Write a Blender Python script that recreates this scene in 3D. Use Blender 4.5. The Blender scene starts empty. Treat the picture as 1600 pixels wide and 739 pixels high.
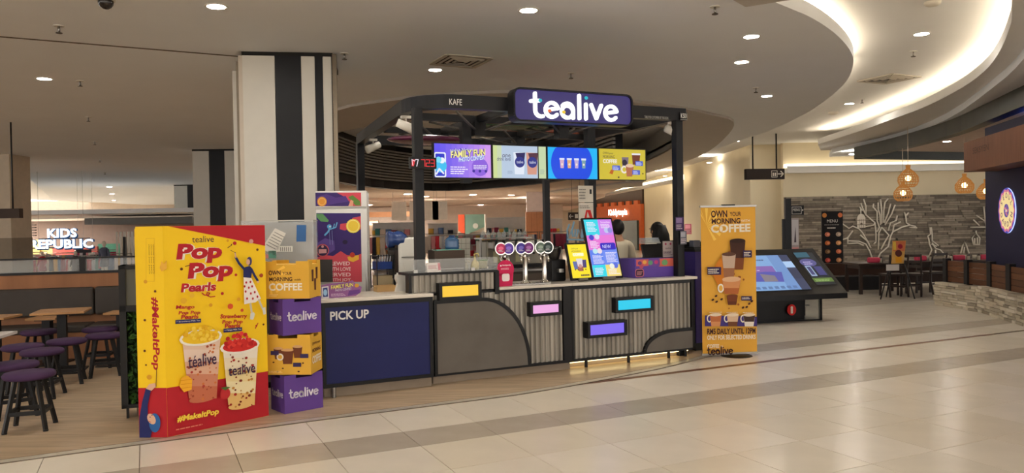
import bpy, bmesh, math, random
from mathutils import Vector, Matrix
random.seed(7)
SC = bpy.context.scene
COL = SC.collection
pi = math.pi
# ---------------------------------------------------------------- camera
FPX, EYE = 1200.0, 1.55
PITCH, ROLL = math.atan(16.5 / FPX), math.radians(1.0)
FW = Vector((0, math.cos(PITCH), -math.sin(PITCH)))
UP0 = Vector((0, math.sin(PITCH), math.cos(PITCH)))
RT = math.cos(ROLL) * Vector((1, 0, 0)) - math.sin(ROLL) * UP0
UP = math.sin(ROLL) * Vector((1, 0, 0)) + math.cos(ROLL) * UP0
cam = bpy.data.cameras.new('camera')
cam.sensor_width = 36
cam.lens = 36 * FPX / 1600
cam.clip_end = 400
camo = bpy.data.objects.new('camera', cam)
COL.objects.link(camo)
camo.matrix_world = Matrix(((RT.x, UP.x, -FW.x, 0), (RT.y, UP.y, -FW.y, 0), (RT.z, UP.z, -FW.z, EYE), (0, 0, 0, 1)))
SC.camera = camo
# ---------------------------------------------------------------- light, exposure
SC.view_settings.view_transform = 'Standard'
SC.view_settings.look = 'None'
SC.view_settings.gamma = 1
SC.view_settings.use_curve_mapping = False
SC.view_settings.exposure = 0.0
SC.cycles.use_denoising = True
SC.cycles.max_bounces = 8
SC.cycles.diffuse_bounces = 5
SC.cycles.glossy_bounces = 4
SC.cycles.transmission_bounces = 6
SC.cycles.transparent_max_bounces = 8
SC.cycles.caustics_reflective = False
SC.cycles.caustics_refractive = False
SC.cycles.sample_clamp_indirect = 4
W = bpy.data.worlds.new('mall_ambient')
SC.world = W
W.use_nodes = True
W.node_tree.nodes['Background'].inputs[0].default_value = (1.0, 0.965, 0.92, 1)
WORLD = 3.0
W.node_tree.nodes['Background'].inputs[1].default_value = WORLD
WARM = (1.0, 0.84, 0.66)
DOWN = 285.0       # ceiling downlight lens strength
COVE = 42.0         # cove strip strength

# ---------------------------------------------------------------- points of the photographed place
def lin(c):
    c = c / 255
    return c / 12.92 if c <= .04045 else ((c + .055) / 1.055) ** 2.4
def ray(x, y): return FW + (x - 800) / FPX * RT - (y - 369.5) / FPX * UP
def pg(x, y, z=0.0):
    d = ray(x, y)
    return Vector((0, 0, EYE)) + d * ((z - EYE) / d.z)
def pd(x, y, Y):
    d = ray(x, y)
    return Vector((0, 0, EYE)) + d * (Y / d.y)
def proj(p):
    v = Vector(p) - Vector((0, 0, EYE))
    w = v.dot(FW)
    return 800 + FPX * v.dot(RT) / w, 369.5 - FPX * v.dot(UP) / w
def solve(f, lo, hi):
    s = f(hi) > f(lo)
    for _ in range(50):
        m = (lo + hi) / 2
        if (f(m) > 0) == s: hi = m
        else: lo = m
    return m
# ---------------------------------------------------------------- materials
MATS = {}
def mat(rgb, rough=.55, metal=0.0, emit=0.0, var=.05, scale=6.0, bump=0.0, alpha=1.0, coat=0.0, trans=0.0, name=None, aniso=None):
    key = (tuple(rgb), rough, metal, emit, var, scale, bump, alpha, coat, trans, aniso)
    if key in MATS: return MATS[key]
    m = bpy.data.materials.new(name or 'material_%02x%02x%02x' % tuple(int(v) for v in rgb))
    m.use_nodes = True
    nt = m.node_tree
    b = nt.nodes['Principled BSDF']
    c = (lin(rgb[0]), lin(rgb[1]), lin(rgb[2]), 1)
    b.inputs['Base Color'].default_value = c
    b.inputs['Roughness'].default_value = rough
    b.inputs['Metallic'].default_value = metal
    if rough >= .3 and metal < .5: b.inputs['Specular IOR Level'].default_value = .2
    b.inputs['Coat Weight'].default_value = coat
    b.inputs['Transmission Weight'].default_value = trans
    b.inputs['Alpha'].default_value = alpha
    if emit:
        b.inputs['Emission Color'].default_value = c
        b.inputs['Emission Strength'].default_value = emit
        b.inputs['Base Color'].default_value = (0.02, .02, .02, 1)
        m.cycles.emission_sampling = 'AUTO'
    elif var or bump:
        tc = nt.nodes.new('ShaderNodeTexCoord')
        mp = nt.nodes.new('ShaderNodeMapping')
        if aniso: mp.inputs['Scale'].default_value = aniso
        nt.links.new(tc.outputs['Object'], mp.inputs[0])
        n = nt.nodes.new('ShaderNodeTexNoise')
        n.inputs['Scale'].default_value = scale
        n.inputs['Detail'].default_value = 5
        nt.links.new(mp.outputs[0], n.inputs['Vector'])
        if var:
            r = nt.nodes.new('ShaderNodeMapRange')
            r.inputs[1].default_value = .3; r.inputs[2].default_value = .7
            r.inputs[3].default_value = 1 - var; r.inputs[4].default_value = 1 + var
            nt.links.new(n.outputs[0], r.inputs[0])
            h = nt.nodes.new('ShaderNodeVectorMath'); h.operation = 'SCALE'
            h.inputs[0].default_value = c[:3]
            nt.links.new(r.outputs[0], h.inputs['Scale'])
            nt.links.new(h.outputs[0], b.inputs['Base Color'])
        if bump:
            bp = nt.nodes.new('ShaderNodeBump')
            bp.inputs['Strength'].default_value = bump
            bp.inputs['Distance'].default_value = .01
            nt.links.new(n.outputs[0], bp.inputs['Height'])
            nt.links.new(bp.outputs[0], b.inputs['Normal'])
    MATS[key] = m
    return m
def ink(*rgb): return mat(rgb, .5, var=0)                 # flat print
def glow(rgb, e=1.0): return mat(rgb, .5, emit=e, var=0)  # screens, lamps
BLACK = mat((22, 21, 22), .38, var=.1)
CHROME = mat((205, 200, 192), .18, 1.0, var=.02)
STEEL = mat((150, 146, 140), .32, 1.0, var=.05)
WHITE = mat((225, 221, 212), .5, var=.03)
GLASS = mat((235, 240, 240), .05, alpha=.16, var=0, name='clear_glass')

# ---------------------------------------------------------------- mesh builder
class MB:
    def __init__(s): s.v = []; s.f = []; s.m = []; s.mats = []; s.sm = []
    def mi(s, m):
        if m not in s.mats: s.mats.append(m)
        return s.mats.index(m)
    def add(s, vs, fs, m, smooth=False):
        o = len(s.v); k = s.mi(m)
        s.v += [tuple(v) for v in vs]
        for f in fs:
            s.f.append(tuple(i + o for i in f)); s.m.append(k); s.sm.append(smooth)
        return s
    def box(s, c, d, m, rz=0.0, bev=0.0, rx=0.0):
        x, y, z = d[0] / 2, d[1] / 2, d[2] / 2
        R = Matrix.Rotation(rz, 3, 'Z') @ Matrix.Rotation(rx, 3, 'X')
        c = Vector(c)
        if bev and min(x, y, z) > bev:
            bm = bmesh.new(); bmesh.ops.create_cube(bm, size=1)
            for v in bm.verts: v.co = Vector((v.co.x * d[0], v.co.y * d[1], v.co.z * d[2]))
            bmesh.ops.bevel(bm, geom=bm.edges[:], offset=bev, segments=2, affect='EDGES', profile=.5)
            vs = [c + R @ v.co for v in bm.verts]
            fs = [[v.index for v in f.verts] for f in bm.faces]
            bm.free()
            return s.add(vs, fs, m)
        vs = [c + R @ Vector((a * x, b * y, e * z)) for a in (-1, 1) for b in (-1, 1) for e in (-1, 1)]
        return s.add(vs, [(0, 1, 3, 2), (4, 6, 7, 5), (0, 4, 5, 1), (2, 3, 7, 6), (0, 2, 6, 4), (1, 5, 7, 3)], m)
    def bx(s, x0, x1, y0, y1, z0, z1, m, bev=0.0):
        return s.box(((x0 + x1) / 2, (y0 + y1) / 2, (z0 + z1) / 2), (x1 - x0, y1 - y0, z1 - z0), m, bev=bev)
    def bar(s, a, b, w, h, m, upv=(0, 0, 1)):
        a, b = Vector(a), Vector(b); t = (b - a).normalized(); u = Vector(upv)
        if abs(t.dot(u)) > .98: u = Vector((0, 1, 0))
        r = t.cross(u).normalized(); u = r.cross(t)
        vs = [p + r * (i * w / 2) + u * (j * h / 2) for p in (a, b) for i, j in ((-1, -1), (1, -1), (1, 1), (-1, 1))]
        return s.add(vs, [(3, 2, 1, 0), (4, 5, 6, 7), (0, 1, 5, 4), (1, 2, 6, 5), (2, 3, 7, 6), (3, 0, 4, 7)], m)
    def tube(s, pts, r, m, n=8, cap=True):
        pts = [Vector(p) for p in pts]; N = len(pts)
        rs = r if isinstance(r, (list, tuple)) else [r] * N
        vs = []; ref = None
        for i, p in enumerate(pts):
            t = (pts[min(i + 1, N - 1)] - pts[max(i - 1, 0)]).normalized()
            if ref is None or abs(t.dot(ref)) > .95:
                ref = Vector((0, 0, 1)) if abs(t.z) < .9 else Vector((1, 0, 0))
            a = t.cross(ref).normalized(); b = a.cross(t); ref = b
            vs += [p + (a * math.cos(2 * pi * k / n) + b * math.sin(2 * pi * k / n)) * rs[i] for k in range(n)]
        fs = [(i * n + k, i * n + (k + 1) % n, (i + 1) * n + (k + 1) % n, (i + 1) * n + k) for i in range(N - 1) for k in range(n)]
        if cap: fs += [tuple(range(n - 1, -1, -1)), tuple((N - 1) * n + k for k in range(n))]
        return s.add(vs, fs, m, True)
    def cyl(s, c, r, z0, z1, m, n=16, r2=None):
        return s.lathe([(r, z0), (r if r2 is None else r2, z1)], m, n, c, True)
    def lathe(s, prof, m, n=20, c=(0, 0, 0), cap=False, smooth=True):
        c = Vector(c); vs = []; N = len(prof)
        for r, z in prof: vs += [c + Vector((r * math.cos(2 * pi * k / n), r * math.sin(2 * pi * k / n), z)) for k in range(n)]
        fs = [(i * n + k, i * n + (k + 1) % n, (i + 1) * n + (k + 1) % n, (i + 1) * n + k) for i in range(N - 1) for k in range(n)]
        s.add(vs, fs, m, smooth)
        if cap:
            s.add(vs[:n], [tuple(range(n - 1, -1, -1))], m); s.add(vs[-n:], [tuple(range(n))], m)
        return s
    def prism(s, poly, z0, z1, m, M=None):
        """poly in x,y extruded in z, optional 4x4 matrix"""
        n = len(poly)
        ar = sum(poly[i][0] * poly[(i + 1) % n][1] - poly[(i + 1) % n][0] * poly[i][1] for i in range(n))
        if ar < 0: poly = poly[::-1]
        vs = [Vector((p[0], p[1], z0)) for p in poly] + [Vector((p[0], p[1], z1)) for p in poly]
        if M: vs = [M @ v for v in vs]
        fs = [tuple(range(n - 1, -1, -1)), tuple(range(n, 2 * n))] + [(i, (i + 1) % n, n + (i + 1) % n, n + i) for i in range(n)]
        return s.add(vs, fs, m)
    def ball(s, c, r, m, n=12, k=8, sc=(1, 1, 1)):
        c = Vector(c); vs = []; fs = []
        for i in range(k + 1):
            a = pi * i / k
            for j in range(n):
                b = 2 * pi * j / n
                vs.append(c + Vector((r * sc[0] * math.sin(a) * math.cos(b), r * sc[1] * math.sin(a) * math.sin(b), r * sc[2] * math.cos(a))))
        for i in range(k):
            for j in range(n): fs.append((i * n + j, (i + 1) * n + j, (i + 1) * n + (j + 1) % n, i * n + (j + 1) % n))
        return s.add(vs, fs, m, True)
    def data(s, name):
        me = bpy.data.meshes.new(name)
        me.from_pydata(s.v, [], s.f)
        for m in s.mats: me.materials.append(m)
        me.polygons.foreach_set('material_index', s.m)
        me.polygons.foreach_set('use_smooth', s.sm)
        me.update()
        return me
    def build(s, name, parent=None, **props):
        o = bpy.data.objects.new(name, s.data(name)); COL.objects.link(o)
        if parent: o.parent = parent
        for k, v in props.items(): o[k] = v
        return o
def thing(name, label, cat, loc=(0, 0, 0), rz=0.0, group=None):
    o = bpy.data.objects.new(name, None); COL.objects.link(o)
    o.empty_display_size = .1
    o.location = loc; o.rotation_euler = (0, 0, rz); o['label'] = label; o['category'] = cat
    if group: o['group'] = group
    return o
def tag(o, label, cat, group=None):
    o['label'] = label; o['category'] = cat
    if group: o['group'] = group
    return o
def struct(mb, name, parent=None):
    o = mb.build(name, parent)
    if not parent: o['kind'] = 'structure'
    return o
def part(me, name, parent, loc=(0, 0, 0), rz=0.0):
    o = bpy.data.objects.new(name, me); COL.objects.link(o); o.parent = parent
    o.location = loc; o.rotation_euler = (0, 0, rz)
    return o
def dup(src, loc, rz=None, label=None, scale=None):
    def cp(o, par):
        c = o.copy(); COL.objects.link(c); c.parent = par
        for ch in list(o.children): cp(ch, c)
        return c
    r = cp(src, src.parent); r.location = loc
    if rz is not None: r.rotation_euler = (0, 0, rz)
    if scale: r.scale = scale
    if label: r['label'] = label
    return r
# ---------------------------------------------------------------- lettering and print
_TX = {}
def text_geo(t, bold=0.0, shear=0.0, space=1.0):
    k = (t, bold, shear, space)
    if k not in _TX:
        cu = bpy.data.curves.new('t', 'FONT')
        cu.body = t; cu.size = 1; cu.offset = bold; cu.shear = shear; cu.space_character = space; cu.resolution_u = 3
        o = bpy.data.objects.new('t', cu); COL.objects.link(o)
        dg = bpy.context.evaluated_depsgraph_get(); dg.update()
        me = o.evaluated_get(dg).to_mesh()
        vs = [(v.co.x, v.co.y) for v in me.vertices]; fs = [tuple(p.vertices) for p in me.polygons]
        o.evaluated_get(dg).to_mesh_clear()
        bpy.data.objects.remove(o); bpy.data.curves.remove(cu)
        if vs:
            x0 = min(v[0] for v in vs); y0 = min(v[1] for v in vs)
            w = max(v[0] for v in vs) - x0; h = max(v[1] for v in vs) - y0
            vs = [((v[0] - x0), (v[1] - y0)) for v in vs]
        else: w = h = 1
        _TX[k] = (vs, fs, w, h)
    return _TX[k]
class Print:
    """flat print on a surface: origin at lower left, right and up vectors, metres"""
    def __init__(s, o, r, u, dz=.0006, lift=.001):
        s.o, s.r, s.u = Vector(o), Vector(r).normalized(), Vector(u).normalized()
        s.n = s.r.cross(s.u).normalized(); s.dz = dz; s.z = lift; s.mb = MB()
    def P(s, x, y, z=None): return s.o + s.r * x + s.u * y + s.n * (s.z if z is None else z)
    def poly(s, pts, m):
        n = len(pts)
        ar = sum(pts[i][0] * pts[(i + 1) % n][1] - pts[(i + 1) % n][0] * pts[i][1] for i in range(n))
        if ar < 0: pts = pts[::-1]
        s.mb.add([s.P(*p) for p in pts], [tuple(range(n))], m); s.z += s.dz
        return s
    def rect(s, x0, y0, x1, y1, m): return s.poly([(x0, y0), (x1, y0), (x1, y1), (x0, y1)], m)
    def rrect(s, x0, y0, x1, y1, r, m):
        p = []
        for cx, cy, a in ((x1 - r, y1 - r, 0), (x0 + r, y1 - r, 90), (x0 + r, y0 + r, 180), (x1 - r, y0 + r, 270)):
            p += [(cx + r * math.cos(math.radians(a + k * 22.5)), cy + r * math.sin(math.radians(a + k * 22.5))) for k in range(5)]
        return s.poly(p, m)
    def disc(s, x, y, r, m, ry=None, n=20, a=0.0):
        ry = ry or r; c, d = math.cos(a), math.sin(a)
        return s.poly([(x + r * math.cos(t) * c - ry * math.sin(t) * d, y + r * math.cos(t) * d + ry * math.sin(t) * c) for t in [2 * pi * k / n for k in range(n)]], m)
    def stroke(s, pts, w, m, cap=True):
        for (x0, y0), (x1, y1) in zip(pts, pts[1:]):
            L = math.hypot(x1 - x0, y1 - y0) or 1; a, b = -(y1 - y0) / L * w / 2, (x1 - x0) / L * w / 2
            vs = [(x0 + a, y0 + b), (x0 - a, y0 - b), (x1 - a, y1 - b), (x1 + a, y1 + b)]
            s.mb.add([s.P(*p) for p in vs], [(0, 1, 2, 3)], m)
        if cap:
            for x, y in pts:
                s.mb.add([s.P(x + w / 2 * math.cos(2 * pi * k / 10), y + w / 2 * math.sin(2 * pi * k / 10)) for k in range(10)], [tuple(range(10))], m)
        s.z += s.dz
        return s
    def text(s, t, x, y, h, m, bold=0.0, w=None, al='l', rot=0.0, shear=0.0, out=None, ow=.0):
        """h = full height of the lettering, w = forced width"""
        if out:
            z = s.z
            s.text(t, x, y, h, out, bold + ow, w, al, rot, shear)
        vs, fs, tw, th = text_geo(t, bold, shear)
        ky = h / th; kx = (w / tw) if w else ky
        ox = {'l': 0, 'c': -tw * kx / 2, 'r': -tw * kx}[al]
        c, d = math.cos(rot), math.sin(rot)
        q = [(vx * kx + ox, vy * ky) for vx, vy in vs]
        s.mb.add([s.P(x + a * c - b * d, y + a * d + b * c) for a, b in q], fs, m); s.z += s.dz
        return s
    def lines(s, x0, y0, x1, y1, n, m, fill=.45):
        """rows of small unreadable print"""
        rnd = random.Random(int(abs(x0 * 7919 + y0 * 104729) * 1000))
        dy = (y1 - y0) / n
        for i in range(n):
            x = x0; e = x1 - (x1 - x0) * rnd.random() * .3
            while x < e:
                L = min(e, x + (x1 - x0) * rnd.uniform(.08, .2)); yy = y0 + i * dy
                s.mb.add([s.P(x, yy), s.P(L, yy), s.P(L, yy + dy * fill), s.P(x, yy + dy * fill)], [(0, 1, 2, 3)], m)
                x = L + (x1 - x0) * .025
        s.z += s.dz
        return s
    def logo(s, x, y, h, m, wt=.15, leaf=None):
        for st in LOGO:
            s.stroke([(x + a * h, y + b * h) for a, b in st], wt * h, m); s.z -= s.dz
        s.z += s.dz
        for k, (a, b) in enumerate(DOTS):
            s.disc(x + a * h, y + b * h, wt * h * .55, (leaf or (m,) * 4)[k])
        return s
    def build(s, name, parent=None, **p): return s.mb.build(name, parent, **p)
def arc(cx, cy, rx, ry, a0, a1, n=10): return [(cx + rx * math.cos(math.radians(a0 + (a1 - a0) * k / n)), cy + ry * math.sin(math.radians(a0 + (a1 - a0) * k / n))) for k in range(n + 1)]
# rounded word shape of the tea bar, in units of the t's height (letters 0.72 high)
_e = lambda x: [(x - .27, .33)] + [(x + .25, .40)] + arc(x, .35, .26, .29, 10, 325, 14)
LOGO_L = [
    [[(.18, .98), (.18, .30)] + arc(.40, .30, .22, .24, 180, 290, 6), [(.02, .66), (.36, .70)]],
    [[(.60, .34), (1.06, .42)] + arc(.83, .35, .25, .29, 15, 320, 14)],
    [arc(1.45, .31, .23, .25, 0, 360, 16), arc(1.44, .38, .24, .27, 140, 0, 8) + [(1.68, .06)]],
    [[(1.93, 1.0), (1.93, .06)]],
    [[(2.2, .66), (2.2, .06)]],
    [[(2.42, .65), (2.63, .09), (2.84, .65)]],
    [[(3.02, .34), (3.48, .42)] + arc(3.25, .35, .25, .29, 15, 320, 14)]]
LOGO = [st for L in LOGO_L for st in L]
DOTS = [(2.2, .90)]
LOGO_W = 3.55
# ================================================================ SETTING
TH = math.radians(25.5)
UX, UY = math.cos(TH), math.sin(TH)
def G(u, v, z=0.0): return Vector((UX * u - UY * v, UY * u + UX * v, z))      # floor grid axes
TILE = [mat(c, .24, var=.035, scale=3) for c in ((226, 216, 200), (222, 212, 196), (229, 219, 204), (223, 212, 194))]
TILED = [mat(c, .24, var=.05, scale=4) for c in ((184, 172, 156), (179, 167, 151), (182, 170, 155))]
BROWN = mat((112, 72, 50), .3, var=.1)
GROUT = mat((104, 92, 78), .8)
PAINT = mat((242, 244, 246), .8, var=.012, scale=1.5)
PAINTW = mat((232, 230, 226), .8, var=.012, scale=1.5)
BEIGE = mat((222, 208, 178), .75, var=.02, scale=2)
TAUPE = mat((186, 178, 169), .75, var=.02, scale=2)
DARKST = mat((62, 64, 62), .45, .3, var=.12, scale=2)
WOODP = mat((151, 104, 72), .5, var=.14, scale=5, aniso=(1, 1, .12))
LED = glow((255, 237, 208), COVE)
LENS = glow((255, 248, 237), DOWN)
LENS2 = glow((255, 248, 238), DOWN * 4)

# -- floors
STRIP = [(-14, -.35), (-8, 2.8), (-5, 4.42), (-3.52, 5.22), (-2.6, 5.72), (-1.66, 6.23), (-.59, 6.76), (-.03, 7.04), (.4, 7.32), (.96, 7.74), (1.52, 8.2),
         (2.0, 8.66), (2.42, 9.1), (2.68, 9.6), (2.78, 10.3), (2.72, 11.4), (2.5, 12.6), (2.1, 14)]
floor = struct(MB().prism([(-40, -12), (26, -12), (26, 75), (-40, 75)], -.2, -.007, GROUT), 'floor')
def inside(p, poly):
    r = False; n = len(poly)
    for i in range(n):
        (x0, y0), (x1, y1) = poly[i], poly[(i + 1) % n]
        if (y0 > p[1]) != (y1 > p[1]) and p[0] < (x1 - x0) * (p[1] - y0) / (y1 - y0) + x0: r = not r
    return r
WOODPOLY = STRIP + [(2.1, 30), (-30, 30), (-30, -.35)]
ROWS = [(5.19 - .594 * k, 5.19 - .594 * (k - 1), 0) for k in range(5, 0, -1)] + [(5.19, 5.62, 1), (5.62, 6.42, 0), (6.42, 6.5, 2), (6.5, 6.98, 0), (6.98, 7.41, 1),
        (7.41, 8.0, 0), (8.0, 8.59, 0), (8.59, 9.18, 0), (9.18, 9.77, 0)]
tile_me = {}
ntile = 0
for v0, v1, kind in ROWS:
    for k in range(-6, 26):
        u0 = -.07 + .6 * k
        c = [G(u0, v0), G(u0 + .6, v0), G(u0 + .6, v1), G(u0, v1)]
        ce = (c[0] + c[2]) / 2
        px, py = proj(ce) if ce.y > 2 else (9999, 0)
        if not (-160 < px < 2300 and 380 < py < 900): continue
        if all(inside(q, WOODPOLY) for q in c): continue
        if kind == 2 and px > 1545: continue
        var = random.randrange(4)
        key = (round(v1 - v0, 3), kind, var if kind == 0 else var % 3)
        if key not in tile_me:
            g = .0025
            tile_me[key] = MB().bx(g, .6 - g, (g if kind != 2 else 0), v1 - v0 - (g if kind != 2 else 0), -.008, 0, TILE[var] if kind == 0 else (TILED[var % 3] if kind == 1 else BROWN)).data('tile')
        part(tile_me[key], 'tile', floor, G(u0, v0), TH); ntile += 1
def tile_material(name):
    m = mat((196, 183, 163), .22, var=0, coat=.2, name=name)
    nt = m.node_tree; b = nt.nodes['Principled BSDF']
    tc = nt.nodes.new('ShaderNodeTexCoord'); mp = nt.nodes.new('ShaderNodeMapping')
    mp.inputs['Rotation'].default_value = (0, 0, -TH)
    br = nt.nodes.new('ShaderNodeTexBrick'); br.offset = 0
    br.inputs['Scale'].default_value = 1; br.inputs['Brick Width'].default_value = .6; br.inputs['Row Height'].default_value = .6
    br.inputs['Mortar Size'].default_value = .004
    for i, c in enumerate(((224, 213, 197), (219, 208, 191), (150, 136, 118))): br.inputs[i + 1].default_value = (lin(c[0]), lin(c[1]), lin(c[2]), 1)
    nt.links.new(tc.outputs['Object'], mp.inputs[0]); nt.links.new(mp.outputs[0], br.inputs[0]); nt.links.new(br.outputs[0], b.inputs[0])
    return m
FARTILE = tile_material('far_floor_tiles')
mb = MB()
def gpoly(u0, u1, v0, v1): return [tuple(G(u0, v0))[:2], tuple(G(u1, v0))[:2], tuple(G(u1, v1))[:2], tuple(G(u0, v1))[:2]]
mb.prism(gpoly(-40, 60, 9.77, 80), -.05, -.0015, FARTILE)
mb.prism(gpoly(-20, 40, -25, 5.19 - .594 * 5), -.05, -.0015, FARTILE)
struct(mb, 'floor.001')
wm = mat((184, 161, 133), .34, var=.2, scale=1.6, aniso=(1.0, 9, 1), coat=.1, name='wood_look_floor')
for n in wm.node_tree.nodes:
    if n.type == 'MAPPING': n.inputs['Rotation'].default_value = (0, 0, -TH)
    if n.type == 'TEX_NOISE': n.inputs['Distortion'].default_value = 1.2
struct(MB().prism(WOODPOLY, -.0065, .004, wm), 'floor.002')
def offset(c, d):
    o = []
    for i, p in enumerate(c):
        a = Vector(c[max(i - 1, 0)]); b = Vector(c[min(i + 1, len(c) - 1)])
        t = (b - a).normalized(); o.append((p[0] + t.y * d, p[1] - t.x * d))
    return o
S1, S2 = offset(STRIP, -.035), offset(STRIP, .05)
struct(MB().prism(S1 + S2[::-1], .0, .0055, mat((206, 198, 182), .3, .35, var=.06)), 'trim_1')
struct(MB().prism(offset(STRIP, .05) + offset(STRIP, .06)[::-1], 0, .006, GROUT).prism(offset(STRIP, -.043) + offset(STRIP, -.035)[::-1], 0, .0058, GROUT), 'trim_2')

# -- ceilings
def slab(name, outer, holes, z0, z1, m, mside=None):
    """horizontal slab with holes"""
    bm = bmesh.new(); loops = []
    for poly in [outer] + holes:
        vs = [bm.verts.new((p[0], p[1], z0)) for p in poly]
        es = [bm.edges.new((vs[i], vs[(i + 1) % len(vs)])) for i in range(len(vs))]
        loops.append(es)
    bmesh.ops.triangle_fill(bm, edges=[e for l in loops for e in l], use_beauty=True)
    bmesh.ops.recalc_face_normals(bm, faces=bm.faces[:])
    r = bmesh.ops.extrude_face_region(bm, geom=bm.faces[:])
    for v in [g for g in r['geom'] if isinstance(g, bmesh.types.BMVert)]: v.co.z = z1
    bmesh.ops.recalc_face_normals(bm, faces=bm.faces[:])
    me = bpy.data.meshes.new(name); bm.to_mesh(me); bm.free(); me.materials.append(m)
    o = bpy.data.objects.new(name, me); COL.objects.link(o); o['kind'] = 'structure'
    return o
def pz(pts, z): return [tuple(pg(x, y, z))[:2] for x, y in pts]
def smooth(c, n=4):
    o = []
    for i in range(len(c) - 1):
        p0, p1, p2, p3 = [Vector(c[min(max(j, 0), len(c) - 1)]) for j in (i - 1, i, i + 1, i + 2)]
        for k in range(n):
            t = k / n
            o.append(tuple(.5 * ((2 * p1) + (p2 - p0) * t + (2 * p0 - 5 * p1 + 4 * p2 - p3) * t * t + (3 * p1 - p0 - 3 * p2 + p3) * t ** 3)))
    return o + [tuple(c[-1])]
ZC = 3.75
disc = smooth([(-14, 2.0), (-5, 3.2), (-1.5, 4.6), (1.0, 6.1)] + pz([(1217, 6), (1272, 30), (1310, 57), (1330, 82), (1333, 102), (1321, 129), (1287, 159), (1250, 182), (1205, 203), (1150, 222), (1085, 245)], ZC)) + [(5.6, 30), (5.6, 62)]
leftedge = pz([(82, 312), (50, 283), (0, 240)], ZC) + [(-15, 14)]
hole = smooth(pz([(500, 222), (527, 208), (571, 198), (640, 186), (720, 176), (800, 171), (900, 174), (980, 186), (1040, 201), (1061, 215), (1056, 228), (1013, 251)], ZC), 3) + [(4.2, 33.5), (-7.4, 33.5), (-7.6, 24)]
slab('ceiling', disc + [(leftedge[0][0], 62)] + leftedge, [hole], ZC, 3.9, PAINT)
ring_out = smooth(pz([(470, 205), (527, 173), (589, 161), (643, 154), (708, 149), (768, 146), (830, 146), (900, 150), (989, 160), (1036, 166), (1081, 173), (1113, 180), (1146, 190), (1138, 210), (1108, 236), (1072, 252), (1013, 270), (960, 283)], 3.70), 3)
ring_in = smooth(pz([(500, 222), (527, 208), (571, 198), (640, 186), (720, 176), (800, 171), (900, 174), (980, 186), (1040, 201), (1061, 215), (1056, 228), (1013, 251), (960, 266)], 3.70), 3)
struct(MB().prism(ring_out + ring_in[::-1], 3.70, 3.749, TAUPE), 'ceiling_ring')
slab('ceiling.001', [(-34, -12), (24, -12), (24, 62), (-34, 62)], [[(-9, 11.6), (4.95, 11.6), (4.95, 34), (-9, 34)]], 4.02, 4.1, PAINTW)
slab('ceiling.002', [(-9.5, 11.2), (5.2, 11.2), (5.2, 35), (-9.5, 35)], [], 4.62, 4.7, PAINT)
struct(MB().bx(4.95, 5.05, 11.5, 34.1, 3.88, 4.63, PAINT).bx(-9.1, -9, 11.5, 34.1, 3.88, 4.63, PAINT).bx(-9, 4.95, 11.5, 11.6, 3.88, 4.63, PAINT).bx(-9, 4.95, 34, 34.1, 3.7, 4.63, PAINT), 'ceiling_upstand')  # upstand added to keep cove light from leaking into the void
struct(MB().prism(pz([(1120, -14), (1165, 11), (1260, -4), (1300, -30), (1200, -60)], 3.62), 3.62, 3.74, TAUPE), 'ceiling_corner')
# groove across the ceiling
a, b = pg(-60, 52, ZC), pg(375, 88, ZC)
struct(MB().bar((a.x, a.y, ZC + .002), (b.x, b.y, ZC + .002), .035, .016, mat((96, 84, 72), .8)), 'trim_3')
# outer stepped cove
C1p = [(1590, -70), (1581, 0), (1577, 23), (1564, 57), (1545, 87), (1515, 114), (1480, 136), (1439, 157), (1401, 172), (1348, 193), (1278, 217)]
C1 = smooth([(1.0, 1.6)] + pz([(1560, -220), (1578, -80)] + C1p[1:], ZC + .02), 3)
C2 = smooth([(2.4, 1.6)] + pz([(1615, -200), (1630, -60), (1622, 20), (1600, 78), (1553, 125), (1480, 178), (1401, 210), (1300, 233)], 3.6), 3)
C3p = [(1640, 118), (1600, 133), (1540, 162), (1480, 189), (1400, 214), (1335, 230)]
C3 = smooth([(5.2, 2.5)] + pz([(1760, -60), (1700, 60)] + C3p, 3.5), 3)
struct(MB().prism(C1 + [(C1[-1][0] + .8, C1[-1][1] + 1.8), (22, C1[-1][1] + 1.8), (22, 2)], 3.62, ZC + .02, PAINTW), 'ceiling_cove')
struct(MB().prism(C2 + [(C2[-1][0] + .5, C2[-1][1] + 1.4), (22, C2[-1][1] + 1.4), (22, 2)], 3.5, 3.62, PAINT), 'ceiling_step')
C3o = offset(C3, .22)
struct(MB().prism(C3 + C3o[::-1], 3.2, 3.5, DARKST), 'trim_4')
e = C3[-1]
struct(MB().bar((e[0] + .1, e[1] + .05, 3.34), (15.5, 22.6, 3.34), .25, .3, DARKST), 'trim_5')
struct(MB().prism(offset(C3, .2) + [(20, e[1] + 4), (20, 3)], 3.4, 3.5, mat((176, 160, 150), .8)), 'ceiling_restaurant')
def led_run(name, c, d, z):
    mb = MB(); q = offset(c, d)
    for p0, p1 in zip(q, q[1:]): mb.bar((p0[0], p0[1], z), (p1[0], p1[1], z), .04, .02, LED)
    return mb.build(name, None, kind='structure')
led_run('trim_6', C1, .16, ZC + .035)
led_run('trim_7', disc[4:], -.14, 3.915)

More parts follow.
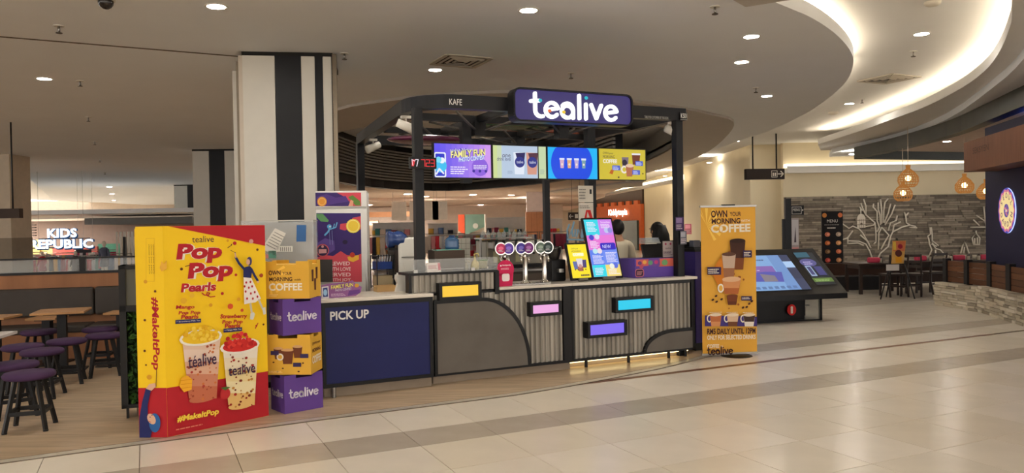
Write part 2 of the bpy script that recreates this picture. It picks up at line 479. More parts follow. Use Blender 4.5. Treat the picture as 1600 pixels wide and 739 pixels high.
# -- slatted dark bulkhead over the store entrance
bh = smooth([tuple(pg(x, y, 3.0))[:2] for x, y in ((470, 268), (527, 283), (600, 294), (700, 298), (800, 291), (870, 282), (956, 262))], 4)
bho = offset(bh, -.3)
DSLAT, DRIM = mat((142, 141, 136), .5, var=.1), mat((26, 26, 27), .5)
bulk = struct(MB().prism(bh + bho[::-1], 3.0, 3.26, DRIM).prism(offset(bh, -.1) + bho[::-1], 3.26, 4.62, DRIM), 'bulkhead')
for k in range(11):
    MB().prism(offset(bh, -.02) + offset(bh, -.11)[::-1], 3.3 + k * .105, 3.36 + k * .105, DSLAT).build('slat', bulk)
slab('ceiling.003', bho + [(4.5, 30), (4.5, 62), (-18, 62)], [], 3.0, 3.05, mat((205, 188, 172), .8))
struct(MB().prism(pz([(825, 305), (929, 291), (1004, 284), (1004, 291), (929, 297), (870, 301)], 2.93), 2.93, 2.995, TAUPE), 'ceiling_soffit')
for k, (y, z) in enumerate(((37, 2.86), (47, 2.7))):
    struct(MB().bx(-11, 4.5, y, 62, z, z + .15, mat((198, 178, 162), .8)), 'ceiling_drop')

# -- walls at the far side of the concourse
WX = 7.7
wall = MB().bx(WX, WX + .2, 25, 62, 0, 4.02, BEIGE)
wall.bx(WX, 8.72, 24.75, 25.05, 0, 4.02, BEIGE)
struct(wall, 'wall_side')
struct(MB().bx(8.6, 22, 24.3, 24.5, 0, 4.02, BEIGE), 'wall_back')
struct(MB().bx(8.62, 15.6, 23.95, 24.3, 3.05, 3.2, PAINTW).bx(8.62, 15.6, 23.95, 24.0, 3.2, 3.26, PAINTW), 'trim_8')
MB().bx(8.62, 15.6, 24.05, 24.29, 3.24, 3.34, glow((255, 240, 212), 3.0)).build('trim_9', None, kind='structure')  # glowing bar stands in for the wall band lit by the cove
# far end and left side
struct(MB().bx(-40, 26, 62, 62.3, 0, 4.2, mat((196, 178, 158), .8)), 'wall_far')
# courses of grey stone on the restaurant wall
br = MB().bx(8.62, 17, 24.12, 24.3, 0, 2.3, mat((66, 60, 52), .9)).build('stone_cladding', None, kind='structure')
bm_ = [mat(c, .85, var=.15, scale=9) for c in ((124, 115, 103), (108, 99, 88), (138, 128, 115), (96, 89, 80))]
rnd = random.Random(3)
cou = MB()
z = .01
while z < 2.29:
    h = .055 + .03 * rnd.random(); h = min(h, 2.3 - z)
    x = 8.62 - rnd.random() * .3
    while x < 16.9:
        L = rnd.uniform(.28, .7); d = .03 + .035 * rnd.random()
        cou.bx(max(x, 8.62), min(x + L, 17), 24.12 - d, 24.14, z, z + h - .008, bm_[rnd.randrange(4)]); x += L + .008
    z += h
cou.build('stone_courses', br, kind='stuff')

# -- striped columns
CW, CBK = mat((206, 201, 190), .45, var=.02), mat((24, 24, 27), .4, var=.1)
def column(name, x0, Y, w, d, rz, stripes, h=ZC, gap=True):
    o = bpy.data.objects.new(name, None); COL.objects.link(o); o.location = (x0, Y, 0); o.rotation_euler = (0, 0, rz); o['kind'] = 'structure'
    MB().bx(0.02, w - .02, .02, d, 0, h - .06, CW).build('core', o)
    MB().bx(-.01, w + .01, 0, d, h - .06, h, mat((30, 28, 26), .6)).build('top_gap', o)
    for a, b, m in stripes: MB().bx(a * w, b * w - .004, -.012, .03, .0, h - .05, m).build('panel', o)
    return o
S = ((0, .36, CW), (.36, .655, CBK), (.655, .81, CW), (.81, .9, CBK), (.9, 1, CW))
cx0, cy0 = pd(381, 200, 9.46).x, 9.46
col1 = column('column', cx0, cy0, 1.07, 1.1, math.radians(9), S)
MB().bx(1.075, 1.13, -.03, .05, 0, ZC - .02, mat((120, 108, 92), .3, .8)).bx(1.07, 1.08, -.03, .06, 0, ZC - .02, BLACK).build('corner_trim', col1)
MB().bx(-.05, 0, .0, .06, 0, ZC - .05, mat((196, 184, 168), .5)).bx(-.10, -.05, .12, .2, 0, ZC - .1, mat((150, 138, 122), .5)).bx(-.16, -.1, .2, .5, 0, ZC - .2, CW).build('corner_trim', col1)
col2 = column('column', pd(302, 300, 20.6).x, 20.6, 1.2, 1.1, math.radians(4), ((0, .36, CW), (.36, .70, CBK), (.70, .97, CW), (.97, 1.0, CBK)))
col3 = column('column', pd(272, 300, 36).x, 36, 1.25, 1.1, 0, ((0, .5, CW), (.5, .8, CBK), (.8, 1, CW)), h=3.75)

# -- round recessed lamps: trim ring and glowing lens
def mk_down(r=.085):
    ring = MB().lathe([(r * 1.3, 0), (r * 1.28, -.008), (r * 1.02, -.006), (r, .004)], WHITE, 20).data('lamp_ring')
    lens = MB().cyl((0, 0, 0), r, -.004, .004, LENS, 16).data('lamp_lens')
    return ring, lens
RING, LENSM = mk_down()
LENSB = MB().cyl((0, 0, 0), .085, -.004, .004, LENS2, 12).data('lamp_lens')
def downlight(x, y, z, label, group=None, sc=1.0, bright=False):
    t = thing('ceiling_lamp', label, 'lamp', (x, y, z), 0, group); t.scale = (sc,) * 3
    part(RING, 'lamp_ring', t); part(LENSB if bright else LENSM, 'lamp_lens', t)
    return t
DL = [(338, 10, ZC, 'round recessed ceiling lamp above the striped column, the nearest one to it'), (69, 123, ZC, 'round recessed ceiling lamp over the cafe seating, alone beside a row of sprinklers'),
      (826, 16, ZC, 'round recessed ceiling lamp in front of and above the illuminated tea bar sign'), (680, 109, ZC, 'round recessed ceiling lamp beside the square air grille over the kiosk'),
      (1174, 57, ZC, 'round recessed ceiling lamp near the curved ceiling edge, before the taupe ring'), (1198, 150, ZC, 'round recessed ceiling lamp between the taupe ring and the curved ceiling edge'),
      (1440, 53, 4.02, 'round recessed lamp in the raised ceiling between the two curved light coves'), (1327, 162, 4.02, 'round recessed lamp in the raised ceiling next to the curved ceiling edge')]
for x, y, z, l in DL:
    p = pg(x, y, z); downlight(p.x, p.y, z, l)
for x, y, l in ((1108, 254, 'small recessed lamp beyond the taupe ring, high above the direction sign'), (1039, 275, 'small recessed lamp in the ceiling by the beige wall behind the kiosk')):
    p = pg(x, y, ZC); downlight(p.x, p.y, ZC, l)
# added fill lamps overhead and behind the viewer, brightening floor and ceiling
for x, y in ((-4.6, 6.2), (-1.2, 6.6), (-9.5, 8), (-8.5, 12.5), (3.2, 10.6), (-4.5, 13), (-12, 12)):
    downlight(x, y, ZC, 'added round recessed ceiling lamp giving the concourse more light', 'added concourse fill lamps overhead')
for x in range(-14, 13, 3):  # dense rows added so the floor bounces light onto the ceiling
    for y in (-10, -7, -4, -1, 2):
        downlight(x, y, 4.02, 'added fill lamp in the concourse ceiling, out of view', 'added concourse fill lamps out of view')
for x, y in ((4, 5), (6.5, 5)): downlight(x, y, 4.02, 'added fill lamp in the concourse ceiling, out of view', 'added concourse fill lamps out of view')
for x, y in ((9.6, 21.6), (11.4, 21.8), (13.2, 22.0), (10.5, 18.5)):  # lamps added to brighten the dark stone wall
    downlight(x, y, 3.4, 'added round lamp in the restaurant ceiling brightening the stone wall', 'added restaurant ceiling lamps')
for x, y in ((6.9, 23.5), (6.7, 29), (6.8, 36)):
    downlight(x, y, 4.02, 'round recessed lamp washing the beige wall', 'wall washing lamps')
# ================================================================ TEA KIOSK
KO = Vector((.6, 8.13, 0))
def K(u, v, z=0.0): return KO + Vector((UX * u - UY * v, UY * u + UX * v, z))
def KU(px, v, z=.9): return solve(lambda u: proj(K(u, v, z))[0] - px, -3.5, 4.5)
def KZ(u, v, py): return solve(lambda z: proj(K(u, v, z))[1] - py, -1, 5)
def kthing(name, label, cat, u, v, z=0.0, rz=0.0, group=None): return thing(name, label, cat, K(u, v, z), TH + rz, group)
NAVY = mat((28, 34, 84), .45, var=.04)
PURPLE = mat((88, 60, 140), .5, var=.03)
GREYP = mat((98, 93, 88), .7, var=.12, scale=3, bump=.1)
KICK = mat((136, 122, 106), .45, var=.08)
STONE = mat((216, 208, 196), .3, var=.03)
CORR = mat((156, 150, 140), .45, .2, var=.45, scale=1.0, aniso=(14, 14, .25), name='weathered_corrugated_metal')
ZW = .93
def corrugated(x0, x1, z0, z1, y, poly=None):
    """upright ribbed sheet facing -y"""
    mb = MB(); p = .058; n = max(1, int((x1 - x0) / p)); p = (x1 - x0) / n; prof = []
    for i in range(n):
        for a, d in ((0, .011), (.28, .011), (.42, -.011), (.78, -.011), (.92, .011)): prof.append((x0 + (i + a) * p, y + d))
    prof.append((x1, y + .011))
    vs = [(a, b, z0) for a, b in prof] + [(a, b, z1) for a, b in prof]; N = len(prof)
    mb.add(vs, [(i, i + 1, N + i + 1, N + i) for i in range(N - 1)], CORR)
    return mb
# -- blue pick-up counter
v0 = -.05
uL, uR = KU(504, v0, .5), KU(677, v0, .5)
w = uR - uL
t = kthing('pickup_counter', 'low counter with dark blue front lettered PICK UP and pale worktop', 'counter', uL, v0)
MB().bx(0, w, .02, .62, .1, .88, BLACK).bx(0, .03, 0, .03, .1, .88, BLACK).bx(w - .035, w, 0, .03, .1, .88, BLACK).bx(0.03, w - .035, 0, .03, .10, .135, BLACK).bx(.03, w - .035, 0, .03, .835, .88, BLACK).build('carcass', t)
MB().bx(.03, w - .035, .008, .03, .135, .835, NAVY).build('front_panel', t)
MB().bx(-.02, w + .005, -.02, .64, .88, .912, STONE, .006).build('worktop', t)
MB().bx(.02, w, .07, .6, 0, .1, KICK).build('plinth', t)
MB().cyl((.1, .03, 0), .02, 0, .1, STEEL).build('foot', t)
Print((0, .008, 0), (1, 0, 0), (0, 0, 1)).text('PICK UP', .075, .715, .082, ink(228, 226, 222), bold=.025, w=.36).build('lettering', t)
PU = (uL, w)
# -- bar counter with quarter-round grey panel
v1 = .04
u0, u1, uT0, uT1 = KU(678, v1, .5), KU(893, v1, .5), KU(640, v1, 1.0), KU(777, v1, 1.0)
t = kthing('bar_counter', 'ribbed grey counter with large quarter-round grey panel and yellow and pink light boxes', 'counter', u0, v1)
w = u1 - u0; a = uT0 - u0; b = uT1 - u0; c = KU(880, v1, .5) - u0
MB().bx(0, w, .03, .62, .1, ZW - .03, BLACK).bx(c, w, -.01, .04, .1, ZW - .03, BLACK).bx(0, w, -.012, .03, .085, .115, BLACK).bx(b, w, -.005, .03, ZW - .06, ZW - .03, BLACK).build('carcass', t)
MB().bx(a, b - .02, .03, .09, .93, 1.085, BLACK).bx(a - .02, b, -.02, .3, 1.085, 1.11, BLACK).bx(b - .03, b + .015, -.015, .3, ZW - .07, 1.1, BLACK).bx(a - .01, a + .02, -.01, .1, .915, 1.1, BLACK).build('raised_shelf', t)
corrugated(.0, c, .1, ZW - .05, .012).build('ribbed_panel', t)
corrugated(a + .02, b - .03, .915, 1.085, .012).build('ribbed_panel', t)
MB().bx(b + .01, w, -.03, .62, ZW - .03, ZW, STONE, .006).build('worktop', t)
MB().bx(0, w, .05, .6, 0, .1, KICK).build('plinth', t)
zt = KZ(u0, v1, 472); um = KU(752, v1, .8) - u0; ue = KU(826, v1, .12) - u0
q = [(um + (ue - um) * math.sin(x), .11 + (zt - .11) * math.cos(x)) for x in [pi / 2 * k / 14 for k in range(15)]]
XZ = Matrix(((1, 0, 0, 0), (0, 0, -1, 0), (0, 1, 0, 0), (0, 0, 0, 1)))
MB().prism([(0.0, .11), (0, zt)] + q, .004, .024, GREYP, XZ).build('quarter_panel', t)
tr = MB(); pts = [(0, zt)] + q
for p, r in zip(pts, pts[1:]): tr.bar((p[0], -.012, p[1]), (r[0], -.012, r[1]), .036, .034, BLACK, (0, 1, 0))
tr.bar((0.012, -.012, .1), (.012, -.012, zt), .03, .03, BLACK, (0, 1, 0)).build('panel_trim', t)
def light_box(t, ou, px0, px1, py0, py1, rgb, e=1.0, dep=.085):
    vv = v1 - dep
    a, b = KU(px0, vv, .7) - ou, KU(px1, vv, .7) - ou
    z1_, z0_ = KZ((a + b) / 2 + ou, vv, py0), KZ((a + b) / 2 + ou, vv, py1)
    o = MB().bx(a - .03, b + .03, -dep, .02, z0_ - .03, z0_, BLACK).bx(a - .03, b + .03, -dep, .02, z1_, z1_ + .03, BLACK).bx(a - .03, a, -dep, .02, z0_, z1_, BLACK).bx(b, b + .03, -dep, .02, z0_, z1_, BLACK).bx(a, b, -.02, .02, z0_, z1_, BLACK).build('light_box', t)
    MB().bx(a, b, -dep + .02, -dep + .03, z0_, z1_, glow(rgb, e)).build('lit_panel', o)
light_box(t, u0, 692, 749, 446, 463, (250, 200, 60))
light_box(t, u0, 833, 874, 476, 489, (238, 170, 226))
# -- order counter
u2, u3 = u1 + .002, KU(1085, v1, .5)
t = kthing('order_counter', 'ribbed grey counter with cyan and violet light boxes, lit along its foot', 'counter', u2, v1)
w = u3 - u2
MB().bx(0, w, .03, .62, .1, ZW - .03, BLACK).bx(0, .02, -.01, .04, .1, ZW - .03, BLACK).bx(w - .05, w, -.012, .04, .09, ZW - .03, BLACK).bx(0, w, -.012, .03, .085, .115, BLACK).bx(0, w, -.005, .03, ZW - .07, ZW - .03, BLACK).build('carcass', t)
corrugated(.02, w - .05, .1, ZW - .06, .012).build('ribbed_panel', t)
MB().bx(-.0, w + .03, -.03, .62, ZW - .03, ZW, STONE, .006).build('worktop', t)
MB().bx(0.02, w, .14, .6, 0, .1, KICK).build('plinth', t)
MB().bx(.02, w - .02, .1, .13, .055, .075, glow((255, 226, 160), 5)).build('led_strip', t)
for x in (.2, .75, 1.3, w - .1): MB().cyl((x, .05, 0), .018, 0, .09, BLACK, 10).build('foot', t)
zt = KZ(u3, v1, 513); ue = KU(1006, v1, .12) - u2; um = KU(1052, v1, .3) - u2
q = [(um - (um - ue) * math.sin(x), .11 + (zt - .11) * math.cos(x)) for x in [pi / 2 * k / 10 for k in range(11)]]
MB().prism([(w - .05, .11), (w - .05, zt)] + q, .004, .024, GREYP, XZ).build('quarter_panel', t)
tr = MB(); pts = [(w - .05, zt)] + q
for p, r in zip(pts, pts[1:]): tr.bar((p[0], -.012, p[1]), (r[0], -.012, r[1]), .036, .034, BLACK, (0, 1, 0))
tr.build('panel_trim', t)
light_box(t, u2, 966, 1018, 468, 483, (40, 205, 238))
light_box(t, u2, 922, 976, 506, 522, (130, 108, 240))
# -- purple side counter
ua, ub = KU(1087, .3, .6), KU(1087, .3, .6) + .32
t = kthing('side_counter', 'tall purple cabinet at the end of the order counter behind the coffee banner', 'counter', ua, .3)
MB().bx(0, .32, 0, .27, .1, 1.2, mat((62, 52, 120), .5)).build('panel', t); MB().bx(-.01, .33, -.01, .28, 1.2, 1.235, BLACK).build('worktop', t); MB().bx(0.02, .3, .04, .25, 0, .1, BLACK).build('plinth', t)
t2 = kthing('till_tray', 'black tray of small cartons on top of the purple side panel', 'tray', ua + .02, .34, 1.235)
MB().bx(0, .28, 0, .22, 0, .02, BLACK).bx(0, .28, .2, .22, 0, .08, BLACK).build('tray', t2); MB().bx(.04, .14, .06, .14, .02, .1, mat((96, 100, 112), .5)).bx(.17, .25, .06, .16, .02, .075, mat((60, 96, 90), .5)).build('carton', t2)
# -- back counter and its machines
t = kthing('back_counter', 'dark back counter across the rear of the kiosk', 'counter', -1.15, 2.75)
MB().bx(0, 2.6, 0, .65, .08, .9, mat((74, 66, 60), .5, var=.1)).build('carcass', t); MB().bx(-.02, 2.62, -.02, .67, .9, .93, STEEL).build('worktop', t); MB().bx(0.02, 2.58, .05, .6, 0, .08, BLACK).build('plinth', t)
for k in range(4): MB().bx(.03 + k * .645, .635 + k * .645, -.02, 0, .12, .86, mat((92, 82, 74), .45, var=.1)).build('door', t)

# -- canopy frame
FR = mat((30, 30, 32), .38, .2, var=.1)
t = thing('canopy_frame', 'black steel canopy frame with curved corner standing over the kiosk counters', 'frame', KO, TH)
ZB, ZT = 2.735, 2.875
PL, PB, PR, PRB = (-1.57, .257), (-1.28, 3.65), (1.57, .17), (1.66, 3.6)
for n_, (x, y), s in (('post', PL, .092), ('post', PB, .1), ('post', PR, .095), ('post', PRB, .09)):
    MB().bx(x - s / 2, x + s / 2, y - s / 2, y + s / 2, 0, ZB + .01, FR, .006).build(n_, t)
path = [PB] + [(-1.575 + .06 * (1 - k / 6), 1.0 - .0 - k * .06) for k in range(0, 1)]
cor = [(-1.57 + .42 * (1 - math.cos(x)), .60 - .46 * math.sin(x)) for x in [pi / 2 * k / 8 for k in range(9)]]
path = [PB] + cor + [(1.64, .14)]
def swept(pts, d, z0, z1, m):
    o1, o2 = offset(pts, d / 2), offset(pts, -d / 2)
    return MB().prism(o1 + o2[::-1], z0, z1, m)
swept(path, .1, ZB, ZT, FR).build('front_beam', t)
MB().bar((PR[0], PR[1] + .05, ZB + .07), (PRB[0], PRB[1], ZB + .07), .09, .13, FR).build('side_beam', t)
MB().bar((PB[0], PB[1], ZB + .07), (PRB[0], PRB[1], ZB + .07), .09, .13, FR).build('rear_beam', t)
for v in (1.1, 2.3): MB().bar((-1.5 + .08 * v, v, ZB + .05), (1.6, v, ZB + .05), .06, .08, FR).build('cross_beam', t)
for u in (-.55, .55): MB().bar((u, .18, ZB + .05), (u, 3.6, ZB + .05), .06, .08, FR).build('cross_beam', t)
for x, y in ((-.55, 1.1), (.55, 1.1), (-.55, 2.3), (.55, 2.3)):
    h = MB().box((x, y, ZB - .06), (.14, .14, .16), FR).build('hub_box', t)
    for a in (0, 1, 2, 3):
        an = pi / 4 + a * pi / 2
        MB().tube([(x, y, ZB - .1), (x + .28 * math.cos(an), y + .28 * math.sin(an), ZB - .03), (x + .62 * math.cos(an), y + .62 * math.sin(an), ZB + .06)], .014, mat((92, 88, 84), .4, .4), 6).build('strut', h)
for px, v, z0_ in ((727, 1.12, 2.05), (921, 1.12, 0)):
    x = KU(px, v, 2.6); MB().bx(x - .055, x + .055, v - .05, v + .05, z0_, ZB + .02, FR).build('post', t)
Print((KU(702, .09, 2.8), .09, 0), (1, 0, 0), (0, 0, 1)).text('KAFE', 0, KZ(KU(702, .09, 2.8), .09, 163.5), .06, ink(225, 222, 216), w=.135).build('lettering', t)
ux = KU(1062, .08, 2.8); zx = KZ(ux, .08, 187)
k1 = MB().bx(ux, ux + .10, .07, .09, zx - .005, zx + .085, BLACK).build('number_plate', t)
Print((ux, .07, zx), (1, 0, 0), (0, 0, 1)).rect(.0, .0, .1, .003, ink(200, 198, 192)).text('KS01', .008, .018, .055, ink(232, 230, 224), w=.086).build('lettering', k1)
ux = KU(1007, .09, 2.8); zx = KZ(ux, .09, 184.5)
Print((ux, .09, zx), (1, 0, 0), (0, 0, 1)).text('TABLE FOR CUSTOMERS OF THIS KIOSK', 0, 0, .028, ink(190, 188, 182), w=.33).build('lettering', t)
# -- spotlights on the frame
def spotlight(px, py, v, label, tilt=1):
    u = KU(px, v, 2.7); z = ZB
    s = kthing('spotlight', label, 'spotlight', u, v, z)
    m = mat((222, 216, 204), .4)
    MB().bx(-.05, .05, -.03, .03, -.03, 0, m).build('bracket', s)
    MB().tube([(0, 0, -.02), (0, 0, -.09)], .012, m, 6).build('stem', s)
    MB().tube([(-.09 * tilt, .02, -.07), (.09 * tilt, -.02, -.15)], [.045, .055], m, 10).build('lamp_head', s)
    return s
spotlight(634, 190, .75, 'white spotlight on the side beam just behind the curved frame corner')
spotlight(583, 222, 2.9, 'white spotlight low on the side beam near the rear frame post', -1)
spotlight(1051, 192, .24, 'white spotlight tucked under the beam beside the KS01 plate')
# -- coloured lens-shaped panels over the frame
for px, py, v, rx, ry, c, l in ((806, 196, 1.5, .55, .35, (70, 120, 96), 'green oval shade hanging in the canopy behind the illuminated sign'),
                                (850, 209, 2.6, .62, .3, (168, 88, 66), 'red oval shade hanging in the canopy below the illuminated sign'),
                                (668, 219, 1.7, .5, .3, (96, 34, 66), 'maroon oval shade hanging in the canopy above the leftmost menu screen')):
    u = KU(px, v, 2.7); z = KZ(u, v, py)
    o = MB().ball((0, 0, 0), 1, mat(c, .25, coat=.4), 24, 10, (rx, ry, .055)).build('oval_shade')
    o.location = K(u, v, z); o.rotation_euler = (0, 0, TH); tag(o, l, 'shade', None)
# -- illuminated sign
us0, us1, vs = KU(801, -.06, 2.8), KU(987, -.06, 2.8), -.06
zs0, zs1 = KZ(us0, vs, 189), KZ(us0, vs, 136)
w, h = us1 - us0, zs1 - zs0
t = kthing('illuminated_sign', 'violet illuminated shop sign with rounded white letters and coloured dots on the canopy beam', 'sign', us0, vs, zs0)
def rr(x0, y0, x1, y1, r, n=5):
    p = []
    for cx, cy, a in ((x1 - r, y1 - r, 0), (x0 + r, y1 - r, 90), (x0 + r, y0 + r, 180), (x1 - r, y0 + r, 270)):
        p += [(cx + r * math.cos(math.radians(a + k * 90 / n)), cy + r * math.sin(math.radians(a + k * 90 / n))) for k in range(n + 1)]
    return p
MB().prism(rr(0, 0, w, h, .075), -.12, 0.0, FR, XZ).build('sign_case', t)
fr = MB(); P = rr(.008, .008, w - .008, h - .008, .07)
for a, b in zip(P, P[1:] + P[:1]): fr.bar((a[0], -.012, a[1]), (b[0], -.012, b[1]), .018, .03, FR, (0, 1, 0))
fr.build('sign_rim', t)
MB().prism(rr(.015, .015, w - .015, h - .015, .065), 0, .004, mat((58, 48, 112), .4, emit=.9, var=0), XZ).build('sign_face', t)
WL = glow((255, 255, 255), 1.9)
lh = h * .74; ox, oz = w * .135, h * .125; kx = (w * .735) / (LOGO_W * lh)
for L, nm in zip(LOGO_L, 'tealive'):
    mb = MB(); wt = .148 * lh
    for st in L:
        P = [(ox + a * lh * kx, oz + b * lh) for a, b in st]
        for p, r in zip(P, P[1:]): mb.bar((p[0], -.014, p[1]), (r[0], -.014, r[1]), wt, .02, WL, (0, 1, 0))
        for p in P: mb.prism([(p[0] + wt / 2 * math.cos(2 * pi * k / 12), p[1] + wt / 2 * math.sin(2 * pi * k / 12)) for k in range(12)], .004, .024, WL, XZ)
    mb.build('letter', t)
for (a, b), c in (((2.2, .92), (30, 190, 205)), ((.36, .70), (30, 180, 195)), ((.72, .30), (232, 110, 60)), ((1.28, .28), (240, 200, 60))):
    p = (ox + a * lh * kx, oz + b * lh)
    MB().prism([(p[0] + .022 * math.cos(2 * pi * k / 14), p[1] + .018 * math.sin(2 * pi * k / 14)) for k in range(14)], .0245, .027, glow(c, 1.0), XZ).build('leaf_dot', t)
# -- four menu screens
vt = 1.04
ua, ub = KU(677, vt, 2.4), KU(1010, vt, 2.4)
wt_ = (ub - ua) / 4; zt0 = KZ(ua, vt, 278.5); ht = KZ(ua, vt, 222) - zt0
def screen(i, label):
    t = kthing('menu_screen', label, 'screen', ua + i * wt_, vt, zt0)
    MB().bx(0, wt_ - .004, .004, .06, 0, ht, BLACK).build('screen_case', t)
    p = Print((.012, .004, .012), (1, 0, 0), (0, 0, 1))
    return t, p, wt_ - .028, ht - .024
def grad(c0, c1, n, p, w, h, e=1.0):
    """vertical colour bands shown by a lit screen"""
    z = p.z
    for k in range(n):
        f = k / (n - 1); c = tuple(int(c0[j] + (c1[j] - c0[j]) * f) for j in range(3)); p.z = z
        p.rect(w * k / n, 0, w * (k + 1) / n, h, glow(c, e))
g = lambda *c: glow(c, 1.0)
t, p, w, h = screen(0, 'lit menu screen advertising FAMILY FUN photo contest on violet, first of the row')
grad((92, 78, 236), (206, 150, 238), 10, p, w, h)
p.disc(w * .8, h * .32, h * .27, g(140, 96, 220))
p.rrect(-.0, .0, w * .2, h * .74, .02, g(235, 240, 250)).rrect(.012, .015, w * .175, h * .7, .012, g(36, 52, 200))
p.disc(w * .1, h * .34, h * .2, g(60, 190, 240)).disc(w * .13, h * .5, h * .09, g(235, 240, 250)).disc(w * .07, h * .52, h * .09, g(120, 220, 245)).stroke([(w * .03, h * .1), (w * .08, h * .25), (w * .15, h * .12)], .02, g(230, 235, 250))
p.text('tealive Nation', w * .27, h * .76, h * .09, g(236, 236, 250), rot=.06, out=g(40, 40, 150), ow=.05)
p.text('FAMILY FUN', w * .28, h * .57, h * .2, g(246, 236, 150), .03, w * .63, rot=.1, shear=.12, out=g(24, 30, 96), ow=.07)
p.text('PHOTO CONTEST', w * .42, h * .46, h * .13, g(225, 240, 250), .03, w * .47, rot=.11, shear=.1, out=g(40, 70, 200), ow=.07)
p.lines(w * .27, h * .1, w * .6, h * .36, 4, g(240, 230, 250)).lines(w * .68, h * .26, w * .94, h * .4, 3, g(240, 235, 250))
for k in range(3): p.disc(w * (.68 + .11 * k), h * .2, h * .045, g(60, 40, 150), n=10)
p.build('picture', t)
t, p, w, h = screen(1, 'lit menu screen with two iced drinks in cups on pale green, second of the row')
grad((205, 218, 150), (190, 205, 222), 4, p, w * .3, h); z = p.z
p.rect(w * .16, 0, w * .84, h, g(182, 200, 222)).rect(w * .86, 0, w, h, g(196, 214, 170))
p.text('one', w * .17, h * .64, h * .09, g(70, 60, 90)).text('drink level', w * .07, h * .53, h * .12, g(70, 66, 110), w=w * .26, shear=.2)
for k, (c1, c2) in enumerate((((225, 232, 245), (40, 34, 90)), ((210, 150, 130), (80, 40, 60)))):
    x = w * (.5 + .24 * k)
    p.poly([(x - .07, h * .12), (x + .05, h * .12), (x + .07, h * .8), (x - .085, h * .8)], g(*c1)).poly([(x - .02, h * .45), (x + .05, h * .42), (x + .07, h * .8), (x - .06, h * .78)], g(*c2)).disc(x - .004, h * .5, h * .17, g(38, 46, 130)).text('tealive', x - .045, h * .46, h * .09, g(225, 228, 245), w=.085)
p.lines(w * .26, h * .14, w * .36, h * .24, 3, g(140, 160, 190)).lines(w * .88, h * .14, w * .98, h * .3, 4, g(150, 170, 160)).build('picture', t)
t, p, w, h = screen(2, 'lit menu screen with four small cups on a bright blue circle, third of the row')
p.rect(0, 0, w, h, g(20, 180, 246))
p.poly([q for q in [(max(0, min(w, w * .48 + w * .42 * math.cos(a))), max(0, min(h, h * .5 + w * .42 * math.sin(a)))) for a in [2 * pi * k / 48 for k in range(48)]]], g(12, 72, 226))
for k, c in enumerate(((214, 170, 196), (224, 170, 120), (190, 170, 215), (120, 160, 170))):
    x = w * (.25 + .145 * k) + .02
    p.poly([(x - .022, h * .34), (x + .022, h * .34), (x + .03, h * .62), (x - .03, h * .62)], g(*c)).rect(x - .034, h * .6, x + .034, h * .66, g(220, 226, 245)).disc(x, h * .46, .014, g(245, 225, 215), n=10)
p.build('picture', t)
t, p, w, h = screen(3, 'lit menu screen with coffee cups on yellow, last of the row')
p.rect(0, 0, w, h, g(206, 186, 54))
p.text('OWN your', w * .08, h * .8, h * .1, g(50, 40, 50), w=w * .22).text('MORNING', w * .08, h * .69, h * .1, g(60, 46, 50), w=w * .25).text('COFFEE', w * .08, h * .53, h * .13, g(240, 236, 220), .03, w * .3)
p.poly([(w * .72, h * .5), (w * .86, h * .5), (w * .89, h * .88), (w * .7, h * .88)], g(110, 50, 30)).rect(w * .7, h * .82, w * .89, h * .88, g(225, 220, 225)).poly([(w * .5, h * .25), (w * .6, h * .25), (w * .63, h * .74), (w * .48, h * .74)], g(120, 104, 120)).disc(w * .54, h * .56, h * .1, g(40, 30, 50))
p.disc(w * .53, h * .33, h * .13, g(236, 226, 214)).disc(w * .53, h * .33, h * .075, g(206, 186, 54)).poly([(w * .58, h * .1), (w * .7, h * .1), (w * .74, h * .48), (w * .56, h * .48)], g(176, 104, 70)).disc(w * .65, h * .46, w * .09, g(224, 190, 160), h * .06)
for a, b in ((.27, .3), (.77, .46), (.7, .16)): p.rrect(w * a, h * b, w * (a + .17), h * (b + .16), .008, g(80, 100, 200)).lines(w * (a + .02), h * (b + .02), w * (a + .15), h * (b + .14), 3, g(220, 226, 250))
p.poly([(w * .2, h * .2), (w * .27, h * .16), (w * .3, h * .3), (w * .24, h * .32)], g(190, 96, 24)).disc(w * .4, h * .07, .012, g(60, 30, 20), n=8).disc(w * .93, h * .2, .01, g(60, 30, 20), n=8)
p.build('picture', t)
# -- queue number display
u = KU(641, .14, 2.2); wq = KU(682, .14, 2.2) - u; z0_ = KZ(u, .14, 263); hq = KZ(u, .14, 245.5) - z0_
t = kthing('queue_display', 'black queue number display with red lit 723 on the front frame post', 'display', u, .14, z0_)
MB().bx(0, wq, 0, .05, 0, hq, BLACK).build('case', t)
p = Print((0, 0, 0), (1, 0, 0), (0, 0, 1))
R_ = g(226, 40, 48); sg = hq * .6; y0 = hq * .2
p.poly([(wq * .05, y0), (wq * .13, y0), (wq * .2, y0 + sg), (wq * .06, y0 + sg)], R_).stroke([(wq * .09, y0 + .01), (wq * .06, y0 + sg), (wq * .16, y0 + sg * .75), (wq * .2, y0 + sg)], .006, g(235, 225, 235)).stroke([(wq * .22, y0 + sg), (wq * .3, y0 + sg), (wq * .24, y0)], .008, g(235, 225, 235))
for ch, x in (('723'[0], .42), ('723'[1], .6), ('723'[2], .78)):
    a, b, m_ = x * wq, (x + .13) * wq, y0 + sg / 2
    seg = {'7': [[(a, y0 + sg), (b, y0 + sg), (b, y0)]], '2': [[(a, y0 + sg), (b, y0 + sg), (b, m_), (a, m_), (a, y0), (b, y0)]], '3': [[(a, y0 + sg), (b, y0 + sg), (b, y0), (a, y0)], [(a, m_), (b, m_)]]}[ch]
    for s_ in seg: p.stroke(s_, .008, R_)
p.build('digits', t)
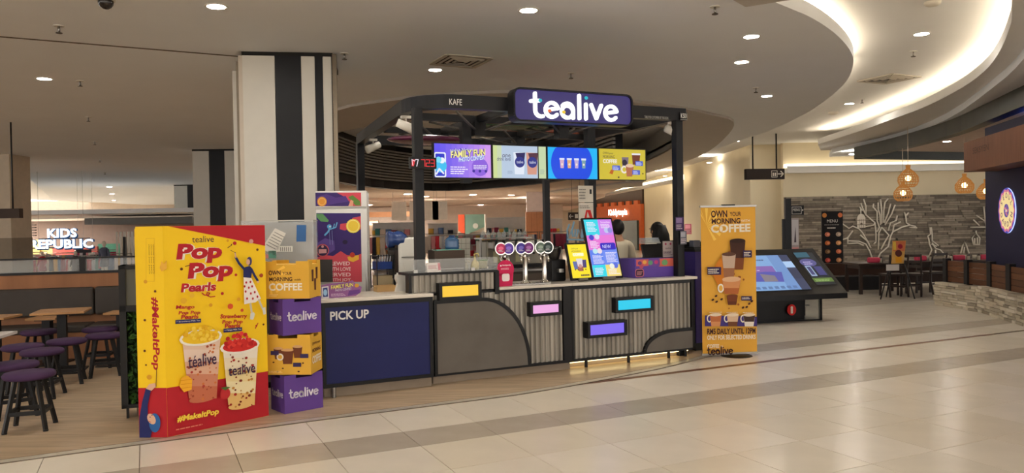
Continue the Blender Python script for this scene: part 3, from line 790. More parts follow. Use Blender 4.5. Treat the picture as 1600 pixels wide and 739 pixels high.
# ================================================================ PROMOTION STANDS
def onp(o, r, u=(0, 0, 1)):
    """plane coordinates (metres along r and u) of what the photograph shows at a pixel"""
    o, r, u = Vector(o), Vector(r).normalized(), Vector(u).normalized(); n = r.cross(u)
    def f(x, y):
        d = ray(x, y); e = Vector((0, 0, EYE)); p = e + d * ((o - e).dot(n) / d.dot(n)) - o
        return p.dot(r), p.dot(u)
    return f
def ptext(p, S, t, x0, y0, x1, y1, m, top, **k):
    """text between the lower-left pixel (x0,y0) and lower-right pixel (x1,y1), top = y of its top at x0"""
    a, b = S(x0, y0), S(x1, y1); c = S(x0, top)
    p.text(t, a[0], a[1], c[1] - a[1], m, w=math.hypot(b[0] - a[0], b[1] - a[1]), rot=math.atan2(b[1] - a[1], b[0] - a[0]), **k)
def ppoly(p, S, pts, m): p.poly([S(*q) for q in pts], m)
def pstroke(p, S, pts, w, m): p.stroke([S(*q) for q in pts], w, m)
def pdisc(p, S, x, y, rx, m, ry=None, n=16, a=0.0):
    q = S(x, y); s = abs(S(x + 1, y)[0] - q[0]); s2 = abs(S(x, y + 1)[1] - q[1]); p.disc(q[0], q[1], rx * s, m, (ry or rx) * s2, n, a)
YEL, RED, WHT, DKP = ink(240, 197, 30), ink(172, 30, 40), ink(236, 228, 214), ink(58, 30, 62)
GOLD, BRN, NVY, SKIN = ink(214, 152, 36), ink(96, 50, 26), ink(34, 40, 92), ink(214, 168, 140)
B, C, A = pg(262, 684), pg(420, 650), pg(218, 684)
B.z = C.z = A.z = .004
H_ = 1.59
t = thing('promotion_standee', 'tall yellow and red cardboard standee printed with a leaping woman and two filled cups', 'standee', B)
rv = (C - B).normalized(); lv = (B - A).normalized(); wf = (C - B).length; wl = (B - A).length
bk = Vector((-.24, .15, 0))
mb = MB(); q = [(0, 0), tuple((C - B))[:2], tuple(C - B + bk)[:2], tuple(A - B + Vector((.02, .2, 0)))[:2], tuple(A - B + Vector((-.012, .05, 0)))[:2], tuple(A - B)[:2]]
mb.prism(q, 0, H_ - .015, mat((238, 196, 34), .5, var=.02)).prism([(a * .97, b * .97) for a, b in q], H_ - .015, H_, mat((238, 196, 34), .5, var=.02))
mb.build('cardboard_body', t)
S = onp(B, rv); p = Print((0, 0, 0), rv, (0, 0, 1))
p.rect(0, 0, wf, H_ - .001, YEL)
zr = S(262, 606)[1]
p.rect(0, .001, wf, zr, RED)
p.poly([(.04, H_ - .001), (wf, H_ - .001), (wf, S(414, 384)[1])], RED)
ptext(p, S, 'tealive', 300, 379, 334, 378, DKP, 369, bold=.0)
for tx, x0, y0, x1, y1, tp, bo in (('Pop', 275, 413, 347, 410, 381, .05), ('Pop', 293, 443, 364, 438, 411, .05), ('Pearls', 282, 457, 337, 454, 443, .04)):
    ptext(p, S, tx, x0, y0, x1, y1, RED, tp, bold=bo, shear=.1, out=WHT, ow=.045)
for x0, y0 in ((286, 391), (303, 421)): pdisc(p, S, x0, y0, 1.6, WHT, 2.2, 8)
pstroke(p, S, [(315, 458), (319, 461), (325, 461), (327, 458), (323, 457), (322, 461), (328, 464), (335, 463)], .008, RED)
for tx, x0, y0, x1, tp in (('Mango', 274, 485, 303, 477), ('Pop Pop', 278, 493.5, 312, 486), ('Pearls', 282, 499, 309, 492), ('Strawberry', 343, 500, 385, 491), ('Pop Pop', 346, 508, 378, 500), ('Pearls', 350, 513, 374, 506)):
    ptext(p, S, tx, x0, y0 - .5, x1, y0 - 1.5, RED, tp, bold=.03, shear=.08)
for x0, y0, x1, tx in ((273, 506, 313, '+ Strawberry Milk Tea'), (348, 519.5, 377, '+ Mango Milk Tea')):
    ppoly(p, S, [(x0, y0), (x1, y0 - 2.5), (x1, y0 - 8.5), (x0, y0 - 6)], NVY); ptext(p, S, tx, x0 + 1.5, y0 - 1.8, x1 - 1.5, y0 - 4, WHT, y0 - 4.5)
def print_cup(rim, body, top, drink, topc, seed):
    (rx0, rx1, ry0, ry1), (bx0, bx1, by) = rim, body; rn = random.Random(seed)
    cx, cy = (rx0 + rx1) / 2, (ry0 + ry1) / 2
    L = lambda f: (rx0 + 4 + (bx0 - rx0 - 4) * f, rx1 - 3 + (bx1 - rx1 + 3) * f, cy + (by - cy) * f)
    for k, c in enumerate(drink):
        f0, f1 = k / len(drink), (k + 1) / len(drink); a, b = L(f0), L(f1)
        ppoly(p, S, [(a[0], a[2]), (a[1], a[2]), (b[1], b[2]), (b[0], b[2])], ink(*c)); p.z -= p.dz
    p.z += p.dz; a = L(1); pdisc(p, S, (a[0] + a[1]) / 2, a[2], (a[1] - a[0]) / 2, ink(*drink[-1]), 6)
    for _ in range(46):
        f = rn.uniform(.12, 1.0); a = L(f); x = rn.uniform(a[0] + 3, a[1] - 3); r = rn.uniform(1, 2.6)
        pdisc(p, S, x, a[2] + (3 if f > .9 else 0), r, ink(*rn.choice(topc[1])), r * .9, 7); p.z -= p.dz * .9
    p.z += p.dz
    pdisc(p, S, cx, cy, (rx1 - rx0) / 2, WHT, (ry1 - ry0) / 2); pdisc(p, S, cx, cy - .5, (rx1 - rx0) / 2 - 4, ink(*topc[0][0]), (ry1 - ry0) / 2 - 3)
    for _ in range(60):
        a_ = rn.uniform(0, 2 * pi); d = rn.random() ** .6; x = cx + d * ((rx1 - rx0) / 2 - 6) * math.cos(a_); y = cy - 4 + d * ((ry1 - ry0) / 2 - 1) * math.sin(a_) - (1 - abs(x - cx) / 30) * top
        pdisc(p, S, x, y, rn.uniform(2, 3.6), ink(*rn.choice(topc[0])), None, 8); p.z -= p.dz * .85
    p.z += p.dz
print_cup((279, 346, 514, 540), (294, 337, 622), 4, ((222, 190, 168), (226, 200, 182), (214, 168, 142), (196, 128, 100), (186, 104, 74)), (((232, 190, 40), (240, 204, 70), (222, 170, 30)), ((168, 60, 50), (196, 110, 60), (150, 70, 44))), 1)
ptext(p, S, 'téalive', 292, 575, 336, 568, DKP, 556, bold=.01)
ppoly(p, S, [(278, 603), (281, 590), (290, 586), (298, 592), (297, 608), (285, 612)], ink(236, 170, 40))
for k in range(3): pstroke(p, S, [(280, 594 + 6 * k), (297, 592 + 6 * k)], .004, ink(214, 140, 20))
print_cup((341, 403, 528, 552), (354, 395, 632), 5, ((232, 222, 206), (230, 214, 184), (228, 206, 150), (232, 216, 170), (222, 180, 110)), (((196, 40, 36), (214, 60, 50), (170, 26, 30)), ((150, 40, 34), (186, 130, 60), (120, 44, 30))), 2)
ptext(p, S, 'tealive', 353, 587, 395, 581, DKP, 571, bold=.01)
pdisc(p, S, 348, 614, 8, ink(176, 40, 44), 9); ppoly(p, S, [(341, 605), (348, 609), (356, 604), (350, 603)], ink(70, 96, 40))
ptext(p, S, '#MakeItPop', 273, 661, 338, 648, ink(238, 206, 70), 649, bold=.035, shear=.15)
p.lines(S(271, 671)[0], S(271, 671)[1], S(318, 668)[0], S(271, 667)[1], 1, ink(214, 120, 100))
# the leaping woman on the print
ppoly(p, S, [(376, 418), (386, 415), (390, 420), (388, 434), (376, 433)], NVY)
pstroke(p, S, [(377, 420), (369, 411), (364, 402)], .02, NVY); pstroke(p, S, [(364, 402), (363, 395)], .012, SKIN); pstroke(p, S, [(364, 395), (356, 391)], .004, BRN)
pstroke(p, S, [(388, 420), (393, 430), (398, 438)], .02, NVY); pdisc(p, S, 398.5, 440, 1.6, SKIN)
ppoly(p, S, [(376, 433), (388, 434), (403, 466), (394, 472), (386, 473), (377, 475)], ink(236, 228, 222))
rn = random.Random(4)
for x, y in ((380, 441), (384, 449), (379, 455), (389, 447), (387, 458), (393, 456), (381, 466), (390, 466), (397, 463), (377, 447), (386, 440)): pdisc(p, S, x, y, 1.5, RED, 2, 8)
pstroke(p, S, [(386, 474), (388, 488)], .016, ink(196, 190, 176)); pstroke(p, S, [(399, 468), (405, 482)], .016, ink(196, 190, 176))
ppoly(p, S, [(386, 489), (391, 487), (393, 490), (390, 499), (385, 498)], ink(206, 206, 200)); ppoly(p, S, [(404, 481), (409, 479), (410, 490), (406, 491)], ink(206, 206, 200))
pdisc(p, S, 384, 408, 4, ink(60, 52, 96), 7); pdisc(p, S, 382, 409, 3, SKIN, 4.5); p.z += p.dz
for x, y, r, c in ((361, 380, 3, RED), (356, 382, 1, BRN), (278, 420, 2.4, BRN), (367, 467, 3, GOLD), (354, 478, 4.5, ink(206, 80, 40)), (402, 430, 3.2, ink(150, 60, 30)), (396, 390, 2, BRN), (372, 484, 2.6, ink(196, 70, 40)), (294, 461, 4, ink(228, 178, 50)),
                   (281, 469, 5, ink(222, 170, 40)), (323, 476, 3, GOLD), (341, 458, 2.5, RED), (386, 377, 3.5, ink(206, 150, 140)), (394, 508, 1.6, RED), (405, 506, 1.6, BRN), (362, 429, 2.2, RED), (263, 640, .1, RED), (349, 376, 2, GOLD)):
    pdisc(p, S, x, y, r, c, None, 9)
pstroke(p, S, [(283, 416), (290, 414)], .006, BRN); pstroke(p, S, [(349, 387), (355, 383)], .006, BRN); pstroke(p, S, [(392, 512), (396, 504)], .008, RED)
p.build('front_print', t)
S = onp(A, lv); p = Print(A - B, lv, (0, 0, 1))
p.rect(0.0, 0, wl, H_ - .016, YEL); p.rect(0, 0, wl, S(240, 606)[1], RED)
tx = '#MakeItPop'
a, b = S(234, 464), S(234, 578)
p.text(tx, a[0], a[1], .068, RED, bold=.03, w=a[1] - b[1], rot=-pi / 2, shear=.1)
ppoly(p, S, [(228, 372), (242, 372), (242, 440), (228, 440)], ink(226, 180, 36)); ppoly(p, S, [(229, 373), (241, 373), (241, 439), (229, 439)], YEL)
for k in range(3): a = S(232 + 3.4 * k, 382); p.text('choose your pearls', a[0], a[1], .012, BRN, w=.22, rot=-pi / 2)
for x, y, r in ((243, 455, 2), (228, 440, 3), (227, 500, 2), (229, 570, 1.5), (234, 589, 4), (246, 520, 1.2), (227, 548, 2)): pdisc(p, S, x, y, r, BRN if r < 3 else GOLD, None, 9)
ppoly(p, S, [(219, 684), (219, 652), (223, 628), (229, 606), (237, 609), (232, 632), (232, 652), (240, 668), (236, 684)], NVY)
ppoly(p, S, [(229, 607), (234, 600), (243, 598), (245, 603), (238, 610)], SKIN); pstroke(p, S, [(245, 603), (246, 575)], .005, BRN)
pdisc(p, S, 243, 660, 9, ink(44, 92, 150), 15); pdisc(p, S, 238, 654, 6, SKIN, 9, 14, .5); pdisc(p, S, 236, 651, 1, DKP, 1, 6); pdisc(p, S, 239, 648, 1, DKP, 1, 6); pstroke(p, S, [(234, 657), (237, 659)], .004, RED)
ppoly(p, S, [(254, 424), (251, 418), (254, 408), (258, 412), (262, 406), (262, 420)], ink(224, 168, 60))
p.build('side_print', t)

# -- stack of four cartons
YB, PB_ = mat((222, 172, 62), .55, var=.02), mat((92, 62, 138), .55, var=.02)
F0 = pg(445, 648); F0.z = 0
ed = (pg(505, 637) - F0); ap = math.atan2(ed.y, ed.x); Lw = ed.length; Ld = .27
rp = Vector((math.cos(ap), math.sin(ap), 0)); dpv = Vector((-math.sin(ap), math.cos(ap), 0))
cen = F0 + rp * Lw / 2 + dpv * Ld / 2
def zat(px, py): return solve(lambda z: proj((F0.x, F0.y, z))[1] - py, -1, 3)
zs = [.004] + [zat(445, y) for y in (588, 525, 468)] + [zat(445, 409)]
lab = ['purple carton with white lettering at the bottom of the carton stack, on the floor', 'yellow carton with printed coffee cups second from the bottom of the carton stack',
       'purple carton with white lettering, third from the bottom of the carton stack', 'yellow carton lettered OWN YOUR MORNING COFFEE on top of the carton stack']
for i in range(4):
    pur = i % 2 == 0; z0_, z1_ = zs[i], zs[i + 1]
    if pur: ang = ap; w, d = Lw, Ld
    else: ang = math.radians(-4); w, d = .40, .30
    R3 = Matrix.Rotation(ang, 3, 'Z'); o = cen - R3 @ Vector((w / 2, d / 2, 0)); o.z = z0_
    if not pur: o.x += pd(483, 440, (o + R3 @ Vector((w, 0, 0))).y).x - (o + R3 @ Vector((w, 0, 0))).x
    t = thing('carton', lab[i], 'carton', o, ang, 'stacked promotion cartons')
    h = z1_ - z0_; m = PB_ if pur else YB
    mb = MB().bx(0, w, 0, d, 0, h - .03, m)
    e = .004
    for x0, x1 in ((0, w * .3), (w * .72, w)): mb.bx(x0, x1, 0, e, h - .03, h, m).bx(x0, x1, d - e, d, h - .03, h, m)
    for y0, y1 in ((0, d * .3), (d * .7, d)): mb.bx(0, e, y0, y1, h - .03, h, m).bx(w - e, w, y0, y1, h - .03, h, m)
    mb.build('carton_body', t)
    p = Print((0, 0, 0), (1, 0, 0), (0, 0, 1))
    if pur:
        p.logo(w * .12, h * .38, w * .76 / LOGO_W, ink(232, 226, 236), .17)
    elif i == 3:
        for k in range(9):
            an = math.radians(95 - 200 * k / 9); p.poly([(.05, h * .62), (.05 + .16 * math.cos(an - .08), h * .62 + .16 * math.sin(an - .08)), (.05 + .16 * math.cos(an + .08), h * .62 + .16 * math.sin(an + .08))] if 0 < .05 + .16 * math.cos(an) < w and .01 < h * .62 + .16 * math.sin(an) < h - .03 else [(.05, h * .6), (.06, h * .6), (.06, h * .61)], ink(244, 196, 80)); p.z -= p.dz
        p.z += p.dz
        dk = ink(70, 34, 30)
        p.text('OWN', w * .13, h * .63, h * .13, dk, .03, w * .26).text('YOUR', w * .43, h * .64, h * .08, dk, .02, w * .2).text('MORNING', w * .14, h * .47, h * .11, dk, .02, w * .5).text('with', w * .68, h * .48, h * .06, dk, w=w * .14).text('COFFEE', w * .13, h * .22, h * .2, ink(240, 232, 214), .03, w * .72).lines(w * .13, h * .07, w * .34, h * .14, 2, ink(248, 214, 140))
    else:
        for x, y, s in ((.3, .45, .8), (.72, .48, .85), (.5, .33, 1.1)):
            cw = .05 * s; p.poly([(w * x - cw * .7, h * y - .02), (w * x + cw * .7, h * y - .02), (w * x + cw, h * y + .09 * s), (w * x - cw, h * y + .09 * s)], ink(106, 56, 30)).disc(w * x, h * y + .09 * s, cw, ink(206, 160, 110), .012)
            if s > 1: p.disc(w * x - cw * 1.15, h * y + .04, .03, ink(236, 226, 210)).disc(w * x - cw * 1.15, h * y + .04, .018, ink(222, 172, 62))
        for x, y in ((.14, .5), (.62, .2), (.78, .42)): p.rect(w * x, h * y, w * x + .07, h * y + .035, ink(50, 40, 84))
        for x in (.2, .28, .4, .74, .84): p.disc(w * x, h * .2 + .04 * math.sin(x * 40), .009, ink(70, 34, 20), .006)
        p.lines(w * .1, h * .05, w * .4, h * .12, 2, ink(248, 214, 140))
    p.build('front_print', t)
    if pur:
        p = Print((0, d, 0), (0, -1, 0), (0, 0, 1)); p.logo(d * .1, h * .4, d * .8 / LOGO_W, ink(220, 214, 226), .17); p.build('side_print', t)
    else:
        p = Print((w, 0, 0), (0, 1, 0), (0, 0, 1)); dk = ink(86, 44, 30)
        if i == 3:
            for x, y in ((.3, .6), (.5, .35), (.65, .65)): p.poly([(d * x - .02, h * y - .05), (d * x + .02, h * y - .05), (d * x + .028, h * y + .05), (d * x - .028, h * y + .05)], dk)
        else: p.text('OWN your', d * .15, h * .68, h * .1, dk, .02, d * .7).text('MORNING', d * .15, h * .52, h * .1, dk, .02, d * .7).text('COFFEE', d * .12, h * .24, h * .2, ink(240, 232, 214), .03, d * .76)
        p.build('side_print', t)

# -- roll-up banner
B0, B1 = pg(1098, 558), pg(1183, 554.5)
rv = (B1 - B0).normalized(); wb = (B1 - B0).length; hb = 1.745
ab = math.atan2(rv.y, rv.x)
t = thing('banner_stand', 'orange roll-up banner lettered OWN YOUR MORNING WITH COFFEE on a black foot', 'banner', B0, ab)
MB().bx(0, wb, 0, .004, .035, hb - .02, mat((222, 166, 62), .5, var=.02)).build('banner_sheet', t)
MB().bx(-.01, wb + .01, -.012, .014, hb - .022, hb, STEEL).bx(-.01, wb + .01, -.012, .014, .022, .04, STEEL).bx(wb * .38, wb * .62, -.014, .014, hb - .004, hb + .01, BLACK).build('rail', t)
MB().tube([(wb / 2, .03, 0.02), (wb / 2, .03, hb - .03)], .012, BLACK, 8).build('pole', t)
MB().lathe([(.001, .024), (.06, .022), (.17, .008), (.18, 0)], BLACK, 24, (wb * .62, .0, 0)).build('foot', t)
S0 = onp(B0, rv); S = lambda x, y: (min(max(S0(x, y)[0] * .975 + .002, 0), wb), S0(x, y)[1]); p = Print((0, 0, 0), (1, 0, 0), (0, 0, 1))
O1, O2, DK, CR = ink(233, 180, 70), ink(222, 166, 62), ink(62, 30, 34), ink(240, 230, 210)
p.rect(0, .04, wb, hb - .022, O2)
ox, oy = S(1104, 352)
for k in range(9):
    an = math.radians(140 - 25 * k); r = .2
    q = [(ox, oy), (ox + r * math.cos(an - .09), oy + r * math.sin(an - .09)), (ox + r * math.cos(an + .09), oy + r * math.sin(an + .09))]
    q = [(min(max(a, 0), wb), min(b, hb - .024)) for a, b in q]; p.poly(q, ink(246, 204, 92)); p.z -= p.dz
p.z += p.dz
ptext(p, S, 'OWN', 1111, 340, 1137, 339.5, DK, 329, bold=.03); ptext(p, S, 'YOUR', 1141, 338, 1159, 337.5, DK, 331, bold=.02); ptext(p, S, 'MORNING', 1112, 350, 1158, 349, DK, 341.5, bold=.03); ptext(p, S, 'WITH', 1159, 347, 1173, 346.5, CR, 343)
ptext(p, S, 'COFFEE', 1111, 364, 1174, 362, CR, 351, bold=.035)
pdisc(p, S, 1127, 357.5, 4, O2, 5); pdisc(p, S, 1127, 357.5, 2.6, CR, 4.6)
def pcup(x, y, w, h, c, c2, lid=None):
    ppoly(p, S, [(x - w * .36, y), (x + w * .36, y), (x + w / 2, y - h), (x - w / 2, y - h)], ink(*c)); ppoly(p, S, [(x - w * .4, y - h * .4), (x + w * .4, y - h * .4), (x + w / 2, y - h), (x - w / 2, y - h)], ink(*c2)); pdisc(p, S, x, y - h, w / 2, ink(*(lid or c2)), w * .14)
rn = random.Random(9)
for _ in range(34):
    a_ = rn.uniform(0, 2 * pi); pdisc(p, S, 1142 + 26 * math.cos(a_) * rn.random(), 430 + 52 * math.sin(a_) * rn.random(), rn.uniform(1, 2.4), ink(150, 84, 30), None, 7)
ppoly(p, S, [(1110, 425), (1126, 400), (1135, 440), (1124, 452)], ink(206, 122, 30))
pcup(1152, 421, 25, 45, (120, 66, 34), (64, 36, 26), (48, 26, 20)); pcup(1138, 433, 22, 36, (150, 100, 70), (196, 170, 150), (90, 60, 46))
pdisc(p, S, 1125, 450, 5, ink(244, 236, 222), 7); pdisc(p, S, 1125, 450, 3, O2, 4.5); pcup(1142, 459, 30, 23, (170, 96, 50), (206, 140, 90), (224, 180, 140)); pcup(1143, 476, 18, 14, (90, 44, 24), (110, 56, 30))
for x, y in ((1112, 468), (1118, 471), (1126, 467), (1166, 479), (1170, 474), (1160, 480), (1117, 462), (1174, 470)): pdisc(p, S, x, y, 2.4, ink(70, 36, 22), 1.7, 8, .5)
for x0, y0, x1, y1 in ((1103, 429, 1125, 417), (1160, 402, 1174, 391), (1157, 469, 1174, 462)):
    ppoly(p, S, [(x0, y0), (x1, y0), (x1, y1), (x0, y1)], ink(44, 32, 78)); a, b = S(x0 + 1.5, y0 - 2), S(x1 - 1.5, y1 + 1); p.lines(a[0], a[1], b[0], b[1], 3 if y0 - y1 > 8 else 2, CR)
ppoly(p, S, [(1099, 509), (1182, 509), (1182, 494), (1099, 492)], ink(60, 48, 116))
for x, c, c2 in ((1116, (180, 104, 60), (206, 140, 90)), (1143, (214, 180, 150), (110, 66, 40)), (1169, (60, 40, 34), (230, 220, 206))):
    pdisc(p, S, x - 10, 497, 4, CR, 6); pdisc(p, S, x - 10, 497, 2.4, ink(60, 48, 116), 4); pcup(x, 509, 19, 18, c2, c, (226, 206, 180)); p.lines(*S(x - 10, 488), *S(x + 10, 486), 1, CR)
ptext(p, S, 'RM5 DAILY UNTIL 12PM', 1102, 521.5, 1179, 520, DK, 512.5, bold=.03); ptext(p, S, 'ONLY FOR SELECTED DRINKS', 1102, 530, 1179, 528.5, CR, 523, bold=.02)
ptext(p, S, 'COFFEE', 1102, 543, 1121, 542.5, CR, 537, bold=.02); ptext(p, S, 'at', 1123, 542, 1127, 542, CR, 538.5)
a = S(1102, 553.5); b = S(1143, 553); p.logo(a[0], a[1], (b[0] - a[0]) / LOGO_W, DK, .17)
p.build('banner_print', t)

# -- drinks fridge
Yf = 8.35
f0, f1 = pd(494, 350, Yf), pd(574, 350, Yf + .08)
t = thing('drinks_fridge', 'tall white display fridge covered in purple and pink fruit graphics', 'fridge', (f0.x, f0.y, .004), math.atan2(f1.y - f0.y, f1.x - f0.x))
w = (Vector(f1) - Vector(f0)).xy.length; zf = lambda y: pd(530, y, Yf + .04).z - .004
FW_ = mat((222, 219, 214), .35, var=.02)
MB().bx(0, w, .02, .6, .08, zf(298), FW_, .008).bx(.03, w - .03, .05, .55, 0, .08, BLACK).build('cabinet', t)
MB().bx(0, w, -.02, .02, zf(324), zf(299), FW_, .008).build('header', t)
MB().bx(0, w, -.03, .015, .12, zf(327), FW_, .008).build('door', t)
MB().bx(w - .03, w - .012, -.05, -.03, .8, 1.2, STEEL).build('handle', t)
S = onp((f0.x, f0.y, .004), f1 - f0); n_ = Vector((0, -.0, 0))
p = Print((0, -.02, 0), (1, 0, 0), (0, 0, 1)); PK, PU_ = ink(206, 74, 88), ink(58, 40, 104)
ppoly(p, S, [(498, 322), (569, 322), (569, 301), (498, 301)], PK); ppoly(p, S, [(498, 301), (531, 301), (546, 309), (556, 322), (498, 322)], PU_); ppoly(p, S, [(500, 308), (515, 303), (530, 309), (545, 306), (550, 315), (530, 318), (512, 322), (500, 320)], ink(80, 56, 128))
pdisc(p, S, 508, 315, 7.5, ink(214, 140, 50)); pdisc(p, S, 508, 315, 6, ink(236, 190, 110)); pdisc(p, S, 508, 315, 5, ink(222, 150, 60))
ppoly(p, S, [(549, 308), (556, 305), (567, 314), (568, 321), (560, 321)], ink(96, 130, 60)); ppoly(p, S, [(549, 322), (553, 312), (557, 314), (556, 322)], ink(226, 160, 130))
p.build('header_print', t)
p = Print((0, -.03, 0), (1, 0, 0), (0, 0, 1))
ppoly(p, S, [(499, 440), (568, 440), (568, 333), (499, 333)], PU_); ppoly(p, S, [(499, 380), (512, 372), (526, 376), (527, 390), (515, 398), (499, 396)], ink(92, 70, 140))
ppoly(p, S, [(568, 338), (556, 340), (549, 348), (536, 350), (535, 358), (543, 360), (552, 356), (560, 362), (568, 358)], PK)
pdisc(p, S, 556, 353, 11, ink(240, 214, 80)); pdisc(p, S, 556, 353, 9.5, ink(250, 236, 150)); pdisc(p, S, 556, 353, 8.5, ink(238, 204, 70))
ppoly(p, S, [(499, 334), (509, 334), (518, 344), (517, 347), (506, 346), (500, 340)], ink(90, 140, 90))
ppoly(p, S, [(499, 440), (568, 440), (568, 396), (558, 400), (545, 398), (536, 392), (524, 400), (510, 398), (499, 402)], PK)
ppoly(p, S, [(546, 401), (564, 398), (564, 405), (555, 409), (548, 407)], ink(236, 180, 60)); pdisc(p, S, 554, 398, 4, ink(190, 60, 40)); pdisc(p, S, 543, 378, 4, ink(36, 24, 60), 3.4)
pdisc(p, S, 519, 354, 3.6, ink(90, 170, 220)); pstroke(p, S, [(519, 358), (517, 362), (512, 367)], .018, ink(110, 180, 226)); pstroke(p, S, [(521, 358), (529, 355), (531, 348)], .012, ink(110, 180, 226)); pstroke(p, S, [(525, 357), (527, 350)], .01, ink(110, 180, 226)); pdisc(p, S, 520, 354, 1.3, WHT)
for x in (519, 523): pstroke(p, S, [(x, 360), (x + .6, 382)], .003, ink(150, 170, 220))
pdisc(p, S, 508, 391, 10, ink(196, 90, 96)); pdisc(p, S, 508, 391, 8.5, ink(56, 40, 70)); ppoly(p, S, [(502, 396), (514, 395), (514, 389), (502, 389)], ink(206, 150, 150)); pdisc(p, S, 508, 385, 2, ink(206, 150, 150))
for k, s in enumerate(('BREWED', 'WITH LOVE', 'SERVED', 'WITH JOY')):
    ptext(p, S, s, 514 if k in (0, 2) else 515, 414.5 + 8.6 * k, 551 - (1 if k == 0 else 0), 414.2 + 8.6 * k, ink(240, 206, 206), 408.6 + 8.6 * k, bold=.02)
ppoly(p, S, [(500, 440), (523, 440), (523, 405), (500, 405)], ink(66, 62, 60))
p.build('door_print', t)

# -- clear display case with pinned papers
Yc = 7.45
c0, c1 = pd(377, 380, Yc), pd(490, 380, Yc + .1)
t = thing('display_case', 'clear acrylic display case with pinned papers above the striped column foot', 'display case', (c0.x, c0.y, .004), math.atan2(c1.y - c0.y, c1.x - c0.x))
w = (c1 - c0).xy.length; zt = pd(430, 346, Yc + .05).z
MB().bx(0, w, 0, .42, .06, .98, mat((92, 86, 80), .5, var=.06)).bx(.02, w - .02, .03, .4, 0, .06, BLACK).build('base_cabinet', t)
MB().bx(0, w, 0, .006, .98, zt, GLASS).bx(0, .006, 0, .42, .98, zt, GLASS).bx(w - .006, w, 0, .42, .98, zt, GLASS).build('glass', t)
MB().bx(0.01, w - .01, .36, .38, .98, zt - .01, mat((170, 166, 160), .35, .6, var=.06)).bx(0, w, 0, .42, zt, zt + .008, mat((190, 186, 176), .3, .2)).build('back_plate', t)
S = onp((c0.x, c0.y, 0), c1 - c0)
PAP = ink(226, 222, 212)
for nm, pts, m in (('notice', [(413, 389), (435, 357), (452, 365), (434, 400)], PAP), ('notice', [(437, 394), (462, 394), (462, 385), (437, 385)], PAP), ('blue_card', [(468, 378), (483, 378), (484, 352), (469, 352)], mat((60, 104, 160), .5)),
                   ('green_note', [(424, 404), (436, 404), (436, 392), (424, 392)], mat((96, 150, 130), .6)), ('pink_note', [(412, 404), (424, 404), (424, 398), (412, 398)], mat((200, 130, 126), .6))):
    p = Print((0, -.001, .0), (1, 0, 0), (0, 0, 1)); q = [S(*a) for a in pts]; p.poly(q, m)
    if nm == 'notice':
        for k in range(6):
            f0_, f1_ = .15 + .12 * k, .9
            a = Vector(q[0]) + (Vector(q[1]) - Vector(q[0])) * (1 - f0_) + (Vector(q[3]) - Vector(q[0])) * .12; b = Vector(q[0]) + (Vector(q[1]) - Vector(q[0])) * (1 - f0_) + (Vector(q[3]) - Vector(q[0])) * .82
            p.stroke([tuple(a), tuple(b)], .006, ink(120, 118, 116), False)
    p.build(nm, t)
# ================================================================ THINGS ON THE KIOSK COUNTERS
def lean_display(name, label, px0, px1, ytop, v, build, group=None, lean=math.radians(18)):
    u0, u1 = KU(px0, v, .98), KU(px1, v, .98); s, c = math.sin(lean), math.cos(lean)
    L = solve(lambda L: -proj(K(u0, v + L * s, .955 + L * c))[1] + ytop, .1, 1.5)
    t = kthing(name, label, 'screen', u0, v, ZW + .02); t.rotation_euler = (-lean, 0, TH)
    w = u1 - u0
    MB().bx(0, w, 0, .03, 0, L, BLACK, .004).build('screen_case', t)
    MB().bx(w * .3, w * .7, -.03, .0, -.018, .01, STEEL).bx(w * .4, w * .6, .03, .05, .0, L * .5, BLACK).build('stand', t)
    p = Print((.02, 0, .02), (1, 0, 0), (0, 0, 1)); build(p, w - .04, L - .04); p.build('picture', t)
    return t
def pic_small(p, w, h):
    p.rect(0, 0, w, h, glow((246, 222, 36), 1.05)); z = p.z
    p.text('OWN your', w * .18, h * .84, h * .06, g(120, 100, 60), w=w * .38).text('MORNING', w * .18, h * .76, h * .06, g(130, 100, 60), w=w * .5).rrect(w * .2, h * .64, w * .8, h * .745, .01, g(250, 244, 160)).text('COFFEE', w * .22, h * .655, h * .08, g(255, 255, 235), .03, w * .56)
    for x, y, c in ((.3, .36, (96, 110, 170)), (.7, .4, (70, 60, 120)), (.5, .3, (170, 96, 80)), (.5, .44, (225, 215, 220))): p.poly([(w * x - .03, h * y - .04), (w * x + .03, h * y - .04), (w * x + .04, h * y + .05), (w * x - .04, h * y + .05)], g(*c))
    p.disc(w * .5, h * .35, w * .09, g(200, 150, 140)).lines(w * .45, h * .05, w * .92, h * .1, 1, g(90, 70, 60), .9)
    for x in (.2, .35, .6, .75): p.disc(w * x, h * .24, .008, g(110, 70, 30), n=8)
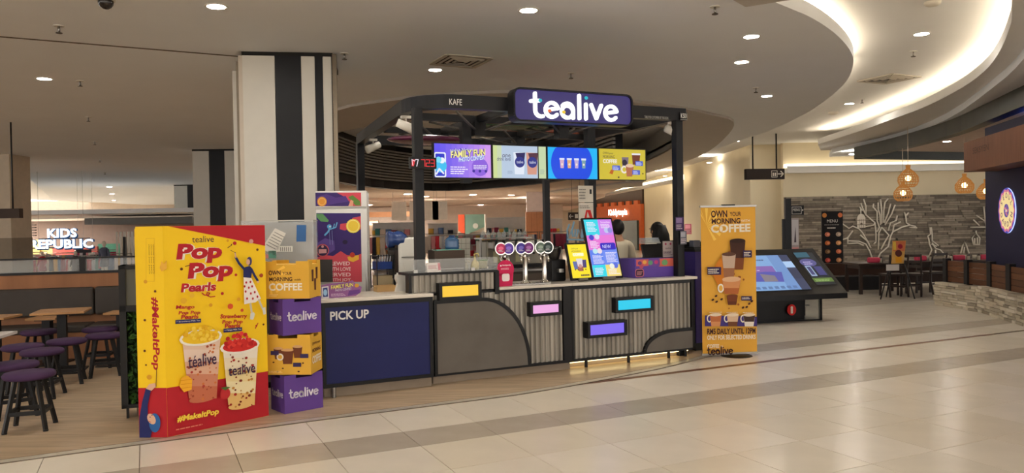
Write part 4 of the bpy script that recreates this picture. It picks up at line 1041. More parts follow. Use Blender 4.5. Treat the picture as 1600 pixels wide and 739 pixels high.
def pic_big(p, w, h):
    p.rect(0, 0, w, h, g(216, 120, 226))
    for x0, y0, x1, y1, c in ((0, .72, .5, 1, (52, 214, 232)), (.5, .72, 1, 1, (206, 130, 236)), (0, .48, 1, .72, (232, 120, 214)), (0, .2, .52, .46, (92, 130, 238)), (.46, .2, 1, .5, (110, 140, 240)), (0, 0, .5, .2, (48, 216, 232)), (.48, 0, 1, .2, (244, 218, 120))): p.rect(w * x0, h * y0, w * x1, h * y1, g(*c))
    p.rrect(w * .42, h * .46, w * .98, h * .58, .02, g(44, 30, 190)).text('NEW', w * .5, h * .485, h * .06, g(225, 225, 255), w=w * .3)
    for x, y, c in ((.16, .68, (60, 60, 200)), (.36, .69, (225, 215, 245)), (.75, .8, (190, 200, 240)), (.88, .8, (150, 140, 220)), (.36, .44, (240, 220, 230)), (.2, .44, (190, 230, 240)), (.84, .18, (90, 110, 220)), (.7, .17, (240, 240, 225))): p.disc(w * x, h * y, w * .09, g(*c), n=12)
    p.text('Smoothies', w * .58, h * .93, h * .03, g(255, 235, 255), w=w * .34)
    for x0, y0, x1, y1, n in ((.06, .78, .42, .96, 7), (.56, .84, .94, .92, 4), (.06, .5, .38, .62, 5), (.06, .22, .46, .38, 8), (.54, .24, .95, .42, 9), (.06, .03, .42, .16, 5), (.54, .03, .95, .13, 4)): p.lines(w * x0, h * y0, w * x1, h * y1, n, g(246, 240, 255))
lean_display('counter_screen', 'small lit yellow screen with coffee cups leaning on the order counter', 893, 927, 379, .16, pic_small)
lean_display('counter_screen', 'large lit portrait menu screen in cyan, pink and blue leaning on the order counter', 926, 974, 340, .18, pic_big)
# -- purple till box with stickers
ua, ub = KU(992, .22, 1.0), KU(1066, .22, 1.0)
t = kthing('till_box', 'purple cash till box with a strip of coloured stickers on the order counter', 'till', ua, .22, ZW)
hh = KZ(ua, .22, 405) - ZW; w = ub - ua
MB().bx(0, w, 0, .34, 0, hh, mat((92, 66, 156), .45, var=.02), .004).build('till_body', t)
p = Print((0, 0, 0), (1, 0, 0), (0, 0, 1))
p.rect(0.02, hh * .62, w * .3, hh * .97, ink(206, 96, 96)).rect(w * .5, hh * .55, w * .98, hh * .98, ink(210, 104, 88)).rect(w * .28, hh * .6, w * .52, hh * .96, ink(112, 72, 150))
for x, y, c, r in ((.1, .78, (96, 60, 120), .03), (.2, .82, (230, 170, 80), .03), (.32, .78, (96, 150, 120), .035), (.44, .8, (190, 60, 130), .03), (.62, .76, (110, 160, 110), .045), (.86, .78, (80, 50, 120), .04), (.13, .6, (180, 80, 110), .03)): p.disc(w * x, hh * y, r, ink(*c), r * .8, 7)
p.rrect(.0, hh * .05, w * .18, hh * .48, .03, ink(196, 110, 120)).rrect(.008, hh * .09, w * .165, hh * .44, .025, ink(60, 34, 62)).lines(.02, hh * .16, w * .15, hh * .38, 3, ink(214, 150, 150))
p.build('stickers', t)
# -- black till monitor, paper stack, framed card
u = KU(1013, .52, 1.2)
t = kthing('till_monitor', 'black till monitor seen from behind on the purple till box', 'monitor', u, .36, ZW + hh)
mb = MB(); mb.box((0, .06, .075), (.31, .03, .17), BLACK, rx=-.35).bx(-.09, .09, .0, .16, 0, .012, BLACK).bx(-.03, .03, .09, .13, .0, .1, BLACK); mb.build('monitor_case', t)
u = KU(1022, .42, 1.25); z = ZW + hh + .165
t = kthing('document_tray', 'stack of white paper trays on top of the black till monitor', 'paper tray', u - .02, .46, z - .0)
for k in range(4): MB().bx(-.11, .11 - .01 * k, -.05, .08, .002 + .018 * k, .014 + .018 * k, mat((196 - 8 * k, 196 - 4 * k, 192), .5)).build('tray', t)
u = KU(1043, .16, 1.2); u1_ = KU(1061, .16, 1.2)
t = kthing('framed_card', 'small framed price card with pink print standing by the front frame post', 'card', u, .26, ZW + hh)
hc = KZ(u, .26, 376) - ZW - hh; wc = u1_ - u
MB().bx(0, wc, 0, .01, 0, hc, mat((30, 28, 30), .4)).build('frame', t)
p = Print((0, 0, 0), (1, 0, 0), (0, 0, 1)); p.rect(.008, .008, wc - .008, hc - .008, ink(176, 162, 160)); p.disc(wc * .3, hc * .8, .014, ink(150, 60, 90)).disc(wc * .72, hc * .8, .014, ink(150, 60, 90)).text('tealive', wc * .25, hc * .5, .022, DKP).lines(.015, hc * .15, wc - .015, hc * .42, 4, ink(80, 60, 80)); p.build('card_print', t)
# -- leaflets clipped to the post
for px0, px1, y0, y1, v, c, l in ((1056, 1070, 360, 339, .1, (74, 56, 100), 'dark purple leaflet pinned highest on the front frame post'), (1070, 1082, 366, 350, .12, (214, 120, 140), 'pink leaflet sticking out beside the front frame post'),
                                   (1063, 1074, 382, 361, .09, (110, 112, 126), 'grey and purple leaflet pinned lowest on the front frame post')):
    u0_, u1_ = KU(px0, v, 1.5), KU(px1, v, 1.5); za, zb = KZ(u0_, v, y0), KZ(u0_, v, y1); w, h = u1_ - u0_, zb - za
    o = kthing('leaflet', l, 'leaflet', u0_, v, za, .15)
    MB().bx(0, w, 0, .004, 0, h, mat(c, .5)).build('sheet', o)
    p = Print((0, 0, 0), (1, 0, 0), (0, 0, 1)); p.rect(.006, h * .55, w * .8, h * .92, ink(*(min(255, q + 60) for q in c))).lines(.008, h * .1, w - .008, h * .5, 3, ink(214, 200, 206)); p.build('leaflet_print', o)
    MB().bx(w * .3, w * .7, 0.004, .012, h * .4, h * .6, BLACK).build('clip', o)
# -- round pink card
u = KU(790, .08, 1.0); zc = KZ(u, .08, 421); r = (KU(803.5, .08, 1.0) - KU(777, .08, 1.0)) / 2
t = kthing('round_card', 'round-topped crimson card standing in front of the first tap tower', 'sign', u, .08, ZW)
mb = MB(); mb.prism([(r * math.cos(2 * pi * k / 28), zc - ZW + r * math.sin(2 * pi * k / 28)) for k in range(28)], -.004, .004, mat((200, 30, 84), .45), XZ).prism([(-r * .75, 0), (r * .75, 0), (r * .92, zc - ZW - r * .4), (-r * .92, zc - ZW - r * .4)], -.004, .004, mat((200, 30, 84), .45), XZ); mb.build('card', t)
p = Print((0, -.004, 0), (1, 0, 0), (0, 0, 1)); zz = zc - ZW
p.disc(-r * .55, zz + r * .42, .009, ink(246, 222, 228)).text('foodpanda', -r * .38, zz + r * .34, .02, ink(246, 222, 228), .03, r * 1.0).lines(-r * .55, zz - .0, r * .5, zz + r * .22, 2, ink(240, 200, 212)); p.rrect(-r * .45, zz - r * 1.25, r * .45, zz - r * .45, .02, ink(240, 226, 228)); p.build('card_print', t)
# -- three chrome tap towers
TAPC = [((198, 70, 110), (96, 70, 170)), ((70, 60, 150), (120, 60, 130)), ((110, 128, 116), (60, 74, 76))]
ord_ = ('beside the round crimson card', 'between the other two towers', 'nearest the small yellow screen')
for i, px in enumerate((790, 821, 851)):
    v = .24; u = KU(px, v, 1.0)
    t = kthing('tap_tower', 'chrome drinks tap tower with two round badges, the one ' + ord_[i], 'tap', u, v, ZW, 0, 'chrome tap towers on the bar')
    MB().lathe([(.055, 0), (.055, .012), (.034, .03), (.027, .05), (.026, .26), (.032, .28), (.034, .32), (.02, .345), (.001, .35)], CHROME, 18).build('column', t)
    for k, dx in enumerate((-.085, .005)):
        z = .30
        f = MB().tube([(0, 0, z - .02), (dx * .6, -.03, z + .0), (dx, -.06, z + .01)], .013, CHROME, 8).tube([(dx, -.05, z + .01), (dx, -.075, z - .02), (dx, -.085, z - .07)], [.013, .012, .009], CHROME, 8).build('faucet', t)
        hd = MB().tube([(dx - .035, -.045, z + .04), (dx - .04, -.05, z + .09), (dx - .042, -.05, z + .17)], [.009, .014, .017], BLACK, 8).build('tap_handle', t)
        b = MB().prism([(dx + .066 * math.cos(2 * pi * q / 24), z + .085 + .066 * math.sin(2 * pi * q / 24)) for q in range(24)], .07, .08, CHROME, XZ).build('badge', t)
        p = Print((dx, -.08, z + .085), (1, 0, 0), (0, 0, 1)); p.disc(0, 0, .056, ink(*TAPC[i][k])).disc(0, .005, .03, ink(*(min(255, c + 50) for c in TAPC[i][k])), .018).lines(-.03, -.03, .03, -.01, 2, ink(225, 220, 230)); p.build('badge_print', b)
# -- drip rail under the taps
ua, ub = KU(783, .1, .94), KU(862, .1, .94)
tag_ = kthing('drip_tray', 'long steel drip tray under the three tap towers', 'tray', ua, .12, ZW); MB().bx(0, ub - ua, 0, .06, 0, .012, STEEL).build('tray', tag_)
for k in range(12): MB().bx(.02 + k * (ub - ua - .03) / 12, .032 + k * (ub - ua - .03) / 12, .005, .055, .012, .015, BLACK).build('slat', tag_)
# -- on the raised shelf
def shelf_u(px): return KU(px, .14, 1.12)
t = kthing('machine_housing', 'plain dark brown machine housing on the raised ribbed shelf', 'machine', shelf_u(677), .1, 1.11)
w = shelf_u(725) - shelf_u(677); hh2 = KZ(shelf_u(700), .1, 391) - 1.11
MB().bx(0, w, 0, .19, 0, hh2, mat((64, 52, 44), .5, var=.08), .008).build('housing', t); MB().bx(.03, w - .03, .02, .17, hh2, hh2 + .008, mat((96, 170, 150), .2)).build('glass_lid', t); MB().bx(.02, w - .02, -.004, 0, hh2 * .1, hh2 * .14, STEEL).build('trim_strip', t)
def bottle_label(): pass
t = kthing('water_bottle', 'blue plastic water bottle on the dark brown machine housing', 'bottle', KU(706, .2, 1.4), .2, 1.11 + hh2 + .008)
MB().lathe([(.0, 0), (.07, 0), (.075, .03), (.07, .045), (.075, .06), (.07, .075), (.075, .09), (.05, .115), (.028, .125), (.001, .125)], mat((52, 88, 130), .12, var=.02, alpha=.9), 20).build('bottle', t); MB().cyl((0, 0, 0), .03, .124, .14, mat((36, 60, 96), .4), 14).build('cap', t)
t = kthing('price_card', 'white and pink folded card at the corner of the raised ribbed shelf', 'card', shelf_u(663), .04, 1.11)
w = shelf_u(684) - shelf_u(663)
MB().box((w / 2, .02, .045), (w, .004, .095), mat((226, 214, 206), .5), rx=-.3).box((w / 2, .055, .045), (w, .004, .095), mat((226, 214, 206), .5), rx=.3).build('card', t); p = Print((0, .0, 0.0), (1, 0, 0), (0, .3, .955)); p.lines(.012, .035, w - .012, .075, 3, ink(170, 60, 80)); p.rect(w * .8, .02, w * .98, .09, ink(200, 70, 96)); p.build('card_print', t)
t = kthing('splash_screen', 'clear glass splash screen along the raised ribbed shelf', 'glass screen', shelf_u(640), .02, 1.11)
MB().bx(0, .04, -.01, .01, 0, .03, STEEL).bx(.6, .64, -.01, .01, 0, .03, STEEL).build('clamp', t); MB().bx(0, shelf_u(770) - shelf_u(640), -.003, .003, .0, .13, GLASS).build('glass', t)
for px, hgt, c, l in ((744, .13, (206, 190, 120), 'cream plastic jug with a bent spout behind the raised shelf'), (730, .07, (214, 206, 180), 'small cream pump bottle beside the jug on the raised shelf')):
    u = shelf_u(px); t = kthing('jug' if hgt > .1 else 'pump_bottle', l, 'jug' if hgt > .1 else 'bottle', u, .17, 1.11); m = mat(c, .4)
    MB().lathe([(.001, 0), (.04 * hgt / .13, 0), (.045 * hgt / .13, hgt * .3), (.036 * hgt / .13, hgt * .6), (.014, hgt * .75), (.012, hgt)], m, 16).build('body', t)
    MB().tube([(0, 0, hgt * .98), (-.01, 0, hgt * 1.2), (.03, -.01, hgt * 1.28), (.04, -.01, hgt * 1.0)], .008, m, 7).build('spout', t)
t = kthing('wall_planner', 'white gridded planner board standing behind the jug', 'board', KU(716, 2.9, 1.2), 2.95, .93)
w = KU(737, 2.9, 1.2) - KU(716, 2.9, 1.2); h = KZ(KU(716, 2.95, 1.2), 2.95, 372) - .93
MB().bx(0, w, 0, .015, 0, h, mat((206, 202, 190), .4)).build('board', t); p = Print((0, 0, 0), (1, 0, 0), (0, 0, 1))
for k in range(1, 6): p.stroke([(.01, h * k / 6), (w - .01, h * k / 6)], .004, ink(120, 116, 96), False)
for k in (1, 2): p.stroke([(w * k / 3, .01), (w * k / 3, h - .01)], .004, ink(120, 116, 96), False)
p.build('grid', t)
# -- glass rack, grinder, espresso machine at the back
t = kthing('glass_rack', 'overhead shelf of upturned clear glasses at the back of the kiosk', 'shelf', KU(756, 2.8, 1.4), 2.85, .93)
w = KU(832, 2.8, 1.4) - KU(756, 2.8, 1.4); zr = KZ(KU(756, 2.85, 1.4), 2.85, 374) - .93
MB().bx(0, w, 0, .3, zr, zr + .02, STEEL).build('shelf', t)
for x in (.02, w - .02): MB().bx(x - .012, x + .012, .1, .124, 0, zr, STEEL).build('post', t)
gl = MB().lathe([(.034, 0), (.03, .07), (.008, .085), (.008, .11)], mat((200, 204, 200), .08, alpha=.35, var=0), 10).data('drinking_glass')
for k in range(9):
    o = part(gl, 'drinking_glass', None, K(KU(756, 2.8, 1.4) + .05 + k * (w - .1) / 8, 2.95, .93 + zr + .021)); tag(o, 'upturned clear glass on the overhead shelf at the back of the kiosk', 'glass', 'glasses on the overhead shelf')
t = kthing('coffee_grinder', 'tall black coffee grinder behind the small yellow screen', 'grinder', KU(873, .35, 1.2), .45, ZW)
MB().bx(-.09, .09, -.1, .1, 0, .24, BLACK, .015).build('body', t); MB().lathe([(.05, .24), (.085, .36), (.085, .38), (.001, .385)], mat((40, 36, 34), .2), 18).build('hopper', t); MB().bx(-.03, .03, -.16, -.1, .1, .14, STEEL).build('fork', t)
t = kthing('espresso_machine', 'steel espresso machine with two group heads on the back counter', 'coffee machine', KU(765, 2.8, 1.1), 2.8, .93)
w = KU(852, 2.8, 1.1) - KU(765, 2.8, 1.1)
MB().bx(0, w, .1, .5, .05, .42, mat((128, 122, 108), .35, .5, var=.06), .02).bx(.02, w - .02, -.05, .12, .3, .4, STEEL, .01).bx(.02, w - .02, -.05, .1, 0.02, .07, BLACK).build('body', t)
for k in (.3, .7): q = MB().cyl((w * k, .02, 0), .04, .23, .3, CHROME).build('group_head', t); MB().tube([(w * k, .0, .25), (w * k, -.16, .23)], [.012, .016], BLACK, 8).build('handle', q)
for k in range(2): MB().bx(.1 + k * .35, .3 + k * .35, .09, .1, .1, .26, mat((196, 190, 150), .5)).build('side_panel', t)
for px, c, l in ((760, (176, 168, 120), 'green-lidded plastic tub on the back counter beside the planner board'), (868, (200, 196, 186), 'pale steel milk jug on the back counter near the grinder')):
    t = kthing('tub', l, 'tub', KU(px, 2.7, 1.0), 2.83, .93); MB().lathe([(.001, 0), (.06, 0), (.07, .14), (.001, .14)], mat(c, .35), 16).build('tub', t); MB().cyl((0, 0, 0), .074, .14, .155, mat((96, 140, 50), .4), 16).build('lid', t)
# -- behind the pick-up counter
t = kthing('prep_counter', 'short steel prep counter behind the pick-up counter', 'counter', -1.72, .85)
MB().bx(0, .62, 0, .55, .08, .87, mat((120, 112, 104), .4, .3)).build('carcass', t); MB().bx(-.01, .63, -.01, .56, .87, .9, STEEL).build('worktop', t); MB().bx(.02, .6, .03, .5, 0, .08, BLACK).build('plinth', t)
t = kthing('cup_dispenser', 'tall white drinks machine with dark side behind the pick-up counter', 'machine', KU(622, .95, 1.2), .92, .9)
w = KU(655, .95, 1.2) - KU(622, .95, 1.2); h = KZ(KU(640, .95, 1.4), .95, 371) - .9
MB().bx(0, w, 0, .35, 0, h, mat((228, 225, 216), .3, var=.02), .02).build('housing', t); MB().bx(-.035, 0, .02, .3, .1, h - .03, mat((52, 42, 38), .4)).build('side_cover', t); MB().bx(.03, w - .02, -.006, 0, h * .6, h * .62, STEEL).build('seam', t); MB().tube([(.05, -.01, h * .5), (.07, -.03, h * .3), (.05, -.02, .05)], .004, WHITE, 6).build('cord', t)
t = kthing('water_bottle', 'large blue water bottle lying on its side on a black stand', 'bottle', KU(621, .95, 1.4), 1.0, .9)
z = KZ(KU(621, 1.0, 1.4), 1.0, 374) - .9
mb = MB(); mb.tube([(-.10, 0, z), (-.095, 0, z), (-.05, 0, z), (-.045, 0, z), (.0, 0, z), (.005, 0, z), (.06, 0, z), (.1, 0, z), (.13, 0, z)], [.06, .088, .092, .086, .086, .092, .09, .06, .03], mat((44, 66, 120), .12, var=.03), 20); mb.build('bottle', t)
MB().bx(-.1, .08, -.06, .06, z - .115, z - .09, BLACK).bx(-.03, -.01, -.01, .01, 0, z - .1, BLACK).bx(-.12, .06, -.08, .08, 0, .015, BLACK).build('stand', t)
t = kthing('wire_rack', 'black wire rack with a blue bin of utensils behind the pick-up counter', 'rack', KU(590, .88, 1.1), .9, .9)
w = KU(616, .88, 1.1) - KU(590, .88, 1.1)
mb = MB()
for x in (0, w):
    for y in (0, .25): mb.bx(x - .005, x + .005, y - .005, y + .005, 0, .36, BLACK)
for z in (.02, .2, .35): mb.bx(0, w, -.004, .004, z, z + .008, BLACK).bx(0, w, .246, .254, z, z + .008, BLACK).bx(-.004, .004, 0, .25, z, z + .008, BLACK).bx(w - .004, w + .004, 0, .25, z, z + .008, BLACK)
mb.build('frame', t); MB().bx(.01, w - .01, .02, .23, .21, .29, mat((36, 58, 120), .35)).build('bin', t); MB().bx(.01, w - .01, .02, .23, .03, .14, mat((176, 158, 124), .7)).build('paper_pile', t)
for k in range(6): MB().tube([(.03 + k * .028, .1, .28), (.03 + k * .03, .1, .36)], .006, mat((196, 196, 200), .3), 6).build('utensil', t)
t = kthing('wood_tray', 'tan wooden tray on the rear edge of the pick-up counter', 'tray', KU(586, .5, .93), .42, .912)
w = KU(618, .5, .93) - KU(586, .5, .93); m = mat((186, 150, 100), .55, var=.1)
MB().bx(0, w, 0, .14, 0, .012, m).bx(0, w, 0, .01, .012, .06, m).bx(0, w, .13, .14, .012, .06, m).bx(0, .01, .01, .13, .012, .05, m).bx(w - .01, w, .01, .13, .012, .05, m).build('tray', t)
t = kthing('napkin_holder', 'curved white napkin holder at the end of the pick-up counter', 'holder', KU(628, .4, 1.0), .4, .912)
q = [(-.075, 0), (.075, 0), (.068, .05), (.085, .1), (.07, .16), (.03, .17), (.0, .165), (-.03, .172), (-.066, .165), (-.07, .13), (-.05, .08)]
MB().prism(q, -.03, .03, WHITE, XZ).build('holder', t); MB().bx(-.05, .05, -.02, .02, .15, .185, mat((236, 234, 228), .8)).build('napkins', t)
t = kthing('notice_sheet', 'tilted white notice sheet beside the fridge on a clip stand', 'notice', KU(583, .9, 1.3), 1.3, .9)
MB().tube([(0, 0.01, 0), (0, .01, .42)], .006, BLACK, 6).lathe([(.05, 0), (.05, .008), (.001, .01)], BLACK, 12).build('clip_stand', t); z = .42
p = Print((-.06, 0, z - .08), (.85, 0, -.5), (.5, 0, .85)); p.mb.box((0, .004, z), (.14, .003, .2), mat((222, 218, 206), .6), 0).build('sheet', t)
# -- die-cut contest sign on the pick-up counter
t = kthing('counter_card', 'die-cut purple FAMILY FUN contest card standing on the pick-up counter', 'sign', KU(503, .06, 1.0), .06, .912)
S = onp(t.location - Vector((0, 0, 0)), (UX, UY, 0)); p = Print((0, -.004, 0), (1, 0, 0), (0, 0, 1)); PP = ink(150, 96, 150)
out = [S(*q) for q in ((503, 467), (502, 446), (515, 443), (540, 441), (551, 438), (556, 444), (565, 448), (564, 456), (556, 462), (530, 465))]; out = [(a, max(b, 0)) for a, b in out]
MB().prism(out, -.004, .004, mat((140, 90, 144), .5), XZ).build('card', t)
ppoly(p, S, [(503, 466), (514, 465.5), (513, 447), (502.5, 448)], ink(228, 222, 230)); ppoly(p, S, [(504.5, 464), (512.5, 463.5), (511.5, 449), (504.5, 450)], ink(60, 70, 130)); pdisc(p, S, 508, 457, 3, ink(160, 200, 230), 5)
ptext(p, S, 'FAMILY FUN', 517, 452, 552, 447.5, ink(240, 226, 120), 446, bold=.03, shear=.1, out=ink(50, 34, 80), ow=.05); ptext(p, S, 'PHOTO CONTEST', 524, 455.5, 549, 452.5, ink(226, 220, 240), 452)
a, b = S(517, 463), S(540, 457); p.lines(a[0], a[1], b[0], b[1], 3, ink(222, 190, 220)); ppoly(p, S, [(543, 462), (562, 458), (562, 452), (545, 454)], ink(100, 60, 130)); pdisc(p, S, 557, 446, 3.5, ink(206, 150, 60), 3); p.build('card_print', t)
# -- notices hanging on the middle post and the direction arrow behind it
vq = 1.05; ua, ub = KU(904, vq, 1.8), KU(927, vq, 1.8)
for y0, y1, l, nm in ((316, 290, 'white safety notice pinned highest on the middle frame post', 0), (345, 317, 'white notice with a large red letter A pinned lower on the middle frame post', 1)):
    za, zb = KZ(ua, vq, y0), KZ(ua, vq, y1); w, h = ub - ua, zb - za
    t = kthing('notice', l, 'notice', ua, vq, za); MB().bx(0, w, 0, .006, 0, h, mat((206, 198, 184), .6)).build('sheet', t)
    p = Print((0, 0, 0), (1, 0, 0), (0, 0, 1))
    if nm: p.poly([(w * .35, .01), (w * .5, .01), (w * .6, h * .52), (w * .78, .01), (w * .98, .01), (w * .8, h * .6), (w * .5, h * .6)], ink(190, 40, 40)).rect(w * .45, h * .1, w * .9, h * .18, ink(190, 40, 40)).lines(.01, h * .7, w * .9, h * .9, 2, ink(120, 116, 110))
    else: p.rect(w * .76, h * .5, w * .9, h * .78, ink(40, 40, 44)).lines(.01, h * .2, w * .6, h * .9, 4, ink(130, 126, 120))
    p.build('notice_print', t)
# ================================================================ CAFE SEATING ON THE FAR SIDE OF THE STANDEE
BLK = mat((34, 33, 34), .45, var=.1)
PURP = mat((66, 44, 76), .75, var=.06)
def stool_proto():
    t = thing('bar_stool', '', 'stool')
    sx = MB().lathe([(.001, .405), (.17, .405), (.185, .415), (.188, .435), (.175, .452), (.06, .458), (.001, .458)], PURP, 24).data('seat')
    part(sx, 'seat', t)
    MB().lathe([(.001, .398), (.15, .398), (.15, .406), (.001, .406)], BLK, 16).build('seat_base', t)
    for k in range(4):
        a = pi / 4 + k * pi / 2; c, s = math.cos(a), math.sin(a)
        lg = MB().bar((.11 * c, .11 * s, .4), (.2 * c, .2 * s, .012), .027, .027, BLK).build('leg', t)
        MB().cyl((.2 * c, .2 * s, 0), .02, 0, .014, BLK, 8).build('foot', lg)
    for k in range(4):
        a, b = pi / 4 + k * pi / 2, pi / 4 + (k + 1) * pi / 2; r = .168
        MB().bar((r * math.cos(a), r * math.sin(a), .145), (r * math.cos(b), r * math.sin(b), .145), .024, .03, BLK).build('foot_rail', t)
    return t
ST = [(45, 671, 6.1, .3, 'purple-topped stool nearest of all, black legs standing clear on the open floor'), (22, 573, 6.55, .7, 'purple-topped stool tucked right behind the nearest stool, cut by the picture edge'),
      (66, 549, 7.28, .2, 'purple-topped stool with crossing legs, between the nearest stools and the square pedestal table'), (36, 545, 7.6, .6, 'purple-topped stool half hidden on the far side of the crossing-legged stool'),
      (62, 520, 8.75, .1, 'purple-topped stool by the low table at the banquette'), (105, 531, 7.95, .4, 'purple-topped stool straight in front of the square pedestal table post'),
      (157, 516, 8.9, .2, 'purple-topped stool farther one of the pair nearest the hedge divider'), (164, 525, 8.35, .5, 'purple-topped stool nearer one of the pair beside the hedge divider')]
proto = None
for px, py, Y, rz, l in ST:
    x = (px - 800 + (FPX * .0)) / 1200 * Y
    p = pd(px, 560, Y)
    if proto is None: proto = stool_proto(); o = proto; o.location = (p.x, Y, .004); o.rotation_euler = (0, 0, rz)
    else: o = dup(proto, (p.x, Y, .004), rz)
    o['label'] = l; o['group'] = 'purple stools of the cafe seating'
TOPW = mat((176, 132, 88), .4, var=.12, scale=4, aniso=(1, 8, 1))
def ped_table(px, Y, z, w, rz, l, m=TOPW, d=None):
    p = pd(px, 500, Y)
    t = thing('pedestal_table', l, 'table', (p.x, Y, .004), rz, 'pedestal tables of the cafe seating')
    MB().bx(-w / 2, w / 2, -(d or w) / 2, (d or w) / 2, z - .025, z, m, .004).build('tabletop', t)
    MB().bx(-w * .3, w * .3, -w * .3, w * .3, z - .04, z - .026, BLK).build('support_plate', t)
    MB().bx(-.045, .045, -.045, .045, .015, z - .04, BLK).build('pedestal', t)
    MB().bx(-.22, .22, -.22, .22, 0, .015, BLK, .004).build('base_plate', t)
ped_table(97, 8.6, .69, .52, .35, 'square wooden pedestal table with thick black post, in full view before the banquette')
ped_table(74, 9.15, .56, .34, .1, 'small low wooden table against the banquette seat')
ped_table(-8, 8.75, .62, .4, .1, 'wooden table at the banquette, only its corner in the picture')
ped_table(-72, 6.35, .70, .68, .2, 'pale-topped table beside the nearest stool, only its edge in the picture', mat((196, 188, 186), .3, var=.03))
ped_table(190, 9.05, .62, .3, .1, 'wooden table at the banquette, its corner seen beside the hedge divider')
# -- banquette, wood partition and glass balustrade
LEATH = mat((66, 60, 56), .5, var=.06, bump=.05)
b0, b1 = pg(0, 569), pg(195, 558); ba = math.atan2(b1.y - b0.y, b1.x - b0.x); xl, xr = -3.2, (b1 - b0).xy.length + .9
t = thing('banquette', 'long banquette with dark leather back cushions and seat on a wood-veneer base', 'bench', (b0.x, b0.y, .004), ba)
MB().bx(xl, xr, .02, .62, 0, .33, WOODP).build('base', t)
MB().bx(xl, xr, .5, .64, .33, 1.03, WOODP).build('back_panel', t)
cut = [xl, -1.75, pd(158, 470, b0.y + .55).x - b0.x + .0, xr]
for a, b in zip(cut, cut[1:]):
    MB().bx(a + .006, b - .006, .40, .5, .50, .86, LEATH, .03).build('back_cushion', t); MB().bx(a + .006, b - .006, .0, .5, .33, .41, LEATH, .02).build('seat_cushion', t)
t = thing('balustrade', 'glass balustrade with black rail and posts on top of the banquette partition', 'railing', (b0.x, b0.y, .004), ba)
zt = 1.22
MB().bx(xl, xr, .49, .66, 1.03, 1.06, BLK).bx(xl, xr, .54, .6, zt, zt + .02, BLK).build('rail', t)
MB().bx(xl, xr, .565, .575, 1.06, zt, GLASS).build('glass', t)
for px in (4, 139): x = pd(px, 420, b0.y + .57).x - b0.x; MB().bx(x - .035, x + .035, .53, .61, 1.06, zt + .03, BLK).build('post', t)
# -- hedge divider
h0 = pg(191, 656); zt = solve(lambda z: proj((h0.x, h0.y, z))[1] - 416, 0, 3)
t = thing('hedge_divider', 'black framed divider with grey upper panel over artificial green hedge', 'divider', (h0.x, h0.y, .004), math.radians(20))
wd = 1.0
MB().bx(0, .05, -.02, .25, .09, zt, BLK).bx(wd - .05, wd, -.02, .25, .09, zt, BLK).bx(0, wd, -.02, .25, zt - .03, zt, BLK).bx(0, wd, -.02, .25, .09, .12, BLK).bx(0, wd, -.02, .25, zt * .70, zt * .74, BLK).bx(0.06, wd - .02, .2, .22, .1, zt, BLK).build('frame', t)
MB().bx(.05, wd - .05, .0, .02, zt * .74, zt - .03, mat((98, 98, 92), .5, var=.05)).build('upper_panel', t)
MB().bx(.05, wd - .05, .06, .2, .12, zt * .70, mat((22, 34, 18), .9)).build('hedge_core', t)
for x in (.03, wd - .06): MB().bx(x, x + .02, .02, .05, 0, .09, BLK).build('foot', t)
MB().bx(.1, wd, .1, .2, 0, .09, mat((120, 108, 96), .6)).build('plinth', t)
mb = MB(); rn = random.Random(5); LF = [mat(c, .5, var=.1) for c in ((46, 84, 36), (34, 68, 30), (62, 100, 44), (28, 54, 26))]
for _ in range(1100):
    x, z = rn.uniform(.05, wd - .05), rn.uniform(.12, zt * .70); y = rn.uniform(-.01, .06)
    R = Matrix.Rotation(rn.uniform(0, 2 * pi), 3, 'Y') @ Matrix.Rotation(rn.uniform(-.9, .9), 3, 'X'); s = rn.uniform(.018, .032)
    q = [Vector(v) * s for v in ((-1, 0, 0), (-.3, -.2, .45), (.5, -.15, .4), (1, .1, 0), (.5, -.15, -.4), (-.3, -.2, -.45))]
    mb.add([Vector((x, y, z)) + R @ v for v in q], [(0, 1, 2, 3), (0, 3, 4, 5)], rn.choice(LF))
mb.build('foliage', t, kind='stuff')

# ================================================================ RIGHT SIDE: INFORMATION DESK
i0, i1 = pg(1185, 505), pg(1285, 500); ia = math.atan2(i1.y - i0.y, i1.x - i0.x)
t = thing('information_kiosk', 'black information kiosk with slanted touchscreens and red i disc below', 'kiosk', i1, ia)
wi = 1.62; IB = mat((26, 26, 29), .3, var=.08)
zf = solve(lambda z: proj(i1 + Vector((math.sin(ia) * .3, -math.cos(ia) * .3, z)))[1] - 464, 0, 1.5); zb = 1.1
MB().bx(-wi, -.02, .0, .5, 0, .02, IB).bx(-wi, -.3, .02, .5, .02, zf + .05, IB).bx(-.04, 0, 0, .04, 0, zf + .05, IB).bx(-.04, 0, .46, .5, 0, zf + .1, IB).bx(-.3, 0, .44, .46, .02, zf, IB).build('base', t)
MB().bx(-.3, -.04, .0, .01, .02, zf, mat((150, 154, 150), .08, alpha=.35, var=0)).build('side_glass', t)
YZ = Matrix(((0, 0, 1, 0), (1, 0, 0, 0), (0, 1, 0, 0), (0, 0, 0, 1)))
MB().prism([(-.34, zf - .02), (-.34, zf + .06), (.52, zb), (.56, zb - .02), (.5, zf)], -wi - .05, .2, IB, YZ).build('console', t)
MB().prism([(-.26 + .075 * math.cos(2 * pi * k / 20) - .29, zf * .48 + .085 * math.sin(2 * pi * k / 20)) for k in range(20)], .01, .03, mat((200, 36, 36), .4), XZ).build('red_disc', t)
p = Print((-.55, -.03, zf * .48 - .055), (1, 0, 0), (0, 0, 1)); p.text('i', 0, 0, .11, WHT, .06, .04, 'c').build('letter', t)
sl = Vector((0, .86, zb - zf - .06)).normalized(); nl = (Vector((1, 0, 0))).cross(sl)
